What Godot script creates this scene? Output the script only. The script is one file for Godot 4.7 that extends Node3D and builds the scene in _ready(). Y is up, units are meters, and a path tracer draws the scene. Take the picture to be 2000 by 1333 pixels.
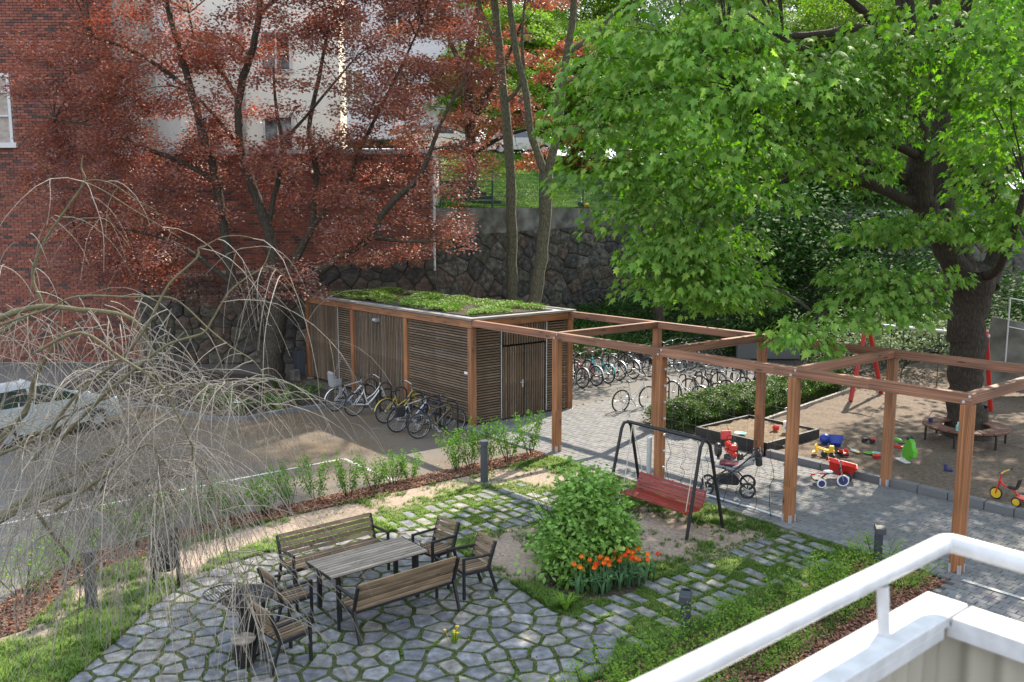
extends Node3D
class MB:
	# collects triangles of one mesh; faces are given anticlockwise as seen from outside
	var v := PackedVector3Array()
	var n := PackedVector3Array()
	var t := PackedVector2Array()
	var c := PackedColorArray()
	var i := PackedInt32Array()
	var col := Color.WHITE
	func vert(p: Vector3, nn: Vector3, uv := Vector2.ZERO) -> int:
		v.append(p); n.append(nn); t.append(uv); c.append(col)
		return v.size() - 1
	func tri(a: int, b: int, d: int) -> void:
		i.append(a); i.append(d); i.append(b)
	func quad(a: Vector3, b: Vector3, d: Vector3, e: Vector3) -> void:
		var nn := (b - a).cross(d - a).normalized()
		var k := vert(a, nn, Vector2(0, 0)); vert(b, nn, Vector2((b - a).length(), 0)); vert(d, nn, Vector2((b - a).length(), (d - b).length())); vert(e, nn, Vector2(0, (d - b).length()))
		tri(k, k + 1, k + 2); tri(k, k + 2, k + 3)
	func face(a: Vector3, b: Vector3, d: Vector3) -> void:
		var nn := (b - a).cross(d - a).normalized()
		var k := vert(a, nn); vert(b, nn, Vector2(1, 0)); vert(d, nn, Vector2(0, 1))
		tri(k, k + 1, k + 2)
	# box with chamfered edges (chamfer 0 = plain); the texture runs along the longest side
	func box(ce: Vector3, s: Vector3, b := Basis(), ch := 0.0) -> void:
		var h := s / 2.0
		ch = minf(ch, minf(h.x, minf(h.y, h.z)) * 0.9)
		var ids := {}
		var lo := 0 if s.x >= s.y and s.x >= s.z else (1 if s.y >= s.z else 2)
		var off := fmod(absf(ce.x * 3.7 + ce.z * 5.3 + ce.y * 7.9), 7.0)
		for ax in 3:
			for sg in [-1, 1]:
				var nn := Vector3.ZERO
				nn[ax] = sg
				for q in 4:
					var p := Vector3.ZERO
					var a1 := (ax + 1) % 3
					var a2 := (ax + 2) % 3
					var s1 := -1 if q == 0 or q == 3 else 1
					var s2 := -1 if q < 2 else 1
					p[ax] = sg * h[ax]
					p[a1] = s1 * (h[a1] - ch)
					p[a2] = s2 * (h[a2] - ch)
					var ul: float = p[lo] if lo != ax else p[a1]
					var vl: float = p[a1] if lo != ax and a1 != lo else p[a2]
					var key := [ax, 0, 0, 0]
					key[1 + ax] = sg; key[1 + a1] = s1; key[1 + a2] = s2
					ids[key] = vert(ce + b * p, b * nn, Vector2(ul + off, vl + ax * 0.37 + sg * 0.19 + off * 0.31))
		for ax in 3:
			var a1 := (ax + 1) % 3
			var a2 := (ax + 2) % 3
			for sg in [-1, 1]:
				var k := []
				for q in [[-1, -1], [1, -1], [1, 1], [-1, 1]]:
					var key := [ax, 0, 0, 0]
					key[1 + ax] = sg; key[1 + a1] = q[0]; key[1 + a2] = q[1]
					k.append(ids[key])
				if sg > 0:
					tri(k[0], k[1], k[2]); tri(k[0], k[2], k[3])
				else:
					tri(k[0], k[2], k[1]); tri(k[0], k[3], k[2])
			if ch > 0.0:
				# edges that run along ax, between faces a1 and a2
				for s1 in [-1, 1]:
					for s2 in [-1, 1]:
						var e := []
						for f in [a1, a2]:
							for sx in [-1, 1]:
								var key := [f, 0, 0, 0]
								key[1 + ax] = sx; key[1 + a1] = s1; key[1 + a2] = s2
								e.append(ids[key])
						if s1 * s2 > 0:
							tri(e[0], e[2], e[3]); tri(e[0], e[3], e[1])
						else:
							tri(e[0], e[3], e[2]); tri(e[0], e[1], e[3])
		if ch > 0.0:
			for sx in [-1, 1]:
				for sy in [-1, 1]:
					for sz in [-1, 1]:
						var a: int = ids[[0, sx, sy, sz]]
						var d: int = ids[[1, sx, sy, sz]]
						var e: int = ids[[2, sx, sy, sz]]
						if sx * sy * sz > 0: tri(a, d, e)
						else: tri(a, e, d)
	# bar of rectangular section from a to b
	func bar(a: Vector3, b: Vector3, w: float, h: float, ch := 0.0, up := Vector3.UP) -> void:
		var d := (b - a)
		var z := d.normalized()
		var x := up.cross(z)
		if x.length() < 0.01: x = Vector3.RIGHT.cross(z)
		x = x.normalized()
		box((a + b) / 2.0, Vector3(w, h, d.length()), Basis(x, z.cross(x), z), ch)
	func tube(p: PackedVector3Array, r: PackedFloat32Array, sides := 8, caps := true, seam := 0.0) -> void:
		var m := p.size()
		var up := Vector3.ZERO
		var base := v.size()
		var run := seam
		for k in m:
			var d := (p[mini(k + 1, m - 1)] - p[maxi(k - 1, 0)]).normalized()
			if k == 0:
				up = d.cross(Vector3(0.31, 0.2, 0.93)).normalized()
			else:
				run += p[k].distance_to(p[k - 1])
			up = (up - d * up.dot(d)).normalized()
			var s := d.cross(up)
			for q in sides + 1:
				var an := TAU * q / sides
				var o := up * cos(an) + s * sin(an)
				vert(p[k] + o * r[k], o, Vector2(run, float(q) / sides))
		for k in m - 1:
			for q in sides:
				var a := base + k * (sides + 1) + q
				var b := a + sides + 1
				tri(a, a + 1, b + 1); tri(a, b + 1, b)
		if caps:
			for e in 2:
				var k := 0 if e == 0 else m - 1
				var d := (p[0] - p[1]).normalized() if e == 0 else (p[m - 1] - p[m - 2]).normalized()
				var ce := vert(p[k], d)
				var first := v.size()
				for q in sides: vert(v[base + k * (sides + 1) + q], d)
				for q in sides:
					if e == 0: tri(ce, first + (q + 1) % sides, first + q)
					else: tri(ce, first + q, first + (q + 1) % sides)
	func rod(a: Vector3, b: Vector3, r: float, sides := 8, r2 := -1.0) -> void:
		tube(PackedVector3Array([a, b]), PackedFloat32Array([r, r if r2 < 0.0 else r2]), sides)
	func pipe(pts: Array, r: float, sides := 8) -> void:
		var p := PackedVector3Array(pts)
		var q := PackedFloat32Array()
		q.resize(p.size()); q.fill(r)
		tube(p, q, sides)
	# profile of [radius, height] turned about the axis of xf
	func lathe(prof: Array, sides := 16, xf := Transform3D()) -> void:
		for k in prof.size() - 1:
			var a := Vector2(prof[k][0], prof[k][1])
			var b := Vector2(prof[k + 1][0], prof[k + 1][1])
			var d := (b - a)
			if d.length() < 1e-6: continue
			var nn := Vector2(d.y, -d.x).normalized()
			var base := v.size()
			for q in sides + 1:
				var an := TAU * q / sides
				var o := Vector3(cos(an), 0, sin(an))
				var w := xf.basis * (o * nn.x + Vector3.UP * nn.y)
				vert(xf * (o * a.x + Vector3.UP * a.y), w.normalized(), Vector2(an, a.y))
				vert(xf * (o * b.x + Vector3.UP * b.y), w.normalized(), Vector2(an, b.y))
			for q in sides:
				var e := base + q * 2
				tri(e, e + 1, e + 3); tri(e, e + 3, e + 2)
	func ring(R: float, r: float, xf := Transform3D(), sides := 28, seg := 6) -> void:
		var base := v.size()
		for q in sides + 1:
			var an := TAU * q / sides
			var o := Vector3(cos(an), sin(an), 0)
			for k in seg + 1:
				var b := TAU * k / seg
				var nn := o * cos(b) + Vector3.BACK * sin(b)
				vert(xf * (o * R + nn * r), (xf.basis * nn).normalized(), Vector2(an, b))
		for q in sides:
			for k in seg:
				var a := base + q * (seg + 1) + k
				var b := a + seg + 1
				tri(a, b, b + 1); tri(a, b + 1, a + 1)
	# flat-topped slab from a polygon in x and z, chamfered at its upper rim
	func slab(poly: PackedVector2Array, y0: float, y1: float, ch := 0.0) -> void:
		var m := poly.size()
		var ce := Vector2.ZERO
		for p in poly: ce += p
		ce /= m
		var area := 0.0
		for k in m: area += poly[k].cross(poly[(k + 1) % m])
		var q := poly.duplicate()
		if area < 0.0: q.reverse()
		# with y up and z towards the viewer an anticlockwise x-z polygon is seen clockwise from above
		var top := PackedVector2Array()
		for p in q:
			var d := p - ce
			top.append(p - d.normalized() * minf(ch, d.length() * 0.5))
		for k in m:
			var a := q[k]
			var b := q[(k + 1) % m]
			var ta := top[k]
			var tb := top[(k + 1) % m]
			quad(Vector3(b.x, y0, b.y), Vector3(a.x, y0, a.y), Vector3(a.x, y1 - ch, a.y), Vector3(b.x, y1 - ch, b.y))
			if ch > 0.0: quad(Vector3(b.x, y1 - ch, b.y), Vector3(a.x, y1 - ch, a.y), Vector3(ta.x, y1, ta.y), Vector3(tb.x, y1, tb.y))
		var cc := vert(Vector3(ce.x, y1, ce.y), Vector3.UP, ce)
		var f := v.size()
		for p in top: vert(Vector3(p.x, y1, p.y), Vector3.UP, p)
		for k in m: tri(cc, f + (k + 1) % m, f + k)
	func ball(ce: Vector3, r: Vector3, sides := 14, rows := 9) -> void:
		var base := v.size()
		for a in rows + 1:
			var la := PI * a / rows
			for b in sides + 1:
				var lo := TAU * b / sides
				var o := Vector3(sin(la) * cos(lo), cos(la), sin(la) * sin(lo))
				vert(ce + o * r, (o / r).normalized(), Vector2(float(b) / sides, float(a) / rows))
		for a in rows:
			for b in sides:
				var k := base + a * (sides + 1) + b
				var l := k + sides + 1
				tri(k, k + 1, l + 1); tri(k, l + 1, l)
	func mesh() -> ArrayMesh:
		var a := []
		a.resize(Mesh.ARRAY_MAX)
		a[Mesh.ARRAY_VERTEX] = v; a[Mesh.ARRAY_NORMAL] = n; a[Mesh.ARRAY_TEX_UV] = t; a[Mesh.ARRAY_COLOR] = c; a[Mesh.ARRAY_INDEX] = i
		var m := ArrayMesh.new()
		m.add_surface_from_arrays(Mesh.PRIMITIVE_TRIANGLES, a)
		return m

var M := {}
var TX := {}
var rg := RandomNumberGenerator.new()
var used := {}

func numbered(called: String) -> String:
	if not used.has(called):
		used[called] = 0
		return called
	used[called] += 1
	return "%s_%03d" % [called, used[called]]

func tag(o: Node3D, label: String, category: String, group := "") -> void:
	o.set_meta("label", label); o.set_meta("category", category)
	if group != "": o.set_meta("group", group)

func thing(called: String, label: String, category: String, at := Vector3.ZERO, turn := 0.0, group := "") -> Node3D:
	var o := Node3D.new()
	o.name = numbered(called)
	add_child(o)
	o.position = at
	o.rotation.y = turn
	tag(o, label, category, group)
	return o

func put(called: String, m: Mesh, material: Material, parent: Node3D, xf := Transform3D()) -> MeshInstance3D:
	var o := MeshInstance3D.new()
	o.name = called if parent != self else numbered(called)
	o.mesh = m
	o.material_override = material
	o.transform = xf
	parent.add_child(o, true)
	return o

func part(called: String, b: MB, material: Material, parent: Node3D, xf := Transform3D()) -> MeshInstance3D:
	return put(called, b.mesh(), material, parent, xf)

func structure(called: String, b: MB, material: Material) -> MeshInstance3D:
	var o := part(called, b, material, self)
	o.set_meta("kind", "structure")
	return o

func many(called: String, m: Mesh, material: Material, parent: Node3D, xfs: Array, cols: PackedColorArray, stuff := true) -> MultiMeshInstance3D:
	var mm := MultiMesh.new()
	mm.transform_format = MultiMesh.TRANSFORM_3D
	mm.use_colors = true
	mm.mesh = m
	mm.instance_count = xfs.size()
	for k in xfs.size():
		mm.set_instance_transform(k, xfs[k])
		mm.set_instance_color(k, cols[k])
	var o := MultiMeshInstance3D.new()
	o.name = called if parent != self else numbered(called)
	o.multimesh = mm
	o.material_override = material
	parent.add_child(o, true)
	if stuff: o.set_meta("kind", "stuff")
	return o

# ---------------------------------------------------------------- materials
func lin(r: float, g: float, b: float) -> Color:
	return Color(r, g, b).linear_to_srgb()

func noise(sd: int, freq: float, lo: Color, hi: Color, size := 512, oct := 4, kind := FastNoiseLite.TYPE_SIMPLEX_SMOOTH) -> NoiseTexture2D:
	var f := FastNoiseLite.new()
	f.seed = sd
	f.frequency = freq
	f.noise_type = kind
	f.fractal_octaves = oct
	var x := NoiseTexture2D.new()
	x.width = size; x.height = size
	x.seamless = true
	x.noise = f
	var ra := Gradient.new()
	ra.set_color(0, lo); ra.set_color(1, hi)
	x.color_ramp = ra
	return x

func height(sd: int, freq: float, size := 512, oct := 4, kind := FastNoiseLite.TYPE_SIMPLEX_SMOOTH) -> NoiseTexture2D:
	return noise(sd, freq, Color.BLACK, Color.WHITE, size, oct, kind)

func wood_texture(sd: int) -> ImageTexture:
	var f := FastNoiseLite.new()
	f.seed = sd; f.frequency = 0.02; f.fractal_octaves = 4
	var g := FastNoiseLite.new()
	g.seed = sd + 9; g.frequency = 0.008; g.fractal_octaves = 2
	var im := Image.create(512, 512, false, Image.FORMAT_RGB8)
	var r := RandomNumberGenerator.new()
	r.seed = sd
	var knots := []
	for k in 7: knots.append(Vector2(r.randf() * 512.0, r.randf() * 512.0))
	for y in 512:
		for x in 512:
			var s := f.get_noise_2d(x * 0.09, y * 3.2 + g.get_noise_2d(x * 0.6, y) * 26.0)
			var w := 0.8 + s * 0.34 + g.get_noise_2d(x * 0.5, y * 0.5) * 0.16
			for k in knots:
				var dx := absf(x - k.x)
				var dy := absf(y - k.y)
				var q := dx * dx / 90.0 + dy * dy / 60.0
				if q < 3.0: w *= lerpf(0.45, 1.0, q / 3.0)
			w = clampf(w, 0.2, 1.0)
			im.set_pixel(x, y, Color(w, w * 0.97, w * 0.93))
	return ImageTexture.create_from_image(im)

func mat(called: String, col: Color, rough := 0.8, tex: Texture2D = null, sc := 1.0, bump: Texture2D = null, cm := 0.0, bs := 0.0) -> StandardMaterial3D:
	var m := StandardMaterial3D.new()
	m.resource_name = called
	m.albedo_color = col
	m.roughness = rough
	if tex or bump:
		m.uv1_triplanar = true
		m.uv1_world_triplanar = true
		m.uv1_scale = Vector3(sc, sc, sc)
	if tex: m.albedo_texture = tex
	if bump:
		m.heightmap_enabled = true
		m.heightmap_texture = bump
		m.heightmap_scale = cm
	M[called] = m
	return m

func wood(called: String, col: Color, rough := 0.75, along := 0.35, across := 1.6, which := "wood") -> StandardMaterial3D:
	var m := StandardMaterial3D.new()
	m.resource_name = called
	m.albedo_color = col
	m.albedo_texture = TX[which]
	m.roughness = rough
	m.uv1_scale = Vector3(along, across, 1)
	m.heightmap_enabled = true
	m.heightmap_texture = TX[which]
	m.heightmap_scale = 0.25
	M[called] = m
	return m

func leafy(called: String, back: Color, rough := 0.55, gloss := 0.35) -> StandardMaterial3D:
	var m := StandardMaterial3D.new()
	m.resource_name = called
	m.vertex_color_use_as_albedo = true
	m.roughness = rough
	m.metallic_specular = gloss
	m.backlight_enabled = true
	m.backlight = back
	m.cull_mode = BaseMaterial3D.CULL_DISABLED
	M[called] = m
	return m

func rnd(a: float, b: float) -> float:
	return rg.randf_range(a, b)

func tinted(c: Color, d: float) -> Color:
	var k := 1.0 + rnd(-d, d)
	return Color(c.r * k * (1.0 + rnd(-d, d) * 0.35), c.g * k * (1.0 + rnd(-d, d) * 0.2), c.b * k * (1.0 + rnd(-d, d) * 0.35))

# a point given along the brick wall (x along it, z towards the yard) in the yard's own axes
func wall_at(x: float, y: float, z: float) -> Vector3:
	var a := x + 1.1034
	var b := z + 23.9857
	return Vector3(WU.x * a + WU.y * b, y, -(WU.y * a - WU.x * b))
const WU := Vector2(0.63295, 0.77419)
const WALL_TURN := 0.8854

# ---------------------------------------------------------------- leaves
func maple_leaf(size: float, fold := 0.18) -> ArrayMesh:
	var b := MB.new()
	# five lobes round the stalk, drooping towards the tips
	var out := [[0.0, -0.05], [0.30, -0.16], [0.20, 0.06], [0.52, 0.14], [0.30, 0.28], [0.46, 0.58], [0.20, 0.46], [0.0, 1.0]]
	for s in [-1.0, 1.0]:
		var mid := b.vert(Vector3(0, 0, 0.3 * size), Vector3(s * fold, 1, 0).normalized())
		var ids := []
		for p in out:
			var q := Vector3(s * p[0] * size, -absf(p[0]) * fold * size - p[1] * p[1] * 0.25 * size, p[1] * size)
			ids.append(b.vert(q, Vector3(s * fold, 1, p[1] * 0.35).normalized()))
		for k in ids.size() - 1:
			if s > 0: b.tri(mid, ids[k + 1], ids[k])
			else: b.tri(mid, ids[k], ids[k + 1])
	return b.mesh()

func oval_leaf(size: float, wide := 0.5, bend := 0.2) -> ArrayMesh:
	var b := MB.new()
	var out := [[0.0, 0.0], [0.7, 0.25], [1.0, 0.5], [0.65, 0.8], [0.0, 1.0]]
	for s in [-1.0, 1.0]:
		var mid := b.vert(Vector3(0, 0, 0.5 * size), Vector3(0, 1, 0))
		var ids := []
		for p in out:
			ids.append(b.vert(Vector3(s * p[0] * wide * 0.5 * size, p[0] * 0.12 * size - p[1] * p[1] * bend * size, p[1] * size), Vector3(-s * 0.25, 1, 0.2).normalized()))
		for k in 4:
			if s > 0: b.tri(mid, ids[k + 1], ids[k])
			else: b.tri(mid, ids[k], ids[k + 1])
	return b.mesh()

# several small leaves round one shoot end
func spray(leaf_size: float, count: int, reach: float, sd: int, wide := 0.6) -> ArrayMesh:
	var r := RandomNumberGenerator.new()
	r.seed = sd
	var b := MB.new()
	for k in count:
		var an := TAU * k / count + r.randf_range(-0.5, 0.5)
		var up := r.randf_range(-0.5, 0.7)
		var d := Vector3(cos(an), up, sin(an)).normalized()
		var side := d.cross(Vector3.UP).normalized().rotated(d, r.randf_range(-0.8, 0.8))
		var nn := side.cross(d).normalized()
		if nn.y < 0: nn = -nn
		var o := d * r.randf_range(0.15, 1.0) * reach
		var s := leaf_size * r.randf_range(0.7, 1.15)
		var tip := o + d * s - nn * s * 0.15
		var w := side * s * wide * 0.5
		var m := o + d * s * 0.45
		var kk := b.vert(o, nn); b.vert(m + w, (nn + side * 0.3).normalized()); b.vert(tip, nn); b.vert(m - w, (nn - side * 0.3).normalized())
		b.tri(kk, kk + 1, kk + 2); b.tri(kk, kk + 2, kk + 3)
	return b.mesh()

func grass_tuft(blades: int, h: float, spread: float, sd: int) -> ArrayMesh:
	var r := RandomNumberGenerator.new()
	r.seed = sd
	var b := MB.new()
	for k in blades:
		var an := r.randf() * TAU
		var o := Vector3(cos(an), 0, sin(an)) * r.randf() * spread
		var d := Vector3(cos(an + r.randf_range(-1, 1)), 0, sin(an + r.randf_range(-1, 1)))
		var hh := h * r.randf_range(0.55, 1.1)
		var s := d.cross(Vector3.UP).normalized() * r.randf_range(0.003, 0.005)
		var p1 := o + Vector3.UP * hh * 0.6 + d * hh * 0.18
		var p2 := o + Vector3.UP * hh + d * hh * r.randf_range(0.35, 0.8)
		var nn := (Vector3.UP + d * 0.6).normalized()
		var kk := b.vert(o - s, nn); b.vert(o + s, nn); b.vert(p1 + s * 0.8, nn); b.vert(p1 - s * 0.8, nn); b.vert(p2, nn)
		b.tri(kk, kk + 1, kk + 2); b.tri(kk, kk + 2, kk + 3); b.tri(kk + 3, kk + 2, kk + 4)
	return b.mesh()

func limbs_mesh(list: Array, origin: Vector3, sides := 10, wob := 0.03) -> MB:
	var b := MB.new()
	for l in list:
		var p := PackedVector3Array()
		var r := PackedFloat32Array()
		var m: int = l.size()
		for k in m - 1:
			for s in 4:
				var a: Array = l[k]
				var e: Array = l[k + 1]
				var pa: Array = l[maxi(k - 1, 0)]
				var pe: Array = l[mini(k + 2, m - 1)]
				var f := s / 4.0
				var q := Vector3(a[0], a[1], a[2]).cubic_interpolate(Vector3(e[0], e[1], e[2]), Vector3(pa[0], pa[1], pa[2]), Vector3(pe[0], pe[1], pe[2]), f)
				var rr := lerpf(a[3], e[3], f)
				p.append(q - origin + Vector3(rnd(-1, 1), rnd(-1, 1), rnd(-1, 1)) * rr * wob * 4.0)
				r.append(rr * (1.0 + rnd(-wob, wob) * 2.0))
		var z: Array = l[m - 1]
		p.append(Vector3(z[0], z[1], z[2]) - origin); r.append(z[3])
		b.tube(p, r, sides)
	return b

func limb_points(list: Array) -> PackedVector3Array:
	var p := PackedVector3Array()
	for l in list:
		for k in l.size() - 1:
			for s in 4:
				p.append(Vector3(l[k][0], l[k][1], l[k][2]).lerp(Vector3(l[k + 1][0], l[k + 1][1], l[k + 1][2]), s / 4.0))
	return p

# side shoots that carry the leaf pads, from the nearest stretch of limb
func shoots(b: MB, list: Array, pads: Array, origin: Vector3, r0: float) -> void:
	var pts := limb_points(list)
	for q in pads:
		var ce := Vector3(q[0], q[1], q[2])
		var best := pts[0]
		var bd := 1e9
		for p in pts:
			var d := p.distance_squared_to(ce) + (p.y - ce.y) * 0.8
			if d < bd:
				bd = d; best = p
		var mid := (best + ce) / 2.0 + Vector3(rnd(-0.2, 0.2), 0.25, rnd(-0.2, 0.2)) * minf(1.0, sqrt(absf(bd)) * 0.4)
		var rr := clampf(r0 * sqrt(absf(bd)) / 4.0, r0 * 0.35, r0)
		b.tube(PackedVector3Array([best - origin, best.lerp(mid, 0.5) - origin + Vector3.UP * 0.05, mid - origin, mid.lerp(ce, 0.6) - origin, ce - origin]), PackedFloat32Array([rr, rr * 0.85, rr * 0.6, rr * 0.4, rr * 0.2]), 5, false)
		for s in 4:
			var e := ce + Vector3(rnd(-1, 1) * q[3] * 0.9, rnd(-0.6, 0.3) * q[4], rnd(-1, 1) * q[3] * 0.9)
			b.tube(PackedVector3Array([mid.lerp(ce, 0.55) - origin, (mid.lerp(ce, 0.55) + e) / 2.0 - origin + Vector3.UP * 0.04, e - origin]), PackedFloat32Array([rr * 0.35, rr * 0.25, rr * 0.12]), 4, false)
# ---------------------------------------------------------------- the scene
const PX := [0.0, 3.489, 6.825, 10.081, 13.22]
const DEEP := 3.641
const TOP := 3.024
const LONG := 9.84

func _ready() -> void:
	rg.seed = 7
	camera_and_sky()
	textures()
	ground()
	walls_and_terrace()
	shed()
	pergola()
	playground()
	lawn_and_patio()
	trees()
	shrubs()
	furniture()
	bicycles()
	toys()
	small_things()
	balcony()

func camera_and_sky() -> void:
	var cam := Camera3D.new()
	cam.name = "camera"
	cam.fov = 42.04
	cam.near = 0.05
	cam.far = 400.0
	cam.position = Vector3(19.2674, 5.7786, 14.3282)
	cam.rotation = Vector3(-0.1385, 0.8854, 0.0)
	var at := CameraAttributesPhysical.new()
	at.frustum_focal_length = 31.0
	at.frustum_focus_distance = 19.0
	at.exposure_aperture = 5.6
	cam.attributes = at
	add_child(cam)
	cam.current = true
	var e := Environment.new()
	var sm := ProceduralSkyMaterial.new()
	sm.sky_top_color = Color(0.76, 0.82, 0.90)
	sm.sky_horizon_color = Color(0.96, 0.96, 0.95)
	sm.sky_curve = 0.22
	sm.ground_horizon_color = Color(0.72, 0.72, 0.70)
	sm.ground_bottom_color = Color(0.30, 0.29, 0.27)
	sm.sun_angle_max = 12.0
	var sk := Sky.new()
	sk.sky_material = sm
	e.background_mode = Environment.BG_SKY
	e.sky = sk
	e.background_energy_multiplier = 1.2
	e.tonemap_mode = Environment.TONE_MAPPER_LINEAR
	e.tonemap_exposure = 2.3
	e.sdfgi_enabled = true
	e.ssao_enabled = true
	e.ssil_enabled = true
	var we := WorldEnvironment.new()
	we.name = "surroundings"
	we.environment = e
	add_child(we)
	var sun := DirectionalLight3D.new()
	sun.name = "sun"
	sun.light_energy = 1.6
	sun.light_color = Color(1.0, 0.95, 0.87)
	sun.light_angular_distance = 0.6
	sun.shadow_enabled = true
	add_child(sun)
	# the swing's shadows on the sand run towards the lawn and a little to the right of it
	sun.look_at_from_position(Vector3.ZERO, Vector3(0.30, -0.86, 0.92))

func textures() -> void:
	TX.fine = noise(1, 0.12, Color(0.62, 0.61, 0.6), Color(1, 1, 1), 512, 4)
	TX.mott = noise(2, 0.012, Color(0.7, 0.69, 0.67), Color(1, 1, 1), 512, 5)
	TX.speck = noise(3, 0.35, Color(0.45, 0.44, 0.42), Color(1, 1, 1), 512, 2, FastNoiseLite.TYPE_VALUE)
	TX.h_fine = height(5, 0.14, 512, 4)
	TX.h_rock = height(6, 0.02, 512, 6)
	TX.h_grit = height(7, 0.4, 512, 3, FastNoiseLite.TYPE_VALUE)
	TX.wood = wood_texture(21)
	TX.wood_b = wood_texture(35)
	var bk := noise(8, 0.03, Color(0.35, 0.33, 0.31), Color(1, 1, 1), 512, 5)
	TX.bark = bk
	mat("asphalt", lin(0.135, 0.13, 0.122), 0.9, ground_picture("asphalt"), 0.0)
	mat("paver_bed", lin(0.19, 0.185, 0.17), 0.95, TX.speck, 1.2)
	mat("soil", lin(0.15, 0.11, 0.08), 0.95, TX.speck, 1.4, TX.h_fine, 3.0)
	mat("moss_joint", lin(0.2, 0.21, 0.075), 0.97, TX.speck, 1.5, TX.h_fine, 2.0)
	mat("mulch_bed", lin(0.12, 0.06, 0.04), 0.95, TX.speck, 1.6)
	mat("playsand", lin(0.195, 0.152, 0.12), 0.95, noise(12, 0.05, Color(0.62, 0.58, 0.55), Color(1, 0.98, 0.95), 1024, 6), 0.16, TX.h_grit, 1.5)
	mat("boxsand", lin(0.36, 0.27, 0.19), 0.95, TX.mott, 0.7, TX.h_fine, 4.0)
	mat("kerb", lin(0.24, 0.245, 0.26), 0.9, TX.fine, 0.9, TX.h_fine, 1.0)
	mat("bank", lin(0.06, 0.05, 0.035), 0.95, TX.mott, 0.35, TX.h_fine, 4.0)
	mat("terrace_grass", lin(0.17, 0.26, 0.042), 0.95, noise(14, 0.02, Color(0.55, 0.62, 0.5), Color(1, 1, 1), 512, 5), 0.09, TX.h_fine, 5.0)
	mat("concrete", lin(0.26, 0.255, 0.235), 0.92, noise(15, 0.014, Color(0.42, 0.41, 0.38), Color(1, 1, 1), 512, 6), 0.16, TX.h_fine, 0.6)
	mat("mortar", lin(0.5, 0.45, 0.4), 0.95, TX.mott, 0.6)
	mat("rock_bed", lin(0.10, 0.09, 0.078), 0.95, TX.mott, 0.5)
	for k in 5:
		var c: Color = [lin(0.15, 0.142, 0.13), lin(0.22, 0.205, 0.18), lin(0.19, 0.145, 0.12), lin(0.115, 0.11, 0.105), lin(0.17, 0.165, 0.13)][k]
		mat("rock%d" % k, c, 0.9, noise(30 + k, 0.016, Color(0.4, 0.39, 0.36), Color(1, 1, 1), 512, 6), 0.35, TX.h_rock, 6.0)
	var br := StandardMaterial3D.new()
	br.vertex_color_use_as_albedo = true
	br.roughness = 0.9
	br.albedo_texture = TX.fine
	br.uv1_triplanar = true
	br.uv1_world_triplanar = true
	br.uv1_scale = Vector3(0.8, 0.8, 0.8)
	M.brick = br
	for k in 6:
		var c: Color = [lin(0.37, 0.125, 0.085), lin(0.32, 0.11, 0.078), lin(0.41, 0.15, 0.10), lin(0.25, 0.095, 0.075), lin(0.35, 0.135, 0.10), lin(0.16, 0.10, 0.095)][k]
		mat("brick%d" % k, c, 0.9, TX.fine, 0.8)
	var pv := StandardMaterial3D.new()
	pv.vertex_color_use_as_albedo = true
	pv.roughness = 0.88
	pv.albedo_texture = TX.fine
	pv.uv1_triplanar = true
	pv.uv1_world_triplanar = true
	pv.uv1_scale = Vector3(1.3, 1.3, 1.3)
	M.pavers = pv
	for k in 5:
		var c: Color = [lin(0.25, 0.253, 0.263), lin(0.215, 0.22, 0.23), lin(0.28, 0.283, 0.29), lin(0.235, 0.23, 0.228), lin(0.265, 0.262, 0.255)][k]
		mat("paver%d" % k, c, 0.88, TX.fine, 1.3)
	for k in 6:
		var c: Color = [lin(0.235, 0.245, 0.275), lin(0.185, 0.195, 0.225), lin(0.29, 0.295, 0.315), lin(0.25, 0.25, 0.255), lin(0.205, 0.21, 0.23), lin(0.30, 0.285, 0.265)][k]
		mat("flag%d" % k, c, 0.72, noise(50 + k, 0.02, Color(0.58, 0.57, 0.55), Color(1, 1, 1), 512, 6), 0.5, TX.h_rock, 0.8)
	# pergola timber: orange-brown stain, greyed on some pieces
	for k in 4:
		var c: Color = [lin(0.40, 0.17, 0.068), lin(0.35, 0.15, 0.065), lin(0.43, 0.19, 0.08), lin(0.37, 0.175, 0.085)][k]
		wood("larch%d" % k, c, 0.62, 0.33, 1.5 + 0.1 * k, "wood" if k % 2 == 0 else "wood_b")
	for k in 3:
		wood("beam%d" % k, [lin(0.35, 0.17, 0.105), lin(0.31, 0.155, 0.10), lin(0.37, 0.19, 0.125)][k], 0.66, 0.3, 1.4, "wood" if k % 2 == 0 else "wood_b")
	for k in 6:
		var c: Color = [lin(0.20, 0.145, 0.10), lin(0.235, 0.17, 0.12), lin(0.165, 0.125, 0.09), lin(0.25, 0.195, 0.145), lin(0.21, 0.145, 0.09), lin(0.18, 0.145, 0.115)][k]
		wood("slat%d" % k, c, 0.82, 0.5 + 0.07 * k, 2.5, "wood" if k % 2 == 0 else "wood_b")
	for k in 4:
		var c: Color = [lin(0.23, 0.16, 0.10), lin(0.31, 0.225, 0.145), lin(0.18, 0.125, 0.08), lin(0.27, 0.2, 0.135)][k]
		wood("seatwood%d" % k, c, 0.68, 0.6, 3.0, "wood" if k % 2 == 0 else "wood_b")
	for k in 3:
		wood("tablewood%d" % k, [lin(0.37, 0.33, 0.285), lin(0.31, 0.275, 0.24), lin(0.42, 0.38, 0.335)][k], 0.75, 0.6, 3.0, "wood" if k % 2 == 0 else "wood_b")
	wood("grey_board", lin(0.36, 0.35, 0.34), 0.7, 0.4, 2.0)
	wood("dark_board", lin(0.035, 0.034, 0.036), 0.6, 0.4, 1.5)
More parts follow.
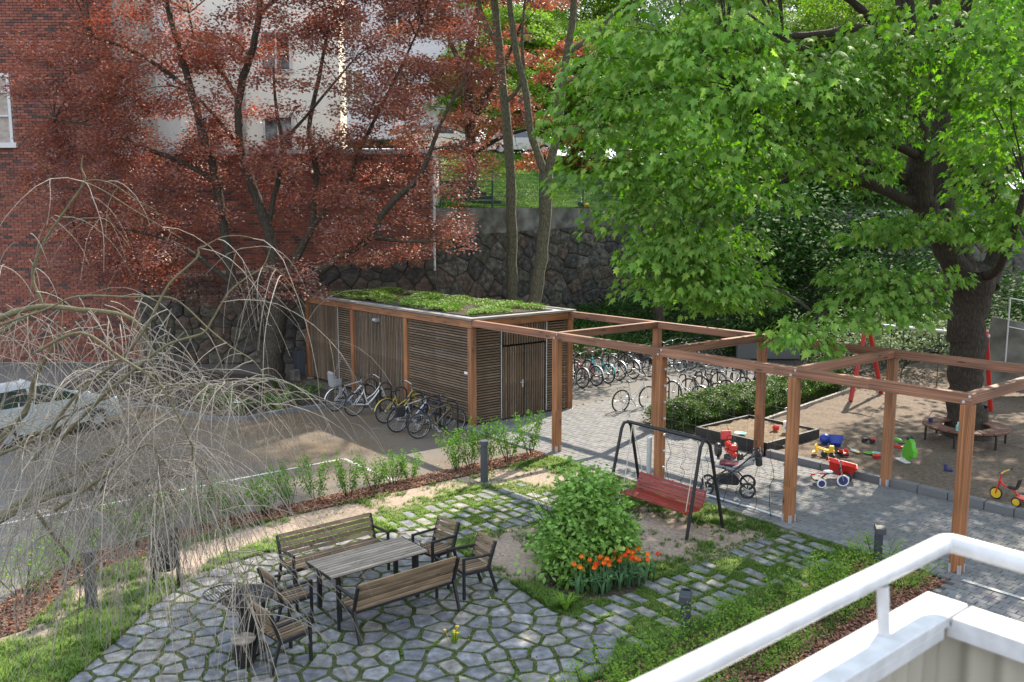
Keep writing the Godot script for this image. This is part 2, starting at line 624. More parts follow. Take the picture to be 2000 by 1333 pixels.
	wood("red_slat", lin(0.32, 0.035, 0.022), 0.45, 0.4, 2.5)
	wood("bench_slat", lin(0.24, 0.10, 0.065), 0.6, 0.8, 3.0)
	wood("inner_board", lin(0.13, 0.095, 0.065), 0.9, 0.4, 1.5)
	metal("black_steel", lin(0.007, 0.007, 0.008), 0.55)
	metal("grey_steel", lin(0.045, 0.05, 0.062), 0.5)
	metal("galvanised", lin(0.5, 0.52, 0.55), 0.45, 0.6)
	metal("chrome", lin(0.5, 0.5, 0.5), 0.3, 0.9)
	metal("rim_alloy", lin(0.26, 0.27, 0.28), 0.45, 0.4)
	metal("wire_steel", lin(0.16, 0.16, 0.16), 0.6)
	metal("rubber", lin(0.022, 0.022, 0.023), 0.8)
	metal("rope", lin(0.5, 0.46, 0.38), 0.9)
	metal("red_paint", lin(0.42, 0.022, 0.016), 0.4)
	metal("green_fence", lin(0.025, 0.07, 0.055), 0.5)
	mat("white_paint", lin(0.62, 0.62, 0.635), 0.35, noise(62, 0.03, Color(0.86, 0.86, 0.85), Color(1, 1, 1), 512, 5), 1.1)
	metal("red_plastic", lin(0.6, 0.03, 0.02), 0.35)
	metal("blue_plastic", lin(0.02, 0.06, 0.38), 0.35)
	metal("yellow_plastic", lin(0.68, 0.45, 0.03), 0.38)
	metal("green_plastic", lin(0.10, 0.42, 0.03), 0.4)
	metal("white_plastic", lin(0.68, 0.69, 0.7), 0.4)
	metal("grey_plastic", lin(0.33, 0.34, 0.35), 0.5)
	metal("teal_plastic", lin(0.20, 0.5, 0.47), 0.4)
	metal("navy_plastic", lin(0.03, 0.03, 0.12), 0.45)
	metal("black_plastic", lin(0.02, 0.02, 0.021), 0.5)
	metal("black_cloth", lin(0.022, 0.022, 0.024), 0.95)
	metal("grey_cloth", lin(0.22, 0.22, 0.23), 0.95)
	metal("plum_cloth", lin(0.12, 0.025, 0.04), 0.95)
	metal("plaster", lin(0.82, 0.77, 0.68), 0.9)
	metal("plaster_white", lin(0.84, 0.83, 0.8), 0.9)
	metal("plaster_grey", lin(0.42, 0.41, 0.45), 0.9)
	metal("zinc", lin(0.35, 0.37, 0.39), 0.5, 0.3)
	mat("paint_line", lin(0.68, 0.67, 0.63), 0.9, noise(61, 0.05, Color(0.62, 0.61, 0.6), Color(1, 1, 1), 512, 6), 0.9)
	var gl := StandardMaterial3D.new()
	gl.albedo_color = Color(0.10, 0.13, 0.14)
	gl.roughness = 0.06
	gl.metallic_specular = 0.7
	M.dark_glass = gl
	for k in 3:
		var m := mat("bark%d" % k, [lin(0.10, 0.08, 0.062), lin(0.125, 0.105, 0.08), lin(0.27, 0.255, 0.17)][k], 0.92, TX.bark, 1.2, TX.h_rock, 5.0)
		m.uv1_world_triplanar = false
		m.uv1_scale = Vector3(1.6, 0.35, 1.6)
	mat("twig_bark", lin(0.36, 0.325, 0.275), 0.8, TX.mott, 3.0)
	mat("mossy_bark", lin(0.24, 0.215, 0.12), 0.9, TX.mott, 3.0, TX.h_fine, 1.0)
	leafy("green_leaf", Color(0.8, 0.95, 0.4), 0.68)
	leafy("red_leaf", Color(0.9, 0.62, 0.5), 0.55, 0.48)
	leafy("shrub_leaf", Color(0.6, 0.8, 0.3), 0.5)
	leafy("dark_leaf", Color(0.35, 0.5, 0.2), 0.75, 0.25)
	leafy("grass_blade", Color(0.5, 0.7, 0.2), 0.7)
	var ch := StandardMaterial3D.new()
	ch.vertex_color_use_as_albedo = true
	ch.roughness = 0.95
	M.chips = ch
	mat("lawn", Color.WHITE, 0.97, ground_picture("lawn"), 0.0)
	for nm in ["asphalt", "lawn"]:
		M[nm].uv1_triplanar = false
		M[nm].uv1_world_triplanar = false
		M[nm].uv1_scale = Vector3.ONE
	M.asphalt.heightmap_enabled = false

func metal(called: String, col: Color, rough: float, metallic := 0.0) -> StandardMaterial3D:
	var m := StandardMaterial3D.new()
	m.resource_name = called
	m.albedo_color = col
	m.roughness = rough
	m.metallic = metallic
	M[called] = m
	return m

# how much grass grows at a spot of the lawn (0 bare sand, 1 dense)
var gn := FastNoiseLite.new()
func grass_at(x: float, z: float) -> float:
	gn.seed = 77; gn.frequency = 0.55; gn.fractal_octaves = 5; gn.fractal_gain = 0.65
	var g := 0.56 + gn.get_noise_2d(x, z) * 0.7 + gn.get_noise_2d(x * 4.0 + 50.0, z * 4.0) * 0.5
	# worn sandy places: beside the mulch, before the swing, left of the bush, by the bollard
	for s in [[4.1, 3.2, 1.5, 1.7], [4.3, 6.2, 0.6, 2.3], [4.3, 8.6, 0.55, 1.3], [9.0, 3.1, 1.3, 0.9], [7.9, 4.6, 1.0, 0.8], [8.6, 5.2, 0.8, 0.7], [10.0, 1.7, 1.2, 0.8], [5.4, 11.0, 0.9, 0.6], [8.4, 1.9, 1.1, 0.5], [6.3, 12.2, 0.8, 0.7], [5.0, 1.6, 0.9, 0.9], [4.7, 9.9, 0.6, 0.8]]:
		var d := Vector2((x - s[0]) / s[2], (z - s[1]) / s[3]).length()
		g -= 0.5 * clampf(1.35 - d, 0.0, 1.0)
	for s in [[5.3, 4.4, 1.0, 1.9], [4.5, 10.6, 0.6, 0.5], [6.2, 10.9, 0.9, 0.9], [11.3, 2.6, 0.8, 2.2], [10.3, 4.6, 0.7, 1.6], [11.6, 5.5, 0.5, 3.0], [7.0, 1.0, 0.8, 0.5], [9.5, 6.0, 0.5, 0.6], [6.9, 12.9, 1.0, 1.0]]:
		var d := Vector2((x - s[0]) / s[2], (z - s[1]) / s[3]).length()
		g += 0.7 * clampf(1.3 - d, 0.0, 1.0)
	return clampf(g, 0.0, 1.0)

# colour of the ground itself: sand, soil and moss of the lawn; dusty asphalt of the drive
func ground_picture(which: String) -> ImageTexture:
	var f := FastNoiseLite.new()
	f.seed = 5; f.frequency = 0.35; f.fractal_octaves = 5
	var g := FastNoiseLite.new()
	g.seed = 6; g.frequency = 3.5; g.fractal_octaves = 3
	if which == "lawn":
		var im := Image.create(640, 1024, false, Image.FORMAT_RGB8)
		for y in 1024:
			for x in 640:
				var wx := 3.0 + x * 10.5 / 640.0
				var wz := y * 16.5 / 1024.0
				var gr := grass_at(wx, wz)
				var k := 0.8 + g.get_noise_2d(wx * 3.0, wz * 3.0) * 0.35 + f.get_noise_2d(wx, wz) * 0.2
				var sand := Color(0.33, 0.25, 0.19)
				var soil := Color(0.125, 0.15, 0.05)
				var c := sand.lerp(soil, smoothstep(0.25, 0.7, gr + g.get_noise_2d(wx * 2.0, wz * 2.0) * 0.3))
				im.set_pixel(x, y, (c * k).linear_to_srgb())
		return ImageTexture.create_from_image(im)
	var im := Image.create(768, 768, false, Image.FORMAT_RGB8)
	for y in 768:
		for x in 768:
			var wx := -24.0 + x * 32.0 / 768.0
			var wz := -16.0 + y * 36.0 / 768.0
			var k := 0.85 + g.get_noise_2d(wx * 3.0, wz * 3.0) * 0.18 + f.get_noise_2d(wx * 0.6, wz * 0.6) * 0.22
			# brown pollen and bud scales that have dropped from the red maple over the drive
			var d := Vector2((wx + 5.0) / 9.0, (wz - 4.0) / 6.5).length()
			var dust := clampf(1.25 - d + f.get_noise_2d(wx + 40.0, wz) * 0.5, 0.0, 1.0) * (0.75 + g.get_noise_2d(wx * 5.0, wz * 5.0) * 0.6)
			var c := Color(1.0, 1.0, 1.02).lerp(Color(1.0, 0.68, 0.36), clampf(dust + 0.12, 0.0, 0.95))
			im.set_pixel(x, y, (c * k).linear_to_srgb())
	return ImageTexture.create_from_image(im)

func sheet(x0: float, z0: float, x1: float, z1: float, y: float, whole := Rect2()) -> MB:
	var b := MB.new()
	var nx := 1
	var p := [Vector2(x0, z0), Vector2(x0, z1), Vector2(x1, z1), Vector2(x1, z0)]
	for q in p:
		var uv := Vector2.ZERO
		if whole.size.x > 0.0: uv = (q - whole.position) / whole.size
		b.vert(Vector3(q.x, y, q.y), Vector3.UP, uv)
	b.tri(0, 1, 2); b.tri(0, 2, 3)
	return b

func poly_sheet(poly: PackedVector2Array, y: float, whole := Rect2()) -> MB:
	var b := MB.new()
	for q in poly:
		var uv := q
		if whole.size.x > 0.0: uv = (q - whole.position) / whole.size
		b.vert(Vector3(q.x, y, q.y), Vector3.UP, uv)
	var ix := Geometry2D.triangulate_polygon(poly)
	for k in range(0, ix.size(), 3):
		var s := (poly[ix[k + 1]] - poly[ix[k]]).cross(poly[ix[k + 2]] - poly[ix[k]])
		if s < 0.0: b.tri(ix[k], ix[k + 1], ix[k + 2])
		else: b.tri(ix[k], ix[k + 2], ix[k + 1])
	return b

const LAWN := [[3.7, 0.34], [13.0, 0.34], [13.3, 8.0], [13.3, 16.4], [6.4, 16.4], [5.8, 12.2], [4.55, 11.3], [4.0, 10.0], [3.7, 9.0]]
const MULCH := [[3.05, 0.36], [3.7, 0.36], [3.7, 9.0], [4.0, 10.0], [4.55, 11.3], [5.8, 12.2], [6.4, 16.4], [5.8, 16.4], [5.0, 12.6], [4.1, 11.9], [3.2, 10.4], [3.05, 8.0]]
func vec2s(a: Array) -> PackedVector2Array:
	var p := PackedVector2Array()
	for q in a: p.append(Vector2(q[0], q[1]))
	return p

func ground() -> void:
	structure("ground", sheet(-150, -150, 150, 150, -0.06), M.soil)
	structure("asphalt_drive", sheet(-24, -16, 8, 20, 0.0, Rect2(-24, -16, 32, 36)), M.asphalt)
	# painted corner of a parking bay
	var b := sheet(0.56, 4.30, 3.0, 4.39, 0.006)
	var b2 := sheet(0.56, 4.39, 0.65, 12.0, 0.006)
	for q in [b, b2]: pass
	var k := b.v.size()
	for j in b2.v.size(): b.vert(b2.v[j], Vector3.UP)
	b.tri(k, k + 1, k + 2); b.tri(k, k + 2, k + 3)
	structure("parking_line", b, M.paint_line)
	structure("parking_line", sheet(13.45, 0.24, 17.0, 0.33, 0.066), M.paint_line)
	# clay pavers under the pergola, laid in rows across it
	var bed := structure("paved_path", sheet(-0.15, -6.6, 19.0, 0.34, 0.012), M.paver_bed)
	var bed2 := part("bed", sheet(13.15, 0.34, 19.0, 13.0, 0.014), M.paver_bed, bed)
	var pm := MB.new()
	pm.box(Vector3(0, 0.02, 0), Vector3(0.202, 0.04, 0.132), Basis(), 0.006)
	var stone := pm.mesh()
	var all := []
	var row := 0
	var z := 0.27
	var eye := Vector3(19.27, 5.78, 14.33)
	while z > -6.6:
		var x := -0.1 + (row % 2) * 0.105 + (0.35 if row % 3 == 0 else 0.0) * 0.1
		while x < 17.0:
			if (z > -3.62 or x < 2.9) and not (x > 2.9 and x < 7.0 and z < -3.55):
				all.append([Vector2(x - eye.x, z - eye.z).length(), x, z])
			x += 0.21
		z -= 0.14
		row += 1
	z = 0.41
	while z < 7.5:
		var x := 13.42 + (row % 2) * 0.105
		while x < 17.0:
			all.append([Vector2(x - eye.x, z - eye.z).length() + 3.0, x, z])
			x += 0.21
		z += 0.14
		row += 1
	all.sort_custom(func(p, q): return p[0] < q[0])
	var xfs := []
	var cols := PackedColorArray()
	var made := 0
	for q in all:
		var xf := Transform3D(Basis(Vector3.UP, rnd(-0.02, 0.02)) * Basis(Vector3.RIGHT, rnd(-0.008, 0.008)), Vector3(q[1] + rnd(-0.003, 0.003), 0.012 + rnd(-0.003, 0.003), q[2] + rnd(-0.003, 0.003)))
		var seen_there: bool = q[1] < 14.6 and q[2] < 0.4
		if made < 300 and seen_there:
			put("paver", stone, M["paver%d" % rg.randi_range(0, 4)], bed, xf)
			made += 1
		else:
			xfs.append(xf)
			cols.append(tinted(Color(0.245, 0.247, 0.255), 0.16))
	many("pavers", stone, M.pavers, bed, xfs, cols)
	# bark mulch strips
	var m1 := structure("mulch_strip", poly_sheet(vec2s(MULCH), 0.02), M.mulch_bed)
	var m2 := structure("mulch_strip", sheet(11.95, 0.5, 13.3, 12.5, 0.034), M.mulch_bed)
	var chip := MB.new()
	chip.box(Vector3.ZERO, Vector3(0.05, 0.01, 0.022))
	var cm := chip.mesh()
	for w in 2:
		var c := PackedColorArray()
		var l := []
		var poly := vec2s(MULCH)
		while l.size() < 9000:
			var p := Vector2(rnd(2.9, 6.6), rnd(0.3, 16.4)) if w == 0 else Vector2(rnd(11.95, 13.3), rnd(0.5, 12.5))
			if w == 0 and not Geometry2D.is_point_in_polygon(p, poly): continue
			l.append(Transform3D(Basis.from_euler(Vector3(rnd(-0.6, 0.6), rnd(0, TAU), rnd(-0.6, 0.6))).scaled(Vector3.ONE * rnd(0.5, 1.3)), Vector3(p.x, (0.03 if w == 0 else 0.045) + rnd(0, 0.02), p.y)))
			c.append(tinted(Color(0.20, 0.085, 0.05) if rg.randf() < 0.7 else Color(0.3, 0.17, 0.11), 0.4))
		many("bark_chips", cm, M.chips, m1 if w == 0 else m2, l, c)
	# raised flower bed under the red maple, edged with a kerb
	var bedpoly := vec2s([[-4.85, 0.75], [-5.05, 3.2], [-4.8, 4.5], [-5.3, 5.3], [-7.0, 5.7], [-9.5, 6.6], [-13.0, 9.0], [-16.5, 4.2], [-9.9, 0.75]])
	structure("flower_bed_soil", poly_sheet(bedpoly, 0.07), M.soil)
	var kerb := thing("flower_bed_kerb", "low grey kerb round the flower bed at the red maple", "kerb", Vector3.ZERO)
	for j in 6:
		var a := bedpoly[j]
		var e := bedpoly[j + 1]
		var nn := maxi(1, int((e - a).length() / 0.9))
		for s in nn:
			var q := MB.new()
			var p0 := a.lerp(e, float(s) / nn)
			var p1 := a.lerp(e, (s + 0.985) / nn)
			q.bar(Vector3(p0.x, 0.06, p0.y), Vector3(p1.x, 0.06, p1.y), 0.1, 0.14, 0.012)
			part("kerbstone", q, M.kerb, kerb)

# ---------------------------------------------------------------- walls behind
func convex(p: PackedVector2Array, cut: Vector2, nn: Vector2) -> PackedVector2Array:
	var o := PackedVector2Array()
	for k in p.size():
		var a := p[k]
		var b := p[(k + 1) % p.size()]
		var da := (a - cut).dot(nn)
		var db := (b - cut).dot(nn)
		if da <= 0.0: o.append(a)
		if (da < 0.0) != (db < 0.0) and absf(da - db) > 1e-9: o.append(a.lerp(b, da / (da - db)))
	return o

# cells round scattered points, shrunk by a joint: each is one stone
func cells(pts: Array, outline: PackedVector2Array, joint: float, reach: float) -> Array:
	var o := []
	for k in pts.size():
		var p: Vector2 = pts[k]
		var c := outline.duplicate()
		for j in pts.size():
			if j == k: continue
			var q: Vector2 = pts[j]
			var d := q - p
			if d.length() > reach: continue
			c = convex(c, (p + q) / 2.0 - d.normalized() * joint * 0.5, d.normalized())
			if c.size() < 3: break
		o.append(c)
	return o

func stone_wall(called: String, label: String, along: float, low: PackedFloat32Array, high: PackedFloat32Array, at: Vector3, turn: float, sx: float, sy: float, most := 300) -> Node3D:
	# a face in x (along) and y; low and high give the foot and the head at the two ends
	var t := thing(called, label, "wall", at, turn)
	var core := MB.new()
	var h0 := maxf(high[0], high[1])
	core.quad(Vector3(0, low[0], -0.02), Vector3(along, low[1], -0.02), Vector3(along, high[1], -0.02), Vector3(0, high[0], -0.02))
	core.box(Vector3(along / 2.0, (minf(low[0], low[1]) + minf(high[0], high[1])) / 2.0 - 0.1, -0.45), Vector3(along, minf(high[0], high[1]) - minf(low[0], low[1]), 0.8))
	part("core", core, M.rock_bed, t)
	var outline := PackedVector2Array([Vector2(0, low[0]), Vector2(along, low[1]), Vector2(along, high[1]), Vector2(0, high[0])])
	var pts := []
	var y := minf(low[0], low[1]) + sy * 0.5
	var row := 0
	while y < h0 + sy * 0.3:
		var x := rnd(0, sx)
		while x < along + sx * 0.5:
			pts.append(Vector2(x + rnd(-0.18, 0.18) * sx, y + rnd(-0.2, 0.2) * sy))
			x += sx * rnd(0.6, 1.35)
		y += sy * rnd(0.85, 1.15)
		row += 1
	var made := 0
	for c in cells(pts, outline, 0.03, sx * 2.6):
		if c.size() < 3 or made >= most: continue
		var ce := Vector2.ZERO
		for q in c: ce += q
		ce /= c.size()
		var b := MB.new()
		var out := rnd(0.04, 0.15)
		# rounded boulder face: outer rim, inner ring, crown
		var m: int = c.size()
		var fine := PackedVector2Array()
		for k in m:
			var a: Vector2 = c[k]
			var e: Vector2 = c[(k + 1) % m]
			var cuts := maxi(1, int(a.distance_to(e) / 0.22))
			for s in cuts: fine.append(a.lerp(e, float(s) / cuts))
		m = fine.size()
		var rings := []
		for lv in [[1.0, -0.08, 0.3], [0.96, 0.6, 0.75], [0.78, 0.95, 0.97], [0.38, 1.0, 1.05]]:
			var ids := []
			for k in m:
				var d := fine[k] - ce
				var q: Vector2 = ce + d * (lv[0] + (rnd(-0.05, 0.03) if lv[0] < 1.0 else 0.0))
				var nn := Vector3(d.normalized().x * (1.1 - lv[2]), d.normalized().y * (1.1 - lv[2]), lv[2]).normalized()
				ids.append(b.vert(Vector3(q.x, q.y, lv[1] * out + (rnd(-0.035, 0.035) if lv[0] < 1.0 else 0.0)), nn))
			rings.append(ids)
		for r in 3:
			for k in m:
				var a: int = rings[r][k]
				var e: int = rings[r][(k + 1) % m]
				var f: int = rings[r + 1][k]
				var g: int = rings[r + 1][(k + 1) % m]
				b.tri(a, e, g); b.tri(a, g, f)
		var cc := b.vert(Vector3(ce.x, ce.y, out * 1.08), Vector3.BACK)
		for k in m: b.tri(cc, rings[3][k], rings[3][(k + 1) % m])
		part("stone", b, M["rock%d" % rg.randi_range(0, 4)], t)
		made += 1
	return t

func walls_and_terrace() -> void:
	# stone footing of the brick house, its head stepping up to the right
	stone_wall("stone_footing", "dark boulder footing under the red brick wall", 11.8, PackedFloat32Array([0, 0]), PackedFloat32Array([3.3, 4.25]), wall_at(-14.8, 0, -34.9), WALL_TURN, 0.72, 0.48, 290)
	# brick house: low block under the coping, tower at the left
	var house := thing("brick_house", "red brick house wall with a dark coping behind the red maple", "house", wall_at(-22.2, 0, -35.0), WALL_TURN)
	var wall := MB.new()
	wall.box(Vector3(9.55, 5.0, -2.0), Vector3(19.1, 6.6, 3.96))
	wall.box(Vector3(3.45, 12.5, -2.0), Vector3(6.9, 9.0, 3.96))
	wall.box(Vector3(3.7, 0.85, -2.0), Vector3(7.4, 1.7, 3.96))
	part("wall_core", wall, M.mortar, house)
	var bm := MB.new()
	bm.box(Vector3(0, 0, 0), Vector3(0.275, 0.09, 0.06), Basis(), 0.006)
	var brick := bm.mesh()
	var xfs := []
	var cols := PackedColorArray()
	var made := 0
	var y := 0.1
	var row := 0
	while y < 16.5:
		var x := 0.15 + (row % 2) * 0.145
		var end := 19.1 if y < 8.2 else 6.95
		while x < end - 0.1:
			var open := x > 0.85 and x < 2.85 and y > 8.55 and y < 11.3
			if not open and (x < 7.3 or y > 3.1 + x * 0.055):
				var xf := Transform3D(Basis(), Vector3(x, y, 0.005 + rnd(-0.006, 0.006)))
				var k := rg.randi_range(0, 20)
				var in_view: bool = x > 14.0 and y > 4.6 and y < 8.0
				if in_view and made < 300:
					put("brick", brick, M["brick%d" % (k % 5 if k < 18 else 5)], house, xf)
					made += 1
				else:
					xfs.append(xf)
					cols.append(tinted([Color(0.37, 0.125, 0.085), Color(0.32, 0.11, 0.078), Color(0.41, 0.15, 0.10), Color(0.25, 0.095, 0.075), Color(0.35, 0.135, 0.10)][k % 5] if k < 18 else Color(0.13, 0.08, 0.075), 0.16))
			x += 0.29
		y += 0.105
		row += 1
	many("bricks", brick, M.brick, house, xfs, cols)
	var cop := MB.new()
	cop.box(Vector3(13.0, 8.36, -0.3), Vector3(12.5, 0.16, 0.9), Basis(), 0.01)
	part("coping", cop, M.zinc, house)
	cop = MB.new()
	cop.box(Vector3(13.0, 8.26, 0.02), Vector3(12.5, 0.04, 0.2), Basis(), 0.01)
	part("flashing", cop, M.plaster_grey, house)
	cop = MB.new()
	cop.rod(Vector3(19.15, 3.4, 0.14), Vector3(19.15, 8.3, 0.14), 0.055, 10)
	part("downpipe", cop, M.galvanised, house)
	# window in the tower
	var win := MB.new()
	win.box(Vector3(1.85, 9.93, -0.06), Vector3(1.75, 2.5, 0.05))
	var wn := part("window", win, M.dark_glass, house)
	win = MB.new()
	for q in [[1.85, 11.24, 1.98, 0.12], [1.85, 8.58, 2.3, 0.2], [0.92, 9.9, 0.12, 2.6], [2.78, 9.9, 0.12, 2.6], [1.85, 9.9, 0.09, 2.5], [1.85, 10.6, 1.8, 0.07], [1.85, 9.7, 1.8, 0.07]]:
		win.box(Vector3(q[0], q[1], 0.0 if q[2] < 2.2 else 0.06), Vector3(q[2], q[3], 0.1 if q[2] < 2.2 else 0.22), Basis(), 0.008)
	part("frame", win, M.white_paint, wn)
	# retaining wall: boulders with a concrete head and the terrace on top
	var p0 := wall_at(-3.05, 0, -35.6)
	var p1 := wall_at(7.6, 0, -45.0)
	var p2 := wall_at(34.0, 0, -52.0)
	var len1 := p0.distance_to(p1)
	var turn1 := atan2(-(p1 - p0).z, (p1 - p0).x)
	stone_wall("boulder_wall", "dark boulder retaining wall behind the shed and grey trunks", len1, PackedFloat32Array([0.3, 0.9]), PackedFloat32Array([5.05, 5.65]), p0, turn1, 0.85, 0.52, 298)
	var len2 := p1.distance_to(p2)
	var turn2 := atan2(-(p2 - p1).z, (p2 - p1).x)
	stone_wall("boulder_wall", "boulder retaining wall running on behind the large green maple", len2, PackedFloat32Array([0.9, 0.9]), PackedFloat32Array([5.65, 5.65]), p1, turn2, 1.7, 1.1, 90)
	var head := thing("concrete_wall_head", "stained concrete head on top of the boulder retaining wall", "wall", p0, turn1)
	var hb := MB.new()
	hb.quad(Vector3(-0.3, 5.0, 0.06), Vector3(len1, 5.6, 0.06), Vector3(len1, 6.25, 0.06), Vector3(-0.3, 6.2, 0.06))
	hb.quad(Vector3(-0.3, 6.2, 0.06), Vector3(len1, 6.25, 0.06), Vector3(len1, 6.25, -0.34), Vector3(-0.3, 6.2, -0.34))
	hb.quad(Vector3(-0.3, 6.2, -0.34), Vector3(len1, 6.25, -0.34), Vector3(len1, 5.0, -0.34), Vector3(-0.3, 5.0, -0.34))
	part("slab", hb, M.concrete, head)
	var head2 := thing("concrete_wall_head", "concrete wall head hidden behind the large green maple", "wall", p1, turn2)
	hb = MB.new()
	hb.box(Vector3(len2 / 2.0, 5.9, -0.14), Vector3(len2, 0.7, 0.4))
	part("slab", hb, M.concrete, head2)
	# terrace lawn rising behind
	var tb := MB.new()
	var dirs := [wall_at(-20.0, 0, -41.5), wall_at(-3.4, 0, -36.0), p1, p2]
	var bk := wall_at(0, 0, -60) - wall_at(0, 0, -40)
	bk = bk.normalized()
	var levels := [[0.3, 6.15], [4.0, 6.5], [9.0, 7.9], [14.0, 9.4], [25.0, 10.4], [60.0, 12.0]]
	for s in 3:
		for l in levels.size() - 1:
			var a: Vector3 = dirs[s] + bk * levels[l][0] + Vector3.UP * levels[l][1]
			var b: Vector3 = dirs[s + 1] + bk * levels[l][0] + Vector3.UP * levels[l][1]
			var c: Vector3 = dirs[s + 1] + bk * levels[l + 1][0] + Vector3.UP * levels[l + 1][1]
			var d: Vector3 = dirs[s] + bk * levels[l + 1][0] + Vector3.UP * levels[l + 1][1]
			tb.quad(a, b, c, d)
	structure("terrace_lawn", tb, M.terrace_grass)
	var tl := get_node("terrace_lawn")
	var tx := []
	var tc := PackedColorArray()
	for n in 14000:
		var f := rg.randf()
		var w := pow(rg.randf(), 1.5) * 14.0
		var q := 0
		while q < levels.size() - 2 and levels[q + 1][0] < w: q += 1
		var hh := lerpf(levels[q][1], levels[q + 1][1], clampf((w - levels[q][0]) / (levels[q + 1][0] - levels[q][0]), 0.0, 1.0))
		var pp: Vector3 = dirs[1].lerp(dirs[2], f * 1.1) + bk * w + Vector3.UP * hh
		tx.append(Transform3D(Basis(Vector3.UP, rnd(0, TAU)).scaled(Vector3(2.6, 1.7, 2.6) * rnd(0.6, 1.2)), pp))
		tc.append(tinted(Color(0.21, 0.315, 0.045), 0.3))
	many("grass", grass_tuft(9, 0.11, 0.07, 33), M.grass_blade, tl, tx, tc)
	# leaf litter bank from the bicycle yard up to the wall
	var bb := MB.new()
	var foot := [wall_at(-5.0, 0.0, -34.6), wall_at(4.3, 0.0, -35.2), wall_at(9.5, 0.0, -37.2), wall_at(20.0, 0.0, -38.0), wall_at(34.0, 0.0, -41.0)]
	var headp := [p0 + Vector3.UP * 1.2, p0.lerp(p1, 0.75) + Vector3.UP * 1.5, p1 + Vector3.UP * 2.0, p1.lerp(p2, 0.5) + Vector3.UP * 2.6, p2 + Vector3.UP * 2.8]
	for k in 4:
		for s in 4:
			bb.quad(foot[k].lerp(headp[k], s / 4.0) + Vector3.UP * 0.02, foot[k + 1].lerp(headp[k + 1], s / 4.0) + Vector3.UP * 0.02, foot[k + 1].lerp(headp[k + 1], (s + 1) / 4.0) + Vector3.UP * 0.02, foot[k].lerp(headp[k], (s + 1) / 4.0) + Vector3.UP * 0.02)
	structure("planted_bank", bb, M.bank)
	# green mesh fence on the concrete head
	var fence := thing("mesh_fence", "dark green welded mesh fence on the concrete wall head", "fence", p0 + Vector3.UP * 6.2, turn1)
	var n := int(len1 / 2.75)
	for k in n + 1:
		var q := MB.new()
		q.box(Vector3(k * 2.75 + 0.35, 0.78, -0.14), Vector3(0.07, 1.56, 0.07), Basis(), 0.01)
		part("post", q, M.green_fence, fence)
	for k in n:
		var q := MB.new()
		var x := k * 2.75 + 0.4
		while x < (k + 1) * 2.75 + 0.33:
			q.box(Vector3(x, 0.78, -0.14), Vector3(0.012, 1.42, 0.012))
			x += 0.055
		for h in [0.1, 0.3, 0.5, 0.7, 0.9, 1.1, 1.3, 1.46]:
			q.box(Vector3((k + 0.5) * 2.75 + 0.35, h, -0.135), Vector3(2.68, 0.016, 0.016))
		part("mesh_panel", q, M.green_fence, fence)
	# stone steps up the terrace
	var st := thing("garden_steps", "dark timber garden steps climbing the terrace lawn", "steps", wall_at(-2.3, 6.2, -38.2), WALL_TURN)
	for k in 7:
		var q := MB.new()
		q.box(Vector3(1.5 - k * 0.33, 0.1 + k * 0.19, -0.8 - k * 0.5), Vector3(1.3, 0.14, 0.5), Basis(), 0.01)
		part("step", q, M.dark_board, st)
	# toys left by the fence
	# white house and grey house beyond
	var wh := thing("plaster_house", "cream plastered house seen through the red maple", "house", wall_at(-18.2, 0, -41.0), WALL_TURN)
	var hb2 := MB.new()
	hb2.box(Vector3(5.2, 14.0, -0.8), Vector3(10.4, 16.0, 1.6))
	part("wall", hb2, M.plaster, wh)
	hb2 = MB.new()
	hb2.box(Vector3(1.7, 14.0, 0.35), Vector3(3.4, 16.0, 0.7))
	part("bay", hb2, M.plaster_white, wh)
	hb2 = MB.new()
	hb2.rod(Vector3(6.05, 7.0, 0.12), Vector3(6.05, 22.0, 0.12), 0.09, 10)
	part("downpipe", hb2, M.zinc, wh)
	for q in [[7.6, 9.5, 1.3, 1.7], [7.6, 13.2, 1.3, 1.7], [4.4, 9.5, 1.1, 1.7], [4.4, 13.2, 1.1, 1.7], [7.6, 17.0, 1.3, 1.7], [4.4, 17.0, 1.1, 1.7]]:
		hb2 = MB.new()
		hb2.box(Vector3(q[0], q[1], 0.0), Vector3(q[2], q[3], 0.04))
		var w := part("window", hb2, M.dark_glass, wh)
		hb2 = MB.new()
		for e in [[0, q[3] / 2, q[2] + 0.16, 0.1], [0, -q[3] / 2, q[2] + 0.3, 0.12], [-q[2] / 2, 0, 0.1, q[3]], [q[2] / 2, 0, 0.1, q[3]], [0, 0, 0.08, q[3]]]:
			hb2.box(Vector3(q[0] + e[0], q[1] + e[1], 0.04), Vector3(e[2], e[3], 0.12))
		part("frame", hb2, M.white_paint, w)
	var gh := thing("grey_house", "pale grey house far behind the terrace trees", "house", wall_at(-12.5, 0, -60.0), WALL_TURN)
	hb2 = MB.new()
	hb2.box(Vector3(5.0, 18.0, -4.0), Vector3(10.0, 14.0, 8.0))
	part("wall", hb2, M.plaster_grey, gh)
	for q in [[2.0, 14.5], [5.0, 14.5], [8.0, 14.5], [2.0, 18.5], [5.0, 18.5], [8.0, 18.5], [2.0, 22.5], [5.0, 22.5], [8.0, 22.5]]:
		hb2 = MB.new()
		hb2.box(Vector3(q[0], q[1], 0.02), Vector3(1.3, 1.8, 0.1))
		var w := part("window", hb2, M.dark_glass, gh)
		hb2 = MB.new()
		for e in [[0, 0.95, 1.5, 0.12], [0, -0.95, 1.6, 0.12], [-0.7, 0, 0.12, 1.9], [0.7, 0, 0.12, 1.9], [0, 0, 0.1, 1.9]]:
			hb2.box(Vector3(q[0] + e[0], q[1] + e[1], 0.06), Vector3(e[2], e[3], 0.14))
		part("frame", hb2, M.white_paint, w)

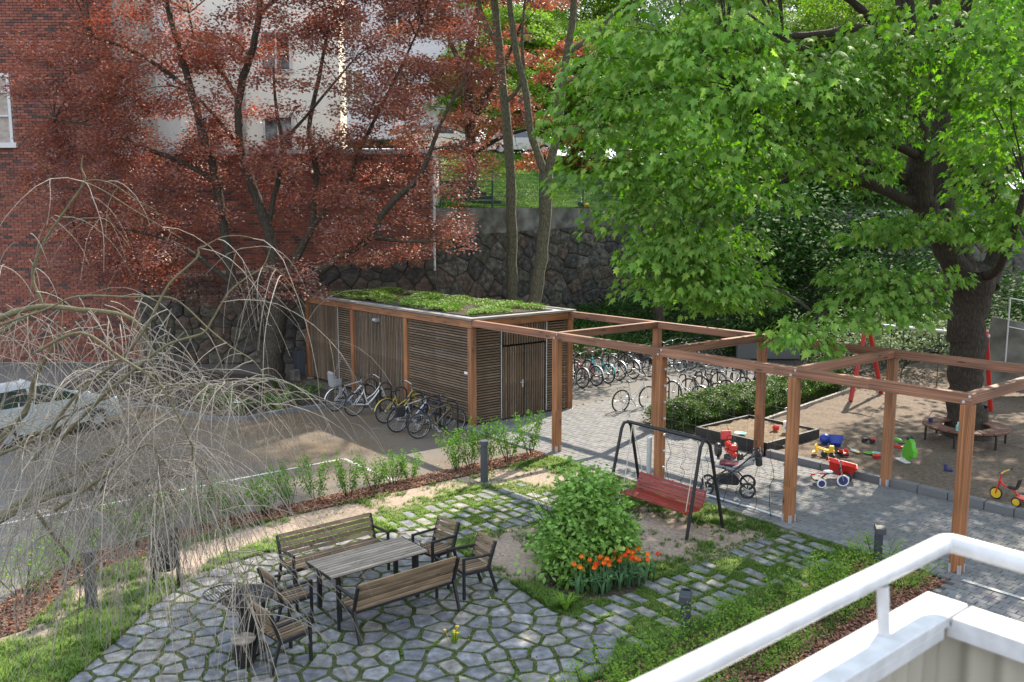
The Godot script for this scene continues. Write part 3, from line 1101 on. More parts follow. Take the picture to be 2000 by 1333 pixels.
# ---------------------------------------------------------------- shed and pergola
func slats(t: Node3D, x0: float, x1: float, y0: float, y1: float, at: Callable, upright: bool, pitch: float, wide: float) -> void:
	var b := MB.new()
	var ln := (y1 - y0) if upright else (x1 - x0)
	b.box(Vector3.ZERO, Vector3(wide, ln, 0.03) if upright else Vector3(ln, wide, 0.03), Basis(), 0.004)
	var m := b.mesh()
	var k := (x0 if upright else y0) + pitch * 0.5
	var stop := x1 if upright else y1
	while k < stop:
		var xf: Transform3D = at.call(k if upright else (x0 + x1) / 2.0, (y0 + y1) / 2.0 if upright else k)
		xf.origin += xf.basis.z * rnd(-0.003, 0.003)
		put("slat", m, M["slat%d" % rg.randi_range(0, 5)], t, xf)
		k += pitch

func shed() -> void:
	var t := thing("bicycle_shed", "timber slat shed with orange posts and a planted roof", "shed", Vector3.ZERO)
	var front := func(x, y): return Transform3D(Basis(), Vector3(x, y, 0.02))
	var side := func(z, y): return Transform3D(Basis(Vector3.UP, PI / 2), Vector3(0.02, y, z))
	var y1 := TOP - 0.24
	# posts
	for k in 4:
		for back in 2:
			var b := MB.new()
			b.box(Vector3(-LONG + k * LONG / 3.0, (TOP - 0.24) / 2.0 + 0.02, -back * DEEP), Vector3(0.18, TOP - 0.28, 0.18), Basis(), 0.008)
			part("post", b, M["larch%d" % ((k + back) % 4)], t)
			b = MB.new()
			b.box(Vector3(-LONG + k * LONG / 3.0, 0.03, -back * DEEP), Vector3(0.2, 0.05, 0.2), Basis(), 0.005)
			part("post_foot", b, M.galvanised, t)
	# boarded back, far end and partitions inside; the slats are open between
	var s := MB.new()
	s.box(Vector3(-LONG / 2.0, 1.4, -DEEP + 0.1), Vector3(LONG - 0.2, 2.78, 0.03))
	s.box(Vector3(-LONG + 0.1, 1.4, -DEEP / 2.0), Vector3(0.03, 2.78, DEEP - 0.24))
	part("back_boarding", s, M.inner_board, t)
	for k in 2:
		s = MB.new()
		s.box(Vector3(-LONG / 3.0 * (k + 1) - 0.1, 1.4, -DEEP / 2.0), Vector3(0.03, 2.78, DEEP - 0.24))
		part("partition", s, M.inner_board, t)
	var bay := LONG / 3.0
	slats(t, -LONG + 0.1, -7.62, 0.12, y1, front, true, 0.094, 0.056)
	slats(t, -7.56, -bay * 2 - 0.1, 0.12, y1, front, false, 0.076, 0.05)
	slats(t, -bay * 2 + 0.1, -bay - 0.1, 0.12, y1, front, true, 0.094, 0.056)
	slats(t, -bay + 0.1, -0.1, 0.12, y1, front, false, 0.076, 0.05)
	slats(t, -0.98, -0.1, 0.10, y1, side, false, 0.076, 0.05)
	slats(t, -DEEP + 0.1, -2.74, 0.10, y1, side, false, 0.076, 0.05)
	slats(t, -2.68, -1.04, 2.22, y1, side, true, 0.094, 0.056)
	# double door of upright slats
	for d in 2:
		var z0 := -2.66 + d * 0.81
		var dr := MB.new()
		for q in [0.2, 1.1, 2.0]:
			dr.box(Vector3(-0.03, q, z0 + 0.4), Vector3(0.03, 0.1, 0.78), Basis(), 0.004)
		var door := part("door", dr, M.slat2, t)
		slats(door, z0 + 0.01, z0 + 0.79, 0.10, 2.16, side, true, 0.0866, 0.056)
		if d == 1:
			var hn := MB.new()
			hn.box(Vector3(0.05, 1.05, z0 + 0.07), Vector3(0.02, 0.22, 0.05), Basis(), 0.004)
			hn.pipe([Vector3(0.05, 1.1, z0 + 0.07), Vector3(0.1, 1.1, z0 + 0.07), Vector3(0.1, 1.1, z0 + 0.19)], 0.011, 8)
			part("handle", hn, M.galvanised, door)
	# thin steel angle at the door edges
	for q in [[0, -7.59], [1, -1.01], [1, -2.71]]:
		var b := MB.new()
		if q[0] == 0: b.box(Vector3(q[1], 1.45, 0.035), Vector3(0.03, 2.66, 0.02))
		else: b.box(Vector3(0.035, 1.45, q[1]), Vector3(0.02, 2.66, 0.03))
		part("edge_angle", b, M.galvanised, t)
	# fascia beams
	for q in [[Vector3(-LONG - 0.12, TOP - 0.13, 0.0), Vector3(0.1, TOP - 0.13, 0.0)], [Vector3(-LONG - 0.12, TOP - 0.13, -DEEP), Vector3(0.1, TOP - 0.13, -DEEP)], [Vector3(0.0, TOP - 0.132, -0.1), Vector3(0.0, TOP - 0.132, -DEEP + 0.1)], [Vector3(-LONG, TOP - 0.132, -0.1), Vector3(-LONG, TOP - 0.132, -DEEP + 0.1)]]:
		var b := MB.new()
		b.bar(q[0], q[1], 0.17, 0.2, 0.006)
		part("fascia", b, M["larch%d" % rg.randi_range(0, 3)], t)
	var rb := MB.new()
	rb.box(Vector3(-LONG / 2.0, TOP - 0.03, -DEEP / 2.0), Vector3(LONG + 0.1, 0.08, DEEP + 0.1))
	var roof := part("roof", rb, M.zinc, t)
	for q in [[Vector3(-LONG - 0.17, TOP + 0.02, 0.07), Vector3(0.16, TOP + 0.02, 0.07)], [Vector3(-LONG - 0.17, TOP + 0.02, -DEEP - 0.07), Vector3(0.16, TOP + 0.02, -DEEP - 0.07)], [Vector3(0.09, TOP + 0.023, 0.0), Vector3(0.09, TOP + 0.023, -DEEP)], [Vector3(-LONG - 0.09, TOP + 0.023, 0.0), Vector3(-LONG - 0.09, TOP + 0.023, -DEEP)]]:
		var b := MB.new()
		b.bar(q[0], q[1], 0.15, 0.06, 0.006)
		part("roof_edge", b, M.grey_board, roof)
	# planted roof
	var soilm := MB.new()
	soilm.box(Vector3(-LONG / 2.0, TOP + 0.015, -DEEP / 2.0), Vector3(LONG - 0.75, 0.05, DEEP - 0.65))
	part("roof_soil", soilm, M.soil, roof)
	var f := FastNoiseLite.new()
	f.seed = 3; f.frequency = 0.5; f.fractal_octaves = 3
	var tuft := spray(0.05, 7, 0.05, 4, 0.5)
	var xfs := []
	var cols := PackedColorArray()
	while xfs.size() < 15000:
		var x := rnd(-LONG + 0.5, -0.5)
		var z := rnd(-DEEP + 0.4, -0.42)
		var g := f.get_noise_2d(x, z) + 0.12
		var bare := absf(x + 4.1 + z * 0.9 + 1.2) < 0.5 + f.get_noise_2d(z * 2.0, x) * 0.5
		if bare and rg.randf() < 0.85: continue
		if x > -1.2 and rg.randf() < 0.6: continue
		if g < rnd(-0.12, 0.2): continue
		var c := Color(0.19, 0.29, 0.06) if rg.randf() < 0.75 else Color(0.27, 0.28, 0.1)
		if g < 0.0 and rg.randf() < 0.4: c = Color(0.22, 0.14, 0.07)
		xfs.append(Transform3D(Basis(Vector3.UP, rnd(0, TAU)).scaled(Vector3.ONE * rnd(0.7, 1.5)), Vector3(x, TOP + 0.055 + clampf(g, 0, 0.6) * 0.14 + rnd(-0.01, 0.02), z)))
		cols.append(tinted(c, 0.25))
	many("sedum", tuft, M.grass_blade, roof, xfs, cols)
	# wall light over the racks
	var lp := MB.new()
	lp.lathe([[0.0, 0.0], [0.055, 0.0], [0.055, 0.2], [0.0, 0.2]], 14, Transform3D(Basis(Vector3.FORWARD, PI / 2), Vector3(-5.05, 2.58, 0.13)))
	lp.box(Vector3(-4.9, 2.58, 0.07), Vector3(0.1, 0.1, 0.1), Basis(), 0.006)
	tag(part("wall_lamp", lp, M.galvanised, self), "small grey cylinder lamp on the shed's slat wall", "lamp")
	var sg := MB.new()
	sg.box(Vector3(-0.22, 1.52, 0.05), Vector3(0.15, 0.07, 0.01), Basis(), 0.002)
	tag(part("number_plate", sg, M.white_plastic, self), "little white plate on the slats beside the shed's corner post", "sign")
	# faded chalk scrawl on the slats
	var sc := MB.new()
	for q in [[[-1.75, 1.9], [-1.7, 2.0], [-1.64, 1.91]], [[-1.58, 1.92], [-1.52, 2.02], [-1.46, 1.95]], [[-1.42, 1.93], [-1.38, 2.03], [-1.3, 1.96], [-1.24, 2.05]], [[-1.2, 1.98], [-1.12, 2.07], [-1.02, 2.09], [-0.9, 2.1]], [[-1.7, 2.28], [-1.62, 2.36], [-1.56, 2.3], [-1.48, 2.27]]]:
		for k in q.size() - 1:
			sc.bar(Vector3(q[k][0], q[k][1], 0.041), Vector3(q[k + 1][0], q[k + 1][1], 0.041), 0.014, 0.003)
	part("chalk_scrawl", sc, M.grey_cloth, t)

func pergola() -> void:
	var t := thing("pergola", "long stained timber pergola over the paved path", "pergola", Vector3.ZERO)
	for k in range(1, 5):
		for back in 2:
			var b := MB.new()
			b.box(Vector3(PX[k], (TOP - 0.18) / 2.0 + 0.03, -back * DEEP), Vector3(0.18, TOP - 0.18 - 0.06, 0.18), Basis(), 0.008)
			part("post", b, M["larch%d" % ((k * 2 + back) % 4)], t)
			b = MB.new()
			for s in [-1, 1]:
				b.box(Vector3(PX[k] + s * 0.07, 0.1, -back * DEEP + 0.093), Vector3(0.035, 0.2, 0.008))
				b.box(Vector3(PX[k] + 0.093, 0.1, -back * DEEP + s * 0.07), Vector3(0.008, 0.2, 0.035))
			b.box(Vector3(PX[k], 0.045, -back * DEEP), Vector3(0.14, 0.05, 0.14))
			part("post_shoe", b, M.galvanised, t)
	for k in range(1, 5):
		for q in [[-0.045, -0.05], [0.045, 0.05]]:
			var b := MB.new()
			b.lathe([[0.026, 0.0], [0.026, 0.004], [0.014, 0.004], [0.014, 0.014], [0.0, 0.014]], 8, Transform3D(Basis(Vector3.RIGHT, PI / 2), Vector3(PX[k] + q[0], TOP - 0.09 + q[1], 0.07)))
			part("bolt", b, M.galvanised, t)
	for back in 2:
		for k in 4:
			var b := MB.new()
			b.bar(Vector3(PX[k] + (0.1 if k == 0 else 0.002), TOP - 0.09, -back * DEEP), Vector3(PX[k + 1] + (0.09 if k == 3 else 0.0), TOP - 0.09, -back * DEEP), 0.14, 0.18, 0.006)
			part("beam", b, M["beam%d" % ((k + back) % 3)], t)
	for k in range(1, 5):
		var b := MB.new()
		b.bar(Vector3(PX[k], TOP - 0.085, -0.075), Vector3(PX[k], TOP - 0.085, -DEEP + 0.075), 0.14, 0.18, 0.006)
		part("cross_beam", b, M["beam%d" % (k % 3)], t)
	# wire trellis between the second and third front posts
	var w := thing("wire_trellis", "thin wire trellis with bare climbers between two pergola posts", "trellis", Vector3(PX[2], 0, 0.02))
	var span: float = PX[3] - PX[2]
	for k in 7:
		var y := 0.42 + k * 0.36
		var b := MB.new()
		b.rod(Vector3(0.09, y, 0), Vector3(span - 0.09, y, 0), 0.0019, 4)
		var wire := part("wire", b, M.wire_steel, w)
		for e in 2:
			b = MB.new()
			var x := 0.09 if e == 0 else span - 0.09
			var d := 1.0 if e == 0 else -1.0
			b.rod(Vector3(x, y, 0), Vector3(x + d * 0.09, y, 0), 0.009, 8)
			b.box(Vector3(x + d * 0.05, y, 0), Vector3(0.02, 0.05, 0.05), Basis(), 0.004)
			part("bracket", b, M.galvanised, wire)
	for k in 9:
		var b := MB.new()
		var x := 0.35 + k * (span - 0.7) / 8.0
		b.rod(Vector3(x, 0.1, 0.006), Vector3(x, 2.84, 0.006), 0.0018, 4)
		part("wire", b, M.wire_steel, w)
	var rail := MB.new()
	rail.rod(Vector3(0.09, 0.1, 0), Vector3(span - 0.09, 0.1, 0), 0.025, 10)
	part("bottom_rail", rail, M.galvanised, w)
	for k in 8:
		var b := MB.new()
		var p := PackedVector3Array()
		var r := PackedFloat32Array()
		var x := 0.3 + k * (span - 0.6) / 7.0 + rnd(-0.1, 0.1)
		var top := rnd(1.0, 2.4)
		var n := 14
		for s in n + 1:
			p.append(Vector3(x + sin(s * 1.3 + k) * 0.05 + rnd(-0.03, 0.03), top * s / n, 0.02 + sin(s * 2.0) * 0.02))
			r.append(lerpf(0.007, 0.002, float(s) / n))
		b.tube(p, r, 5)
		for s in 5:
			var a := p[rg.randi_range(3, n - 1)]
			var d := Vector3(rnd(-0.3, 0.3), rnd(-0.35, 0.1), rnd(-0.05, 0.05))
			b.tube(PackedVector3Array([a, a + d * 0.5 + Vector3.UP * 0.05, a + d]), PackedFloat32Array([0.003, 0.0025, 0.0015]), 4)
		tag(part("climber", b, M.bark0, self, Transform3D(Basis(), Vector3(PX[2], 0, 0.02))), "bare brown climber stem twining up the wire trellis", "climber", "bare climbers on the wire trellis")
	var pole := MB.new()
	pole.rod(Vector3(6.62, 0, 0.1), Vector3(6.62, 1.02, 0.1), 0.055, 14)
	pole.lathe([[0.058, 1.02], [0.05, 1.045], [0.0, 1.05]], 14, Transform3D(Basis(), Vector3(6.62, 0, 0.1)))
	tag(part("steel_pipe", pole, M.galvanised, self), "short grey steel pipe standing beside a pergola post", "pipe")
# ---------------------------------------------------------------- playground
func playground() -> void:
	structure("playground_sand", sheet(2.6, -26.0, 30.0, -3.75, 0.06), M.playsand)
	var sf := FastNoiseLite.new()
	sf.seed = 31; sf.frequency = 1.1; sf.fractal_octaves = 4
	var sm := MB.new()
	for i in 161:
		for j in 141:
			var gx := 2.7 + i * 0.09
			var gz := -16.3 + j * 0.0885
			var e := minf(1.0, (-3.83 - gz) / 0.3)
			var h0 := 0.1 + sf.get_noise_2d(gx, gz) * 0.045 * e
			sm.vert(Vector3(gx, h0, gz), Vector3(-(sf.get_noise_2d(gx + 0.09, gz) - sf.get_noise_2d(gx - 0.09, gz)) * 0.25, 1, -(sf.get_noise_2d(gx, gz + 0.09) - sf.get_noise_2d(gx, gz - 0.09)) * 0.25).normalized())
	for i in 160:
		for j in 140:
			var q := i * 141 + j
			sm.tri(q, q + 1, q + 142); sm.tri(q, q + 142, q + 141)
	structure("trodden_sand", sm, M.playsand)
	# granite kerb between path and sand
	var kerb := thing("playground_kerb", "grey granite kerb between the paved path and the sand", "kerb", Vector3.ZERO)
	var x := 7.02
	while x < 20.0:
		var l := rnd(0.55, 0.85)
		var b := MB.new()
		b.box(Vector3(x + l / 2.0, 0.1, -3.74), Vector3(l - 0.012, 0.2 + rnd(-0.008, 0.008), 0.2), Basis(Vector3.UP, rnd(-0.008, 0.008)), 0.015)
		part("kerbstone", b, M.kerb, kerb)
		x += l
	x = 2.9
	while x < 4.8:
		var b := MB.new()
		b.box(Vector3(x + 0.35, 0.06, -3.7), Vector3(0.688, 0.12, 0.14), Basis(), 0.012)
		part("kerbstone", b, M.kerb, kerb)
		x += 0.7
	# timber edge behind the sand, by the hedge
	var edge := thing("sand_edging", "low grey timber edging along the hedge", "edging", Vector3.ZERO)
	for k in 4:
		var b := MB.new()
		b.bar(Vector3(5.0 - k * 0.22, 0.12, -6.4 - k * 1.55), Vector3(4.78 - k * 0.22, 0.12, -7.94 - k * 1.55), 0.1, 0.16, 0.01)
		part("board", b, M.grey_board, edge)
	# sandbox
	var sb := thing("sandbox", "black timber sandbox beside the pergola", "sandbox", Vector3(5.88, 0, -4.93))
	for q in [[Vector3(0, 0.17, 1.12), Vector3(2.2, 0.34, 0.07)], [Vector3(0, 0.17, -1.12), Vector3(2.2, 0.34, 0.07)], [Vector3(1.065, 0.17, 0), Vector3(0.07, 0.34, 2.166)], [Vector3(-1.065, 0.17, 0), Vector3(0.07, 0.34, 2.166)]]:
		var b := MB.new()
		b.box(q[0], q[1], Basis(), 0.008)
		part("side_board", b, M.dark_board, sb)
	var f := FastNoiseLite.new()
	f.seed = 17; f.frequency = 1.3
	var s := MB.new()
	for i in 25:
		for j in 25:
			var px := -1.03 + i * 2.06 / 24.0
			var pz := -1.08 + j * 2.16 / 24.0
			s.vert(Vector3(px, 0.27 + f.get_noise_2d(px * 2.0, pz * 2.0) * 0.07, pz), Vector3(-f.get_noise_2d(px * 2.0 + 0.3, pz * 2.0) * 0.3, 1, -f.get_noise_2d(px * 2.0, pz * 2.0 + 0.3) * 0.3).normalized())
	for i in 24:
		for j in 24:
			var k := i * 25 + j
			s.tri(k, k + 1, k + 26); s.tri(k, k + 26, k + 25)
	part("sand", s, M.boxsand, sb)
	# red children's swing
	var sw := thing("playground_swing", "red A-frame children's swing with a grey top bar", "swing", Vector3(0, 0.1, 0))
	var bar_y := 2.35
	for e in [[4.9, -12.0], [8.5, -12.0]]:
		for d in [-0.95, 0.95]:
			var b := MB.new()
			b.rod(Vector3(e[0] + (0.1 if e[0] < 6 else -0.1), 0, e[1] + d), Vector3(e[0], bar_y + 0.12, e[1]), 0.07, 12)
			part("leg", b, M.red_paint, sw)
	var b0 := MB.new()
	b0.rod(Vector3(4.8, bar_y, -12.0), Vector3(8.6, bar_y, -12.0), 0.05, 12)
	part("top_bar", b0, M.galvanised, sw)
	for k in 2:
		var cx := 5.9 + k * 1.5
		var st := MB.new()
		st.box(Vector3(cx, 0.45, -12.0), Vector3(0.44, 0.05, 0.2), Basis(), 0.015)
		var seat := part("seat", st, M.black_plastic, sw)
		for d in [-0.2, 0.2]:
			var c := MB.new()
			c.rod(Vector3(cx + d, 0.46, -12.0), Vector3(cx + d, bar_y, -12.0), 0.011, 6)
			part("chain", c, M.black_steel, seat)
	# round bench about the trunk
	var tc := Vector3(9.56, 0.1, -8.62)
	var tb := thing("tree_bench", "round brown slat bench built round the maple trunk", "bench", tc)
	for k in 24:
		var b := MB.new()
		var a0 := TAU * k / 24.0
		var a1 := TAU * (k + 0.88) / 24.0
		b.slab(PackedVector2Array([Vector2(cos(a0), sin(a0)) * 0.56, Vector2(cos(a1), sin(a1)) * 0.56, Vector2(cos(a1), sin(a1)) * 1.02, Vector2(cos(a0), sin(a0)) * 1.02]), 0.40, 0.44, 0.006)
		part("slat", b, M.bench_slat, tb)
	var rim := MB.new()
	for r in [0.63, 0.95]:
		rim.ring(r, 0.02, Transform3D(Basis(Vector3.RIGHT, PI / 2), Vector3(0, 0.385, 0)), 40, 6)
	part("ring_frame", rim, M.black_steel, tb)
	for k in 6:
		var a := TAU * (k + 0.35) / 6.0
		var o := Vector3(cos(a), 0, sin(a))
		var b := MB.new()
		b.pipe([o * 0.95, o * 0.95 + Vector3.UP * 0.33, o * 0.91 + Vector3.UP * 0.37, o * 0.62 + Vector3.UP * 0.37], 0.028, 8)
		part("leg", b, M.black_steel, tb)

# ---------------------------------------------------------------- lawn, path slabs, patio
func on_stone(x: float, z: float, polys: Array) -> bool:
	for p in polys:
		if absf(p[1].x - x) < 0.9 and absf(p[1].y - z) < 0.9 and Geometry2D.is_point_in_polygon(Vector2(x, z), p[0]): return true
	return false

func lawn_and_patio() -> void:
	var lawn := structure("lawn", poly_sheet(vec2s(LAWN), 0.012, Rect2(3.0, 0.0, 10.5, 16.5)), M.lawn)
	var stones := []
	# irregular slate flags of the patio
	var outline := vec2s([[5.25, 8.5], [5.55, 6.5], [6.1, 5.5], [7.3, 5.75], [8.6, 5.85], [10.1, 6.05], [11.2, 5.8], [11.75, 6.5], [12.0, 8.5], [12.0, 12.5], [8.4, 12.8], [7.3, 11.6], [6.3, 10.7], [5.4, 9.6]])
	var hull := PackedVector2Array([Vector2(5, 5.2), Vector2(12.2, 5.2), Vector2(12.2, 13), Vector2(5, 13)])
	var pts := []
	var tries := 0
	while tries < 14000 and pts.size() < 520:
		tries += 1
		var p := Vector2(rnd(5.0, 12.2), rnd(5.2, 13.0))
		if not Geometry2D.is_point_in_polygon(p, outline): continue
		var ok := true
		var gap := 0.25 if rg.randf() < 0.55 else 0.36
		for q in pts:
			if p.distance_to(q) < gap:
				ok = false; break
		if ok: pts.append(p)
	var patio := structure("patio", poly_sheet(outline, 0.016), M.moss_joint)
	pts.sort_custom(func(p, q): return p.x + p.y > q.x + q.y)
	var rest := MB.new()
	var laid := 0
	for c in cells(pts, hull, 0.036, 2.0):
		if c.size() < 3: continue
		var cut := Geometry2D.intersect_polygons(c, outline)
		if cut.is_empty() or cut[0].size() < 3: continue
		c = cut[0]
		var ce := Vector2.ZERO
		for q in c: ce += q
		ce /= c.size()
		var keep := PackedVector2Array()
		for q in c:
			var d: Vector2 = q - ce
			keep.append(ce + d.limit_length(rnd(0.38, 0.5)))
		var shrink := rnd(0.92, 1.01)
		for k in keep.size(): keep[k] = ce + (keep[k] - ce) * shrink
		# broken, slightly uneven edges
		var rough := PackedVector2Array()
		for k in keep.size():
			var a := keep[k]
			var e := keep[(k + 1) % keep.size()]
			var len := a.distance_to(e)
			rough.append(a.lerp(ce, rnd(0.0, 0.1)))
			if len > 0.16: rough.append(a.lerp(e, rnd(0.35, 0.65)).lerp(ce, rnd(-0.02, 0.06)))
		stones.append([rough, ce])
		var b := MB.new()
		var tilt := Basis(Vector3.RIGHT, rnd(-0.012, 0.012)) * Basis(Vector3.BACK, rnd(-0.012, 0.012))
		var loc := PackedVector2Array()
		for q in rough: loc.append(q - ce)
		b.slab(loc, -0.03, 0.02 + rnd(-0.004, 0.005), 0.006)
		laid += 1
		if laid <= 298: part("flagstone", b, M["flag%d" % rg.randi_range(0, 5)], patio, Transform3D(tilt, Vector3(ce.x, 0.012, ce.y)))
		else:
			loc.clear()
			for q in rough: loc.append(q)
			rest.slab(loc, -0.02, 0.032 + rnd(-0.004, 0.005), 0.006)
	if laid > 298: part("flagstones", rest, M.flag3, patio).set_meta("kind", "stuff")
	# rectangular slabs set in the grass: two paths from the patio
	var path := structure("stepping_path", sheet(4.3, 2.0, 4.31, 2.01, 0.014), M.soil)
	for run in [[4.75, 6.7, 2.3, 5.9, 1], [10.2, 11.45, 0.55, 5.9, 0], [6.1, 7.0, 0.5, 2.6, 1]]:
		var z: float = run[2]
		var flip := false
		while z < run[3]:
			var x: float = run[0] + rnd(0.0, 0.25)
			var step := rnd(0.24, 0.3)
			while x < run[1]:
				var w := rnd(0.3, 0.6)
				if rg.randf() < 0.88:
					var b := MB.new()
					var hw := w / 2.0 - rnd(0.03, 0.075)
					var hz := step / 2.0 - rnd(0.02, 0.055)
					var loc := PackedVector2Array([Vector2(-hw + rnd(-0.02, 0.02), -hz), Vector2(hw, -hz + rnd(-0.02, 0.02)), Vector2(hw + rnd(-0.02, 0.02), hz), Vector2(-hw, hz + rnd(-0.02, 0.02))])
					var an := rnd(-0.12, 0.12)
					var ce := Vector2(x + w / 2.0, z + step / 2.0)
					b.slab(loc, -0.03, 0.028, 0.007)
					part("path_slab", b, M["flag%d" % rg.randi_range(0, 5)], path, Transform3D(Basis(Vector3.UP, an), Vector3(ce.x, 0.014, ce.y)))
					var wpoly := PackedVector2Array()
					for q in loc: wpoly.append(q.rotated(-an) + ce)
					stones.append([wpoly, ce])
				x += w
			z += step
			flip = not flip
	# grass
	var poly := vec2s(LAWN)
	var tuft_a := grass_tuft(9, 0.085, 0.05, 1)
	var tuft_b := grass_tuft(7, 0.13, 0.05, 2)
	var la := []
	var ca := PackedColorArray()
	var lb := []
	var cb := PackedColorArray()
	var grid := {}
	for s in stones:
		var k := Vector2i(int(floor(s[1].x)), int(floor(s[1].y)))
		for dx in [-1, 0, 1]:
			for dz in [-1, 0, 1]:
				var kk := k + Vector2i(dx, dz)
				if not grid.has(kk): grid[kk] = []
				grid[kk].append(s)
	for n in 300000:
		var x := rnd(3.6, 13.2)
		var z := rnd(0.3, 14.5)
		var p := Vector2(x, z)
		if x > 11.9 and rg.randf() < 0.6: continue
		var in_patio := Geometry2D.is_point_in_polygon(p, outline)
		var on_path := (x > 4.7 and x < 6.9 and z > 2.2 and z < 6.0) or (x > 10.1 and x < 11.6)
		var g := grass_at(x, z)
		if in_patio: g = 0.5 + gn.get_noise_2d(x * 1.6, z * 1.6) * 0.7
		elif x > 4.7 and x < 6.8 and z > 2.2 and z < 6.0: g = maxf(g, 0.6)
		elif x > 10.1 and x < 11.6 and z > 0.5: g = maxf(g, 0.55)
		if Vector2((x - 9.55) / 0.85, (z - 4.7) / 0.95).length() < 1.0: g *= 0.25
		if rg.randf() > g * sqrt(g) * 1.1: continue
		if not Geometry2D.is_point_in_polygon(p, poly): continue
		if on_stone(x, z, grid.get(Vector2i(int(floor(x)), int(floor(z))), [])): continue
		var xf := Transform3D(Basis(Vector3.UP, rnd(0, TAU)).scaled(Vector3(1, 1, 1) * rnd(0.5, 1.1) * (0.6 + 0.5 * g) * (0.5 if in_patio else (0.6 if on_path else 1.0))), Vector3(x, 0.012, z))
		var c := Color(0.145, 0.255, 0.045).lerp(Color(0.25, 0.33, 0.07), rnd(0, 1) * rnd(0, 1))
		if rg.randf() < 0.06: c = Color(0.3, 0.26, 0.13)
		if rg.randf() < 0.75:
			la.append(xf); ca.append(tinted(c, 0.2))
		else:
			lb.append(xf); cb.append(tinted(c, 0.2))
	many("short_grass", tuft_a, M.grass_blade, lawn, la, ca)
	many("long_grass", tuft_b, M.grass_blade, lawn, lb, cb)
	# scattered dry leaves and crumbs on lawn, patio and drive
	var scrap := oval_leaf(0.05, 0.6, 0.3)
	var xs := []
	var cs := PackedColorArray()
	for n in 3500:
		var p := Vector3(rnd(-8, 12), 0.04, rnd(0.4, 13.0))
		if p.x < 3.0: p.y = 0.012
		xs.append(Transform3D(Basis.from_euler(Vector3(rnd(-0.4, 0.4), rnd(0, TAU), rnd(-0.4, 0.4))).scaled(Vector3.ONE * rnd(0.3, 0.9)), p))
		cs.append(tinted([Color(0.25, 0.15, 0.07), Color(0.3, 0.24, 0.1), Color(0.16, 0.05, 0.03), Color(0.28, 0.3, 0.08)][rg.randi_range(0, 3)], 0.3))
	var litter := many("fallen_leaves", scrap, M.chips, self, xs, cs)
	litter.set_meta("label", "dry leaf scraps scattered over lawn, patio and drive")
	litter.set_meta("category", "leaves")

# ---------------------------------------------------------------- trees
func crown(t: Node3D, called: String, pads: Array, leaf: Mesh, material: Material, per: float, cols: Array, droop: float, size := Vector2(0.75, 1.2), single := 0, eye := Vector3(19.27, 5.78, 14.33)) -> void:
	var xfs := []
	var cs := PackedColorArray()
	var o := t.position
	for q in pads:
		var ce := Vector3(q[0], q[1], q[2])
		var tone: float = rnd(0.78, 1.24)
		var n := int(per * q[3] * q[3] * q[5])
		for k in n:
			var an := rnd(0, TAU)
			var r := sqrt(rg.randf())
			var h := rnd(-0.7, 1.0) * sqrt(maxf(0.05, 1.0 - r * r))
			var p := ce + Vector3(cos(an) * r * q[3], h * q[4] - r * r * q[4] * 0.7, sin(an) * r * q[3]) + Vector3(rnd(-1, 1), rnd(-1, 1), rnd(-1, 1)) * 0.07
			var out := Vector3(cos(an + rnd(-0.9, 0.9)), 0, sin(an + rnd(-0.9, 0.9)))
			var z := (out + Vector3.DOWN * (droop + rnd(-0.6, 0.5))).normalized()
			var side := z.cross(Vector3.UP).normalized().rotated(z, rnd(-0.75, 0.75))
			var y := side.cross(z).normalized()
			if y.y < 0: 
				y = -y; side = -side
			var s := rnd(size.x, size.y)
			xfs.append(Transform3D(Basis(y.cross(z) * s, y * s, z * s), p - o))
			var c: Color = cols[rg.randi_range(0, cols.size() - 1)]
			cs.append(tinted(Color(c.r * tone, c.g * tone, c.b * tone), 0.18))
	var cr := many(called, leaf, material, t, xfs, cs, single == 0)
	if single > 0:
		# the leaves that show largest, one by one
		cr.set_meta("kind", "stuff")
		var near := []
		for k in xfs.size():
			var p: Vector3 = xfs[k].origin + o
			var d := p - eye
			var f := Vector3(-0.767, -0.138, -0.627)
			var dep := d.dot(f)
			if dep > 0 and absf(d.dot(Vector3(0.633, 0, -0.774))) < dep * 0.56 and d.y < dep * 0.22 and p.y > 2.4:
				near.append([dep, k])
		near.sort_custom(func(a, b): return a[0] < b[0])
		for k in mini(single, near.size()):
			var q: Transform3D = xfs[near[k][1]]
			put("leaf", leaf, M["big_leaf%d" % (k % 3)], cr, Transform3D(q.basis, q.origin + Vector3(0, 0.05, 0) + q.basis.x * 0.3))

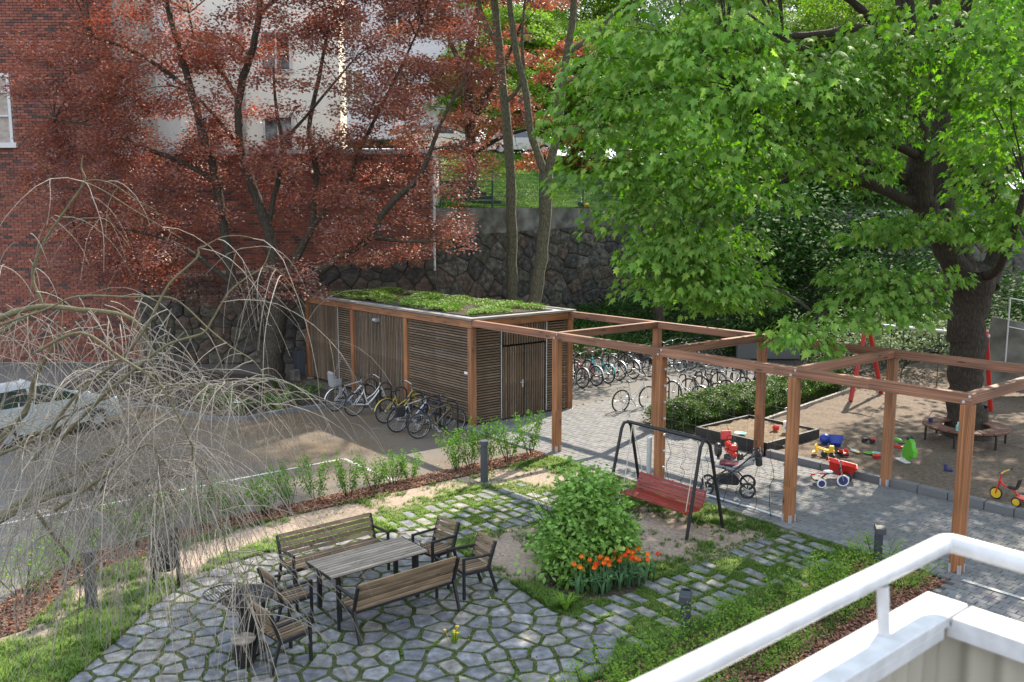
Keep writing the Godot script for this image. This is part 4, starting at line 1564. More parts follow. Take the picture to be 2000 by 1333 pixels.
func trees() -> void:
	for k in 3:
		var m := leafy("big_leaf%d" % k, Color(0.75, 0.95, 0.35), 0.5)
		m.vertex_color_use_as_albedo = false
		m.albedo_color = [lin(0.145, 0.28, 0.045), lin(0.165, 0.31, 0.05), lin(0.13, 0.25, 0.04)][k]
	# large green maple
	var base := Vector3(MAPLE_LIMBS[0][0][0], 0.0, MAPLE_LIMBS[0][0][2])
	var t := thing("green_maple", "large green maple with a thick dark trunk in the playground", "tree", base)
	var b := limbs_mesh(MAPLE_LIMBS, base, 12, 0.04)
	b.lathe([[0.72, 0.0], [0.6, 0.18], [0.5, 0.5], [0.46, 0.9]], 14)
	shoots(b, MAPLE_LIMBS, MAPLE_PADS, base, 0.045)
	part("trunk", b, M.bark0, t)
	crown(t, "crown", MAPLE_PADS, maple_leaf(0.17), M.green_leaf, 235.0, [Color(0.155, 0.29, 0.055), Color(0.18, 0.32, 0.06), Color(0.13, 0.255, 0.05), Color(0.235, 0.36, 0.07)], 0.85, Vector2(0.45, 1.35), 260)
	# red maple before the brick wall
	base = Vector3(RED_LIMBS[0][0][0], 0.0, RED_LIMBS[0][0][2])
	t = thing("red_maple", "spreading copper-red maple before the brick wall", "tree", base)
	b = limbs_mesh(RED_LIMBS, base, 10, 0.04)
	shoots(b, RED_LIMBS, RED_PADS, base, 0.035)
	part("trunk", b, M.bark1, t)
	var reds := [Color(0.30, 0.15, 0.13), Color(0.34, 0.18, 0.13), Color(0.26, 0.135, 0.125), Color(0.39, 0.21, 0.13), Color(0.36, 0.22, 0.21)]
	crown(t, "crown", RED_PADS, spray(0.115, 4, 0.12, 8, 0.75), M.red_leaf, 172.0, reds, 0.3, Vector2(0.7, 1.25))
	# second red maple up on the terrace
	base = Vector3(RED2_LIMBS[0][0][0], 6.2, RED2_LIMBS[0][0][2])
	t = thing("red_maple", "smaller dark-trunked red maple on the terrace behind the fence", "tree", base)
	b = limbs_mesh(RED2_LIMBS, base, 9, 0.04)
	shoots(b, RED2_LIMBS, RED2_PADS, base, 0.035)
	part("trunk", b, M.bark1, t)
	crown(t, "crown", RED2_PADS, spray(0.14, 4, 0.12, 9, 0.75), M.red_leaf, 170.0, reds + [Color(0.3, 0.13, 0.05)], 0.3, Vector2(0.7, 1.25))
	# grey trunked trees behind the shed; their crowns are above the picture
	for w in 2:
		var li: Array = GREY_A if w == 0 else GREY_B
		base = Vector3(li[0][0][0], li[0][0][1], li[0][0][2])
		t = thing("grey_tree", ["straight grey-barked tree behind the shed roof, left of the forked one", "forked grey-barked tree behind the shed roof"][w], "tree", base)
		b = limbs_mesh(li, base, 10, 0.03)
		var top: Array = li[1][li[1].size() - 1]
		var pads := []
		for k in 42:
			var an := rnd(0, TAU)
			var rr := 5.2 * sqrt(rg.randf())
			pads.append([top[0] + 1.5 + cos(an) * rr, 15.6 + rnd(0.0, 5.0) * (1.0 - rr * 0.1), top[2] + sin(an) * rr, 1.2, 0.5, 0.9])
		shoots(b, li, pads, base, 0.06)
		part("trunk", b, M.bark2, t)
		crown(t, "crown", pads, spray(0.14, 5, 0.14, 19, 0.7), M.green_leaf, 75.0, [Color(0.12, 0.24, 0.04), Color(0.09, 0.2, 0.035)], 0.3)
	base = Vector3(FAR_TREE[0][0][0], FAR_TREE[0][0][1], FAR_TREE[0][0][2])
	t = thing("bank_tree", "slim dark tree on the bank at the end of the boulder wall", "tree", base)
	b = limbs_mesh(FAR_TREE, base, 9, 0.04)
	var fp := []
	for k in 16:
		var s: Array = FAR_TREE[0][rg.randi_range(3, 5)]
		fp.append([s[0] + rnd(-1.8, 2.6), s[1] + rnd(-1.5, 2.5), s[2] + rnd(-2.4, 1.6), 0.9, 0.4, 0.8])
	shoots(b, FAR_TREE, fp, base, 0.04)
	part("trunk", b, M.bark1, t)
	crown(t, "crown", fp, spray(0.15, 5, 0.14, 23, 0.7), M.green_leaf, 80.0, [Color(0.07, 0.15, 0.03), Color(0.09, 0.2, 0.035)], 0.4)
	# light green trees on the slope beyond the terrace
	var far := [[2.0, -57.0, 9.0, 3.6, "pale"], [7.5, -60.0, 9.6, 4.2, "pale"], [-3.5, -66.0, 10.5, 4.0, "pale"], [13.0, -56.0, 9.0, 4.5, "pale"], [10.5, -51.0, 7.0, 3.0, "silver"], [18.0, -53.0, 7.0, 4.0, "silver"], [23.0, -58.0, 8.0, 6.0, "pale"], [5.0, -52.5, 7.8, 2.0, "amber"], [8.2, -53.0, 7.6, 2.0, "amber"], [14.5, -60.0, 9.0, 5.0, "silver"], [28.0, -56.0, 8.0, 6.0, "pale"], [5.0, -74.0, 11.0, 8.0, "pale"], [-4.0, -82.0, 12.0, 8.5, "pale"], [14.0, -76.0, 11.0, 8.5, "silver"], [24.0, -74.0, 11.0, 8.5, "pale"], [12.0, -49.0, 6.4, 1.6, "pale"], [15.5, -50.0, 6.4, 1.8, "silver"], [19.0, -50.5, 6.4, 1.8, "pale"], [23.0, -51.5, 6.4, 2.0, "silver"], [34.0, -72.0, 11.0, 8.5, "pale"], [11.0, -52.0, 6.0, 3.2, "deep"], [16.5, -53.0, 6.0, 3.5, "deep"], [21.5, -54.0, 6.0, 3.5, "deep"], [27.0, -55.0, 6.0, 3.5, "deep"], [-1.5, -62.0, 10.2, 4.6, "pale"], [4.5, -64.0, 10.3, 4.8, "pale"]]
	var tags := ["light green tree on the slope behind the grey forked trunk", "tall light green tree above the mesh fence, right of the forked trunk", "light green tree beside the far grey house", "bright green tree filling the gap over the boulder wall", "silvery small-leaved tree behind the maple's left boughs", "silvery tree behind the middle of the green maple", "light green tree far behind the maple trunk", "amber-leaved shrub tree above the mesh fence", "amber-green shrub tree at the maple's left edge", "tall silvery tree high behind the maple's boughs", "light green tree behind the right edge of the maple", "tallest light green tree behind the forked grey trunk", "tall light green tree behind the terrace's red maple", "tall silvery green tree far behind the maple's left boughs", "tall light green tree far behind the maple's top", "low green bush on the terrace edge behind the maple's left boughs", "low silvery bush on the terrace edge behind the maple", "low green bush on the terrace edge left of the maple trunk", "low silvery bush on the terrace edge behind the maple trunk", "tall light green tree far behind the right edge", "dark tree on the terrace edge behind the maple's left boughs", "dark tree on the terrace edge behind the maple's middle", "dark tree on the terrace edge just left of the maple stems", "dark tree on the terrace edge right of the maple stems", "light green tree above the parked cars, left of the forked trunk", "light green tree above the parked cars, behind the forked trunk"]
	var palette := {"pale": [Color(0.20, 0.30, 0.045), Color(0.26, 0.33, 0.06), Color(0.15, 0.25, 0.04)], "silver": [Color(0.2, 0.25, 0.13), Color(0.3, 0.34, 0.22), Color(0.14, 0.19, 0.08)], "deep": [Color(0.05, 0.11, 0.025), Color(0.07, 0.14, 0.03)], "amber": [Color(0.3, 0.16, 0.05), Color(0.22, 0.08, 0.035), Color(0.26, 0.26, 0.05)]}
	for n in far.size():
		var q: Array = far[n]
		var at := wall_at(q[0], q[2] - 0.3, q[1])
		t = thing("slope_tree", tags[n], "tree", at, 0.0, "trees on the slope beyond the terrace")
		b = MB.new()
		var r: float = q[3]
		var pads := []
		b.tube(PackedVector3Array([Vector3.ZERO, Vector3(0.1, r * 0.5, 0), Vector3(-0.1, r * 1.2, 0.1), Vector3(0, r * 2.0, 0)]), PackedFloat32Array([0.2, 0.16, 0.11, 0.04]), 8)
		for k in int(13 + r * 7):
			var d := Vector3(rnd(-1, 1), rnd(-0.8, 1), rnd(-1, 1)).normalized() * sqrt(rnd(0.15, 1.0))
			pads.append([at.x + d.x * r, at.y + r * 1.15 + d.y * r * 1.15, at.z + d.z * r, r * 0.28, r * 0.13, 1.0])
			b.tube(PackedVector3Array([Vector3(0, r * rnd(0.4, 1.4), 0), Vector3(d.x * r * 0.5, r * 1.1 + d.y * r * 0.5, d.z * r * 0.5), Vector3(d.x * r, r * 1.15 + d.y * r * 1.15, d.z * r)]), PackedFloat32Array([0.06, 0.04, 0.015]), 5)
		part("trunk", b, M.bark1, t)
		crown(t, "crown", pads, spray(0.2, 5, 0.22, 40 + n, 0.65), M.green_leaf, 130.0 / maxf(1.0, r * 0.28), palette[q[4]], 0.3, Vector2(0.7, 1.3))
	shade_trees()
	weeping_tree()

# maples just beyond the right edge of the picture, which shade lawn and path
func shade_trees() -> void:
	for w in 3:
		var at: Vector3 = [Vector3(18.5, 0.1, -7.5), Vector3(8.4, 0.1, -20.8), Vector3(24.0, 0.1, -12.0)][w]
		var t := thing("shade_maple", ["green maple right of the playground, outside the picture", "green maple behind the swing at the right edge", "far green maple at the right, outside the picture"][w], "tree", at)
		var b := MB.new()
		b.tube(PackedVector3Array([Vector3.ZERO, Vector3(0.1, 3, 0), Vector3(-0.1, 8, 0.1), Vector3(0, 15, 0)]), PackedFloat32Array([0.42, 0.34, 0.24, 0.06]), 10)
		var pads := []
		for k in 80:
			var d := Vector3(rnd(-1, 1), rnd(-0.7, 1), rnd(-1, 1)).normalized() * sqrt(rnd(0.2, 1.0))
			var p := at + Vector3(d.x * 5.2, 12.0 + d.y * 6.0, d.z * 5.2)
			pads.append([p.x, p.y, p.z, 1.5, 0.6, 0.8])
			b.tube(PackedVector3Array([Vector3(0, rnd(5, 12), 0), (p - at) * Vector3(0.5, 0.8, 0.5) + Vector3.UP * 0.6, p - at]), PackedFloat32Array([0.08, 0.05, 0.015]), 5)
		part("trunk", b, M.bark0, t)
		crown(t, "crown", pads, maple_leaf(0.2), M.green_leaf, 90.0, [Color(0.115, 0.245, 0.045), Color(0.13, 0.27, 0.05)], 0.5)

func weeping_tree() -> void:
	var base := Vector3(WEEP_LIMBS[0][0][0], 0.0, WEEP_LIMBS[0][0][2])
	var t := thing("weeping_tree", "bare weeping tree with pale arching twigs at the left", "tree", base)
	var b := limbs_mesh(WEEP_LIMBS, base, 8, 0.03)
	b.tube(PackedVector3Array([Vector3(0, 0, 0), Vector3(0.02, 0.8, 0), Vector3(WEEP_LIMBS[0][1][0] - base.x, WEEP_LIMBS[0][1][1], WEEP_LIMBS[0][1][2] - base.z)]), PackedFloat32Array([0.2, 0.16, 0.135]), 10)
	part("trunk", b, M.mossy_bark, t)
	# arching twigs: up and out a little, then hanging
	var tw := MB.new()
	var pts := limb_points(WEEP_LIMBS.slice(1))
	var eye := Vector3(19.27, 5.78, 14.33)
	var right := Vector3(0.633, 0, -0.774)
	for n in 680:
		var p := pts[rg.randi_range(0, pts.size() - 1)]
		if p.y > 4.75 and rg.randf() < 0.93: continue
		if p.y < 2.2: continue
		var an := rnd(0, TAU)
		var d := (Vector3(cos(an), 0, sin(an)) + right * rnd(-0.5, 0.3)).normalized()
		var l := rnd(0.5, 1.9)
		var up := rnd(-0.1, 0.55)
		var a := PackedVector3Array()
		var r := PackedFloat32Array()
		var m := 9
		var vel := (d + Vector3.UP * up).normalized()
		var q := p
		for k in m + 1:
			a.append(q - base)
			r.append(lerpf(rnd(0.0028, 0.0046), 0.0012, float(k) / m))
			vel = (vel + Vector3.DOWN * rnd(0.16, 0.34) + Vector3(rnd(-1, 1), rnd(-0.4, 0.4), rnd(-1, 1)) * 0.10).normalized()
			q += vel * l / m
		if (a[m] + base).y < 0.9: continue
		tw.tube(a, r, 4, false)
		for s in rg.randi_range(1, 4):
			var k := rg.randi_range(2, m - 1)
			var v := (Vector3(rnd(-1, 1), rnd(-0.9, 0.4), rnd(-1, 1))).normalized()
			var e := PackedVector3Array([a[k]])
			var er := PackedFloat32Array([r[k] * 0.8])
			var qq := a[k]
			for z in 5:
				v = (v + Vector3.DOWN * 0.28 + Vector3(rnd(-1, 1), 0, rnd(-1, 1)) * 0.12).normalized()
				qq += v * rnd(0.06, 0.16)
				e.append(qq); er.append(lerpf(r[k] * 0.7, 0.0012, (z + 1) / 5.0))
			tw.tube(e, er, 3, false)
	# long hanging bundles below the outer limbs
	for c in WEEP_HANG:
		var o := Vector3(c[0], c[1], c[2])
		for n in int(c[4] * 0.65):
			var a := PackedVector3Array()
			var r := PackedFloat32Array()
			var l: float = c[3] * rnd(0.5, 1.1)
			var q := o + Vector3(rnd(-0.16, 0.16), rnd(-0.1, 0.25), rnd(-0.16, 0.16))
			var an := rnd(0, TAU)
			var v := Vector3(cos(an) * 0.55, rnd(-0.6, 0.1), sin(an) * 0.55).normalized()
			for k in 11:
				a.append(q - base); r.append(lerpf(0.0048, 0.0014, k / 10.0))
				v = (v + Vector3.DOWN * 0.22 + Vector3(rnd(-1, 1), 0, rnd(-1, 1)) * 0.07).normalized()
				q += v * l / 10.0
			tw.tube(a, r, 4, false)
	part("twigs", tw, M.twig_bark, t).set_meta("kind", "stuff")

# ---------------------------------------------------------------- shrubs and flowers
func bush_mesh(sd: int, h: float, w: float, leaves: int, size: float, stems: int) -> Array:
	var r := RandomNumberGenerator.new()
	r.seed = sd
	var st := MB.new()
	var tips := []
	for k in stems:
		var an := r.randf() * TAU
		var o := Vector3(cos(an), 0, sin(an))
		var p := PackedVector3Array([o * w * 0.12])
		var ra := PackedFloat32Array([0.008])
		var q := p[0]
		var reach := r.randf_range(0.35, 1.0)
		for s in 6:
			q += Vector3.UP * h * r.randf_range(0.13, 0.18) + o * w * reach * 0.13 + Vector3(r.randf_range(-1, 1), 0, r.randf_range(-1, 1)) * 0.025
			p.append(q); ra.append(0.008 - s * 0.0011)
			if s > 0: tips.append(q)
		st.tube(p, ra, 4, false)
	var lf := MB.new()
	for k in leaves:
		var q: Vector3 = tips[r.randi_range(0, tips.size() - 1)]
		var o := Vector3(r.randf_range(-1, 1), r.randf_range(-0.6, 0.8), r.randf_range(-1, 1)).normalized()
		var p := q + o * r.randf_range(0.01, 0.1) * (w / 0.5)
		var d := (o + Vector3.UP * r.randf_range(-0.5, 0.5)).normalized()
		var side := d.cross(Vector3.UP).normalized().rotated(d, r.randf_range(-0.7, 0.7))
		var nn := side.cross(d).normalized()
		if nn.y < 0: nn = -nn
		var s := size * r.randf_range(0.6, 1.2)
		var tone := r.randf_range(0.75, 1.25)
		lf.col = Color(tone * r.randf_range(0.85, 1.15), tone, tone * 0.9)
		var m := p + d * s * 0.45
		var kk := lf.vert(p, nn); lf.vert(m + side * s * 0.33, (nn + side * 0.3).normalized()); lf.vert(p + d * s - nn * s * 0.15, nn); lf.vert(m - side * s * 0.33, (nn - side * 0.3).normalized())
		lf.tri(kk, kk + 1, kk + 2); lf.tri(kk, kk + 2, kk + 3)
	return [st.mesh(), lf.mesh()]

func bush(called: String, label: String, cat: String, at: Vector3, ms: Array, leaf: Material, sc: Vector3, group := "") -> Node3D:
	var t := thing(called, label, cat, at, rnd(0, TAU), group)
	t.scale = sc
	put("stems", ms[0], M.bark0, t)
	put("foliage", ms[1], leaf, t)
	return t

func tone_leaf(called: String, c: Color, back: Color) -> StandardMaterial3D:
	var m := leafy(called, back, 0.75, 0.25)
	m.albedo_color = c
	return m

const ORD := ["first", "second", "third", "fourth", "fifth", "sixth", "seventh", "eighth", "ninth", "tenth", "eleventh", "twelfth", "thirteenth", "fourteenth", "fifteenth", "sixteenth"]
func shrubs() -> void:
	var fresh := tone_leaf("fresh_leaf", lin(0.15, 0.27, 0.05), Color(0.7, 0.9, 0.3))
	var lime := tone_leaf("lime_leaf", lin(0.17, 0.29, 0.04), Color(0.7, 0.9, 0.3))
	var deep := tone_leaf("deep_leaf", lin(0.055, 0.11, 0.028), Color(0.4, 0.6, 0.25))
	var pale := tone_leaf("pale_leaf", lin(0.28, 0.33, 0.22), Color(0.6, 0.7, 0.45))
	var forms := []
	for k in 3: forms.append(bush_mesh(60 + k, 0.85, 0.6, 900, 0.068, 10))
	# young shrubs along the mulch strip
	var zs := [0.75, 1.45, 2.1, 2.5, 2.95, 4.15, 4.55, 5.1, 5.75, 6.4, 7.0, 7.55, 8.2, 8.9, 9.5, 10.1]
	for k in zs.size():
		var s: float = 1.15 if k < 5 else (0.75 if k < 8 else 0.95)
		bush("young_shrub", "young light green shrub in the bark mulch, %s from the pergola" % ORD[k], "shrub", Vector3(3.3 + rnd(-0.12, 0.12) + maxf(0.0, zs[k] - 9.4) * 0.25, 0.03, zs[k]), forms[k % 3], fresh, Vector3(0.8, s * rnd(0.85, 1.15), 0.8), "young shrubs along the mulch strip")
	var dense := []
	for k in 2: dense.append(bush_mesh(80 + k, 0.75, 0.8, 700, 0.055, 11))
	for k in 4:
		bush("drive_shrub", ["bushy light green shrub under the weeping tree, nearest the bollard", "bushy light green shrub under the weeping tree, second from the bollard", "bushy light green shrub under the weeping tree, third from the bollard", "bushy light green shrub in the lower left corner"][k], "shrub", Vector3([3.9, 4.5, 4.9, 5.4][k], 0.03, [11.2, 12.0, 12.8, 13.8][k]), dense[k % 2], lime, Vector3.ONE * rnd(0.9, 1.1), "bushy shrubs under the weeping tree")
	# hedge row beside the house, seen below the railing
	var hz := [0.95, 1.6, 2.25, 2.9, 3.55, 4.2, 4.85, 5.5, 6.15, 6.8, 7.5, 8.2, 8.9, 9.6]
	for k in hz.size():
		bush("hedge_shrub", "low bright green shrub on the lawn side of the hedge strip, %s from the pergola" % ORD[k], "shrub", Vector3(12.4 + rnd(-0.12, 0.12), 0.04, hz[k]), dense[k % 2], lime, Vector3(0.8, rnd(0.5, 0.72), 0.85), "low shrubs beside the house")
		if k % 3 == 1: continue
		bush("hedge_shrub", "low bright green shrub on the house side of the hedge strip, %s from the pergola" % ORD[k], "shrub", Vector3(12.9 + rnd(-0.1, 0.1), 0.04, hz[k] + 0.3), dense[(k + 1) % 2], lime, Vector3(0.75, rnd(0.45, 0.65), 0.8), "low shrubs beside the house")
	# round bush with tulips on the lawn
	var big := bush_mesh(91, 1.1, 1.2, 60, 0.05, 40)
	structure("bush_bed", poly_sheet(oval(9.6, 4.7, 0.9, 1.0), 0.022), M.soil)
	var tb := thing("round_bush", "round light green bush in a soil bed on the lawn", "bush", Vector3(9.15, 0.02, 4.45), 0.4)
	tb.scale = Vector3(1.16, 1.13, 1.16)
	put("stems", big[0], M.bark0, tb)
	var dx := []
	var dc := PackedColorArray()
	var lobes := []
	for n in 15:
		var la := rnd(0, TAU)
		var lr := rnd(0.1, 0.62)
		lobes.append([Vector3(cos(la) * lr, rnd(0.32, 1.12) - lr * 0.45, sin(la) * lr), rnd(0.3, 0.48)])
	for n in 3400:
		var lb: Array = lobes[n % lobes.size()]
		var o := Vector3(rnd(-1, 1), rnd(-0.8, 1), rnd(-1, 1)).normalized()
		var r: float = lb[1] * (rnd(0.75, 1.0) if rg.randf() < 0.85 else rnd(1.0, 1.5))
		var pp: Vector3 = lb[0] + o * r
		if pp.y < 0.06 or Vector2(pp.x, pp.z).length() > 1.12: continue
		dx.append(Transform3D(Basis.from_euler(Vector3(rnd(-0.7, 0.7), rnd(0, TAU), rnd(-0.7, 0.7))).scaled(Vector3.ONE * rnd(0.65, 1.25)), pp))
		dc.append(tinted(Color(0.2, 0.34, 0.075), 0.27))
	many("foliage", spray(0.09, 6, 0.1, 92, 0.72), M.shrub_leaf, tb, dx, dc)
	tulips()
	# dark clipped hedge between racks and playground
	var hd := thing("hedge", "dense dark green hedge between the bicycle racks and the sandbox", "hedge", Vector3(0, 0, 0))
	var sp := spray(0.06, 8, 0.09, 71, 0.45)
	var xfs := []
	var cs := PackedColorArray()
	var f := FastNoiseLite.new()
	f.seed = 9; f.frequency = 0.9
	for n in 16000:
		var z := rnd(-12.8, -3.75)
		var x0 := 2.95
		var x1 := 4.55 if z > -6.3 else 4.85 - (-6.3 - z) * 0.14
		var x := rnd(x0, x1)
		var top := 0.78 + f.get_noise_2d(x, z) * 0.28
		var e := minf(minf(x - x0, x1 - x), minf(z + 12.8, -3.75 - z))
		top *= smoothstep(-0.05, 0.35, e) * 0.35 + 0.65
		var y := top * (1.0 - 0.25 * rnd(0, 1) * rnd(0, 1)) if rg.randf() < 0.65 else rnd(0.1, top)
		xfs.append(Transform3D(Basis.from_euler(Vector3(rnd(-0.6, 0.6), rnd(0, TAU), rnd(-0.6, 0.6))).scaled(Vector3.ONE * rnd(0.7, 1.3)), Vector3(x, y, z)))
		cs.append(tinted(Color(0.075, 0.14, 0.032) if rg.randf() < 0.85 else Color(0.15, 0.12, 0.05), 0.28))
	many("foliage", sp, M.shrub_leaf, hd, xfs, cs)
	var hs := MB.new()
	for n in 70:
		var z := rnd(-12.5, -4.0)
		var p := Vector3(rnd(3.2, 4.2), 0.0, z)
		hs.tube(PackedVector3Array([p, p + Vector3(rnd(-0.1, 0.1), 0.4, rnd(-0.1, 0.1)), p + Vector3(rnd(-0.25, 0.25), 0.75, rnd(-0.25, 0.25))]), PackedFloat32Array([0.014, 0.01, 0.004]), 5)
	part("stems", hs, M.bark0, hd)
	# ivy and ground cover on the bank
	var iv := []
	var ic := PackedColorArray()
	var lf := spray(0.1, 7, 0.14, 73, 0.7)
	for n in 16000:
		var u := rg.randf()
		var wv := rg.randf()
		var foot := wall_at(-1.0 + u * 33.0, 0.0, -35.0 - u * 5.6)
		var hd2 := wall_at(-1.0 + u * 34.0, 1.3 + minf(u, 0.6) * 2.0, -36.6 - minf(u * 26.0, 8.4) - u * 7.2)
		var p := foot.lerp(hd2, wv) + Vector3.UP * rnd(0.0, 0.3)
		iv.append(Transform3D(Basis.from_euler(Vector3(rnd(-0.7, 0.7), rnd(0, TAU), rnd(-0.7, 0.7))).scaled(Vector3.ONE * rnd(0.7, 1.5)), p))
		ic.append(tinted(Color(0.045, 0.10, 0.025) if rg.randf() < 0.8 else Color(0.09, 0.15, 0.04), 0.3))
	var ivy := many("ground_cover", lf, M.dark_leaf, self, iv, ic)
	ivy.set_meta("label", "dark ivy and ground cover over the bank below the boulder wall")
	ivy.set_meta("category", "ground cover")
	# shrubs on the bank: dark ones and a silver variegated one behind the swing
	var broad := []
	for k in 3: broad.append(bush_mesh(100 + k, 2.0, 2.2, 2600, 0.13, 22))
	var spots := [[12.0, -31.5, 1.0, 1], [14.4, -32.8, 1.15, 1], [16.8, -31.8, 1.0, 1], [9.6, -37.0, 1.2, 0], [12.6, -38.0, 1.6, 0], [16.0, -38.5, 1.7, 0], [19.5, -36.0, 1.5, 0], [11.0, -40.5, 1.9, 0], [14.0, -42.0, 2.1, 0], [18.0, -42.5, 2.0, 0], [6.6, -39.5, 0.8, 0], [20.5, -31.5, 1.1, 0], [22.5, -36.5, 1.6, 0], [15.6, -44.5, 2.4, 0], [12.2, -44.0, 2.2, 0]]
	var words := ["silver-leaved shrub behind the red swing's left leg", "silver-leaved shrub behind the middle of the red swing", "silver-leaved shrub left of the maple trunk behind the swing", "dark shrub at the foot of the bank beyond the bicycles", "dark shrub on the bank above the bicycle wall", "large dark shrub on the bank behind the maple", "dark shrub on the bank right of the maple trunk", "large dark shrub by the boulder wall behind the maple's left boughs", "tall dark shrub high on the bank, left of the maple stems", "tall dark shrub high on the bank behind the maple trunk", "small dark shrub by the slim bank tree", "dark shrub at the right edge behind the swing", "dark shrub far right on the bank", "tallest dark shrub against the boulder wall", "tall dark shrub against the boulder wall"]
	for k in spots.size():
		var q: Array = spots[k]
		var y: float = clampf((-35.5 - q[1]) * 0.28, 0.1, 2.6)
		bush("bank_shrub", words[k], "shrub", wall_at(q[0], y, q[1]), broad[k % 3], pale if q[3] == 1 else deep, Vector3.ONE * q[2], "shrubs on the bank")
	# flower bed plants under the red maple
	var low := bush_mesh(120, 0.35, 0.5, 260, 0.06, 8)
	for k in 18:
		var p := Vector3(rnd(-9.0, -5.4), 0.07, rnd(1.2, 5.0))
		if k > 11: p = Vector3(-5.3 - (k - 12) * 0.28, 0.07, 3.3 + (k - 12) * 0.33)
		bush("bed_plant", "low dark green plant in the flower bed", "plant", p, low, deep if k % 3 else fresh, Vector3.ONE * rnd(0.7, 1.2), "low plants in the flower bed")
	for k in 16:
		var white := k < 6
		var p := Vector3(-5.6 + rnd(-0.2, 0.2), 0.07, 4.35 + rnd(-0.2, 0.25)) if white else Vector3(rnd(-8.2, -5.2), 0.07, rnd(2.8, 5.0))
		daffodil(p, white)

func oval(x: float, z: float, rx: float, rz: float) -> PackedVector2Array:
	var p := PackedVector2Array()
	for k in 28: p.append(Vector2(x + cos(TAU * k / 28.0) * rx * rnd(0.92, 1.06), z + sin(TAU * k / 28.0) * rz * rnd(0.92, 1.06)))
	return p

func blade(b: MB, o: Vector3, d: Vector3, l: float, w: float, bend: float) -> void:
	var s := d.cross(Vector3.UP).normalized() * w * 0.5
	var p := [o, o + Vector3.UP * l * 0.5 + d * l * bend * 0.3, o + Vector3.UP * l * 0.85 + d * l * bend, o + Vector3.UP * l * 0.85 + d * l * (bend + 0.3)]
	var ww := [0.6, 1.0, 0.7, 0.05]
	for k in 3: b.quad(p[k] - s * ww[k], p[k] + s * ww[k], p[k + 1] + s * ww[k + 1], p[k + 1] - s * ww[k + 1])

func daffodil(at: Vector3, white: bool) -> void:
	var t := thing("daffodil", "white daffodil in the flower bed" if white else "yellow daffodil in the flower bed", "flower", at, rnd(0, TAU), "white flowers in the flower bed" if white else "yellow flowers in the flower bed")
	var b := MB.new()
	for k in 5:
		var an := rnd(0, TAU)
		blade(b, Vector3.ZERO, Vector3(cos(an), 0, sin(an)), rnd(0.2, 0.3), 0.018, 0.2)
	part("leaves", b, M.fresh_leaf, t)
	b = MB.new()
	b.rod(Vector3.ZERO, Vector3(0.02, 0.34, 0), 0.004, 5)
	part("stalk", b, M.fresh_leaf, t)
	b = MB.new()
	for k in 6:
		var an := TAU * k / 6.0
		var d := Vector3(cos(an), 0.15, sin(an))
		var s := d.cross(Vector3.UP).normalized() * 0.022
		b.quad(Vector3(0.02, 0.34, 0), Vector3(0.02, 0.345, 0) + d * 0.03 - s, Vector3(0.02, 0.34, 0) + d * 0.065, Vector3(0.02, 0.345, 0) + d * 0.03 + s)
	b.lathe([[0.012, 0.34], [0.02, 0.375]], 8, Transform3D(Basis(), Vector3(0.02, 0, 0)))
	part("bloom", b, M.white_plastic if white else M.yellow_plastic, t)

func tulips() -> void:
	var lf := tone_leaf("tulip_leaf", lin(0.10, 0.2, 0.09), Color(0.5, 0.7, 0.35))
	var reds := []
	for k in 3:
		var m := leafy("tulip_petal%d" % k, Color(0.9, 0.4, 0.15), 0.45)
		m.vertex_color_use_as_albedo = false
		m.albedo_color = [lin(0.75, 0.17, 0.02), lin(0.8, 0.26, 0.03), lin(0.66, 0.09, 0.015)][k]
		reds.append(m)
	for n in 46:
		var f := n / 45.0
		var at := Vector3(9.98 + f * 0.2 + rnd(-0.16, 0.16), 0.03, 5.3 - f * 1.15 + rnd(-0.18, 0.18))
		var t := thing("tulip", "orange-red tulip at the foot of the round bush", "flower", at, rnd(0, TAU), "tulips before the round bush")
		var b := MB.new()
		for k in 4:
			var an := rnd(0, TAU)
			blade(b, Vector3.ZERO, Vector3(cos(an), 0, sin(an)), rnd(0.22, 0.34), 0.045, 0.25)
		part("leaves", b, lf, t)
		if n % 6 == 5: continue
		var h := rnd(0.36, 0.52)
		var le := Vector3(rnd(-0.05, 0.05), 0, rnd(-0.05, 0.05))
		b = MB.new()
		b.tube(PackedVector3Array([Vector3.ZERO, le * 0.4 + Vector3.UP * h * 0.5, le + Vector3.UP * h]), PackedFloat32Array([0.006, 0.005, 0.005]), 5)
		part("stalk", b, lf, t)
		b = MB.new()
		for k in 6:
			var an := TAU * k / 6.0
			var o := Vector3(cos(an), 0, sin(an))
			var s := o.cross(Vector3.UP) * 0.024
			var c := le + Vector3.UP * h
			var mid := c + o * 0.034 + Vector3.UP * 0.035
			var tip := c + o * 0.022 + Vector3.UP * 0.085
			b.face(c, mid + s, mid - s); b.face(mid - s, mid + s, tip)
		part("bloom", b, reds[n % 3], t)
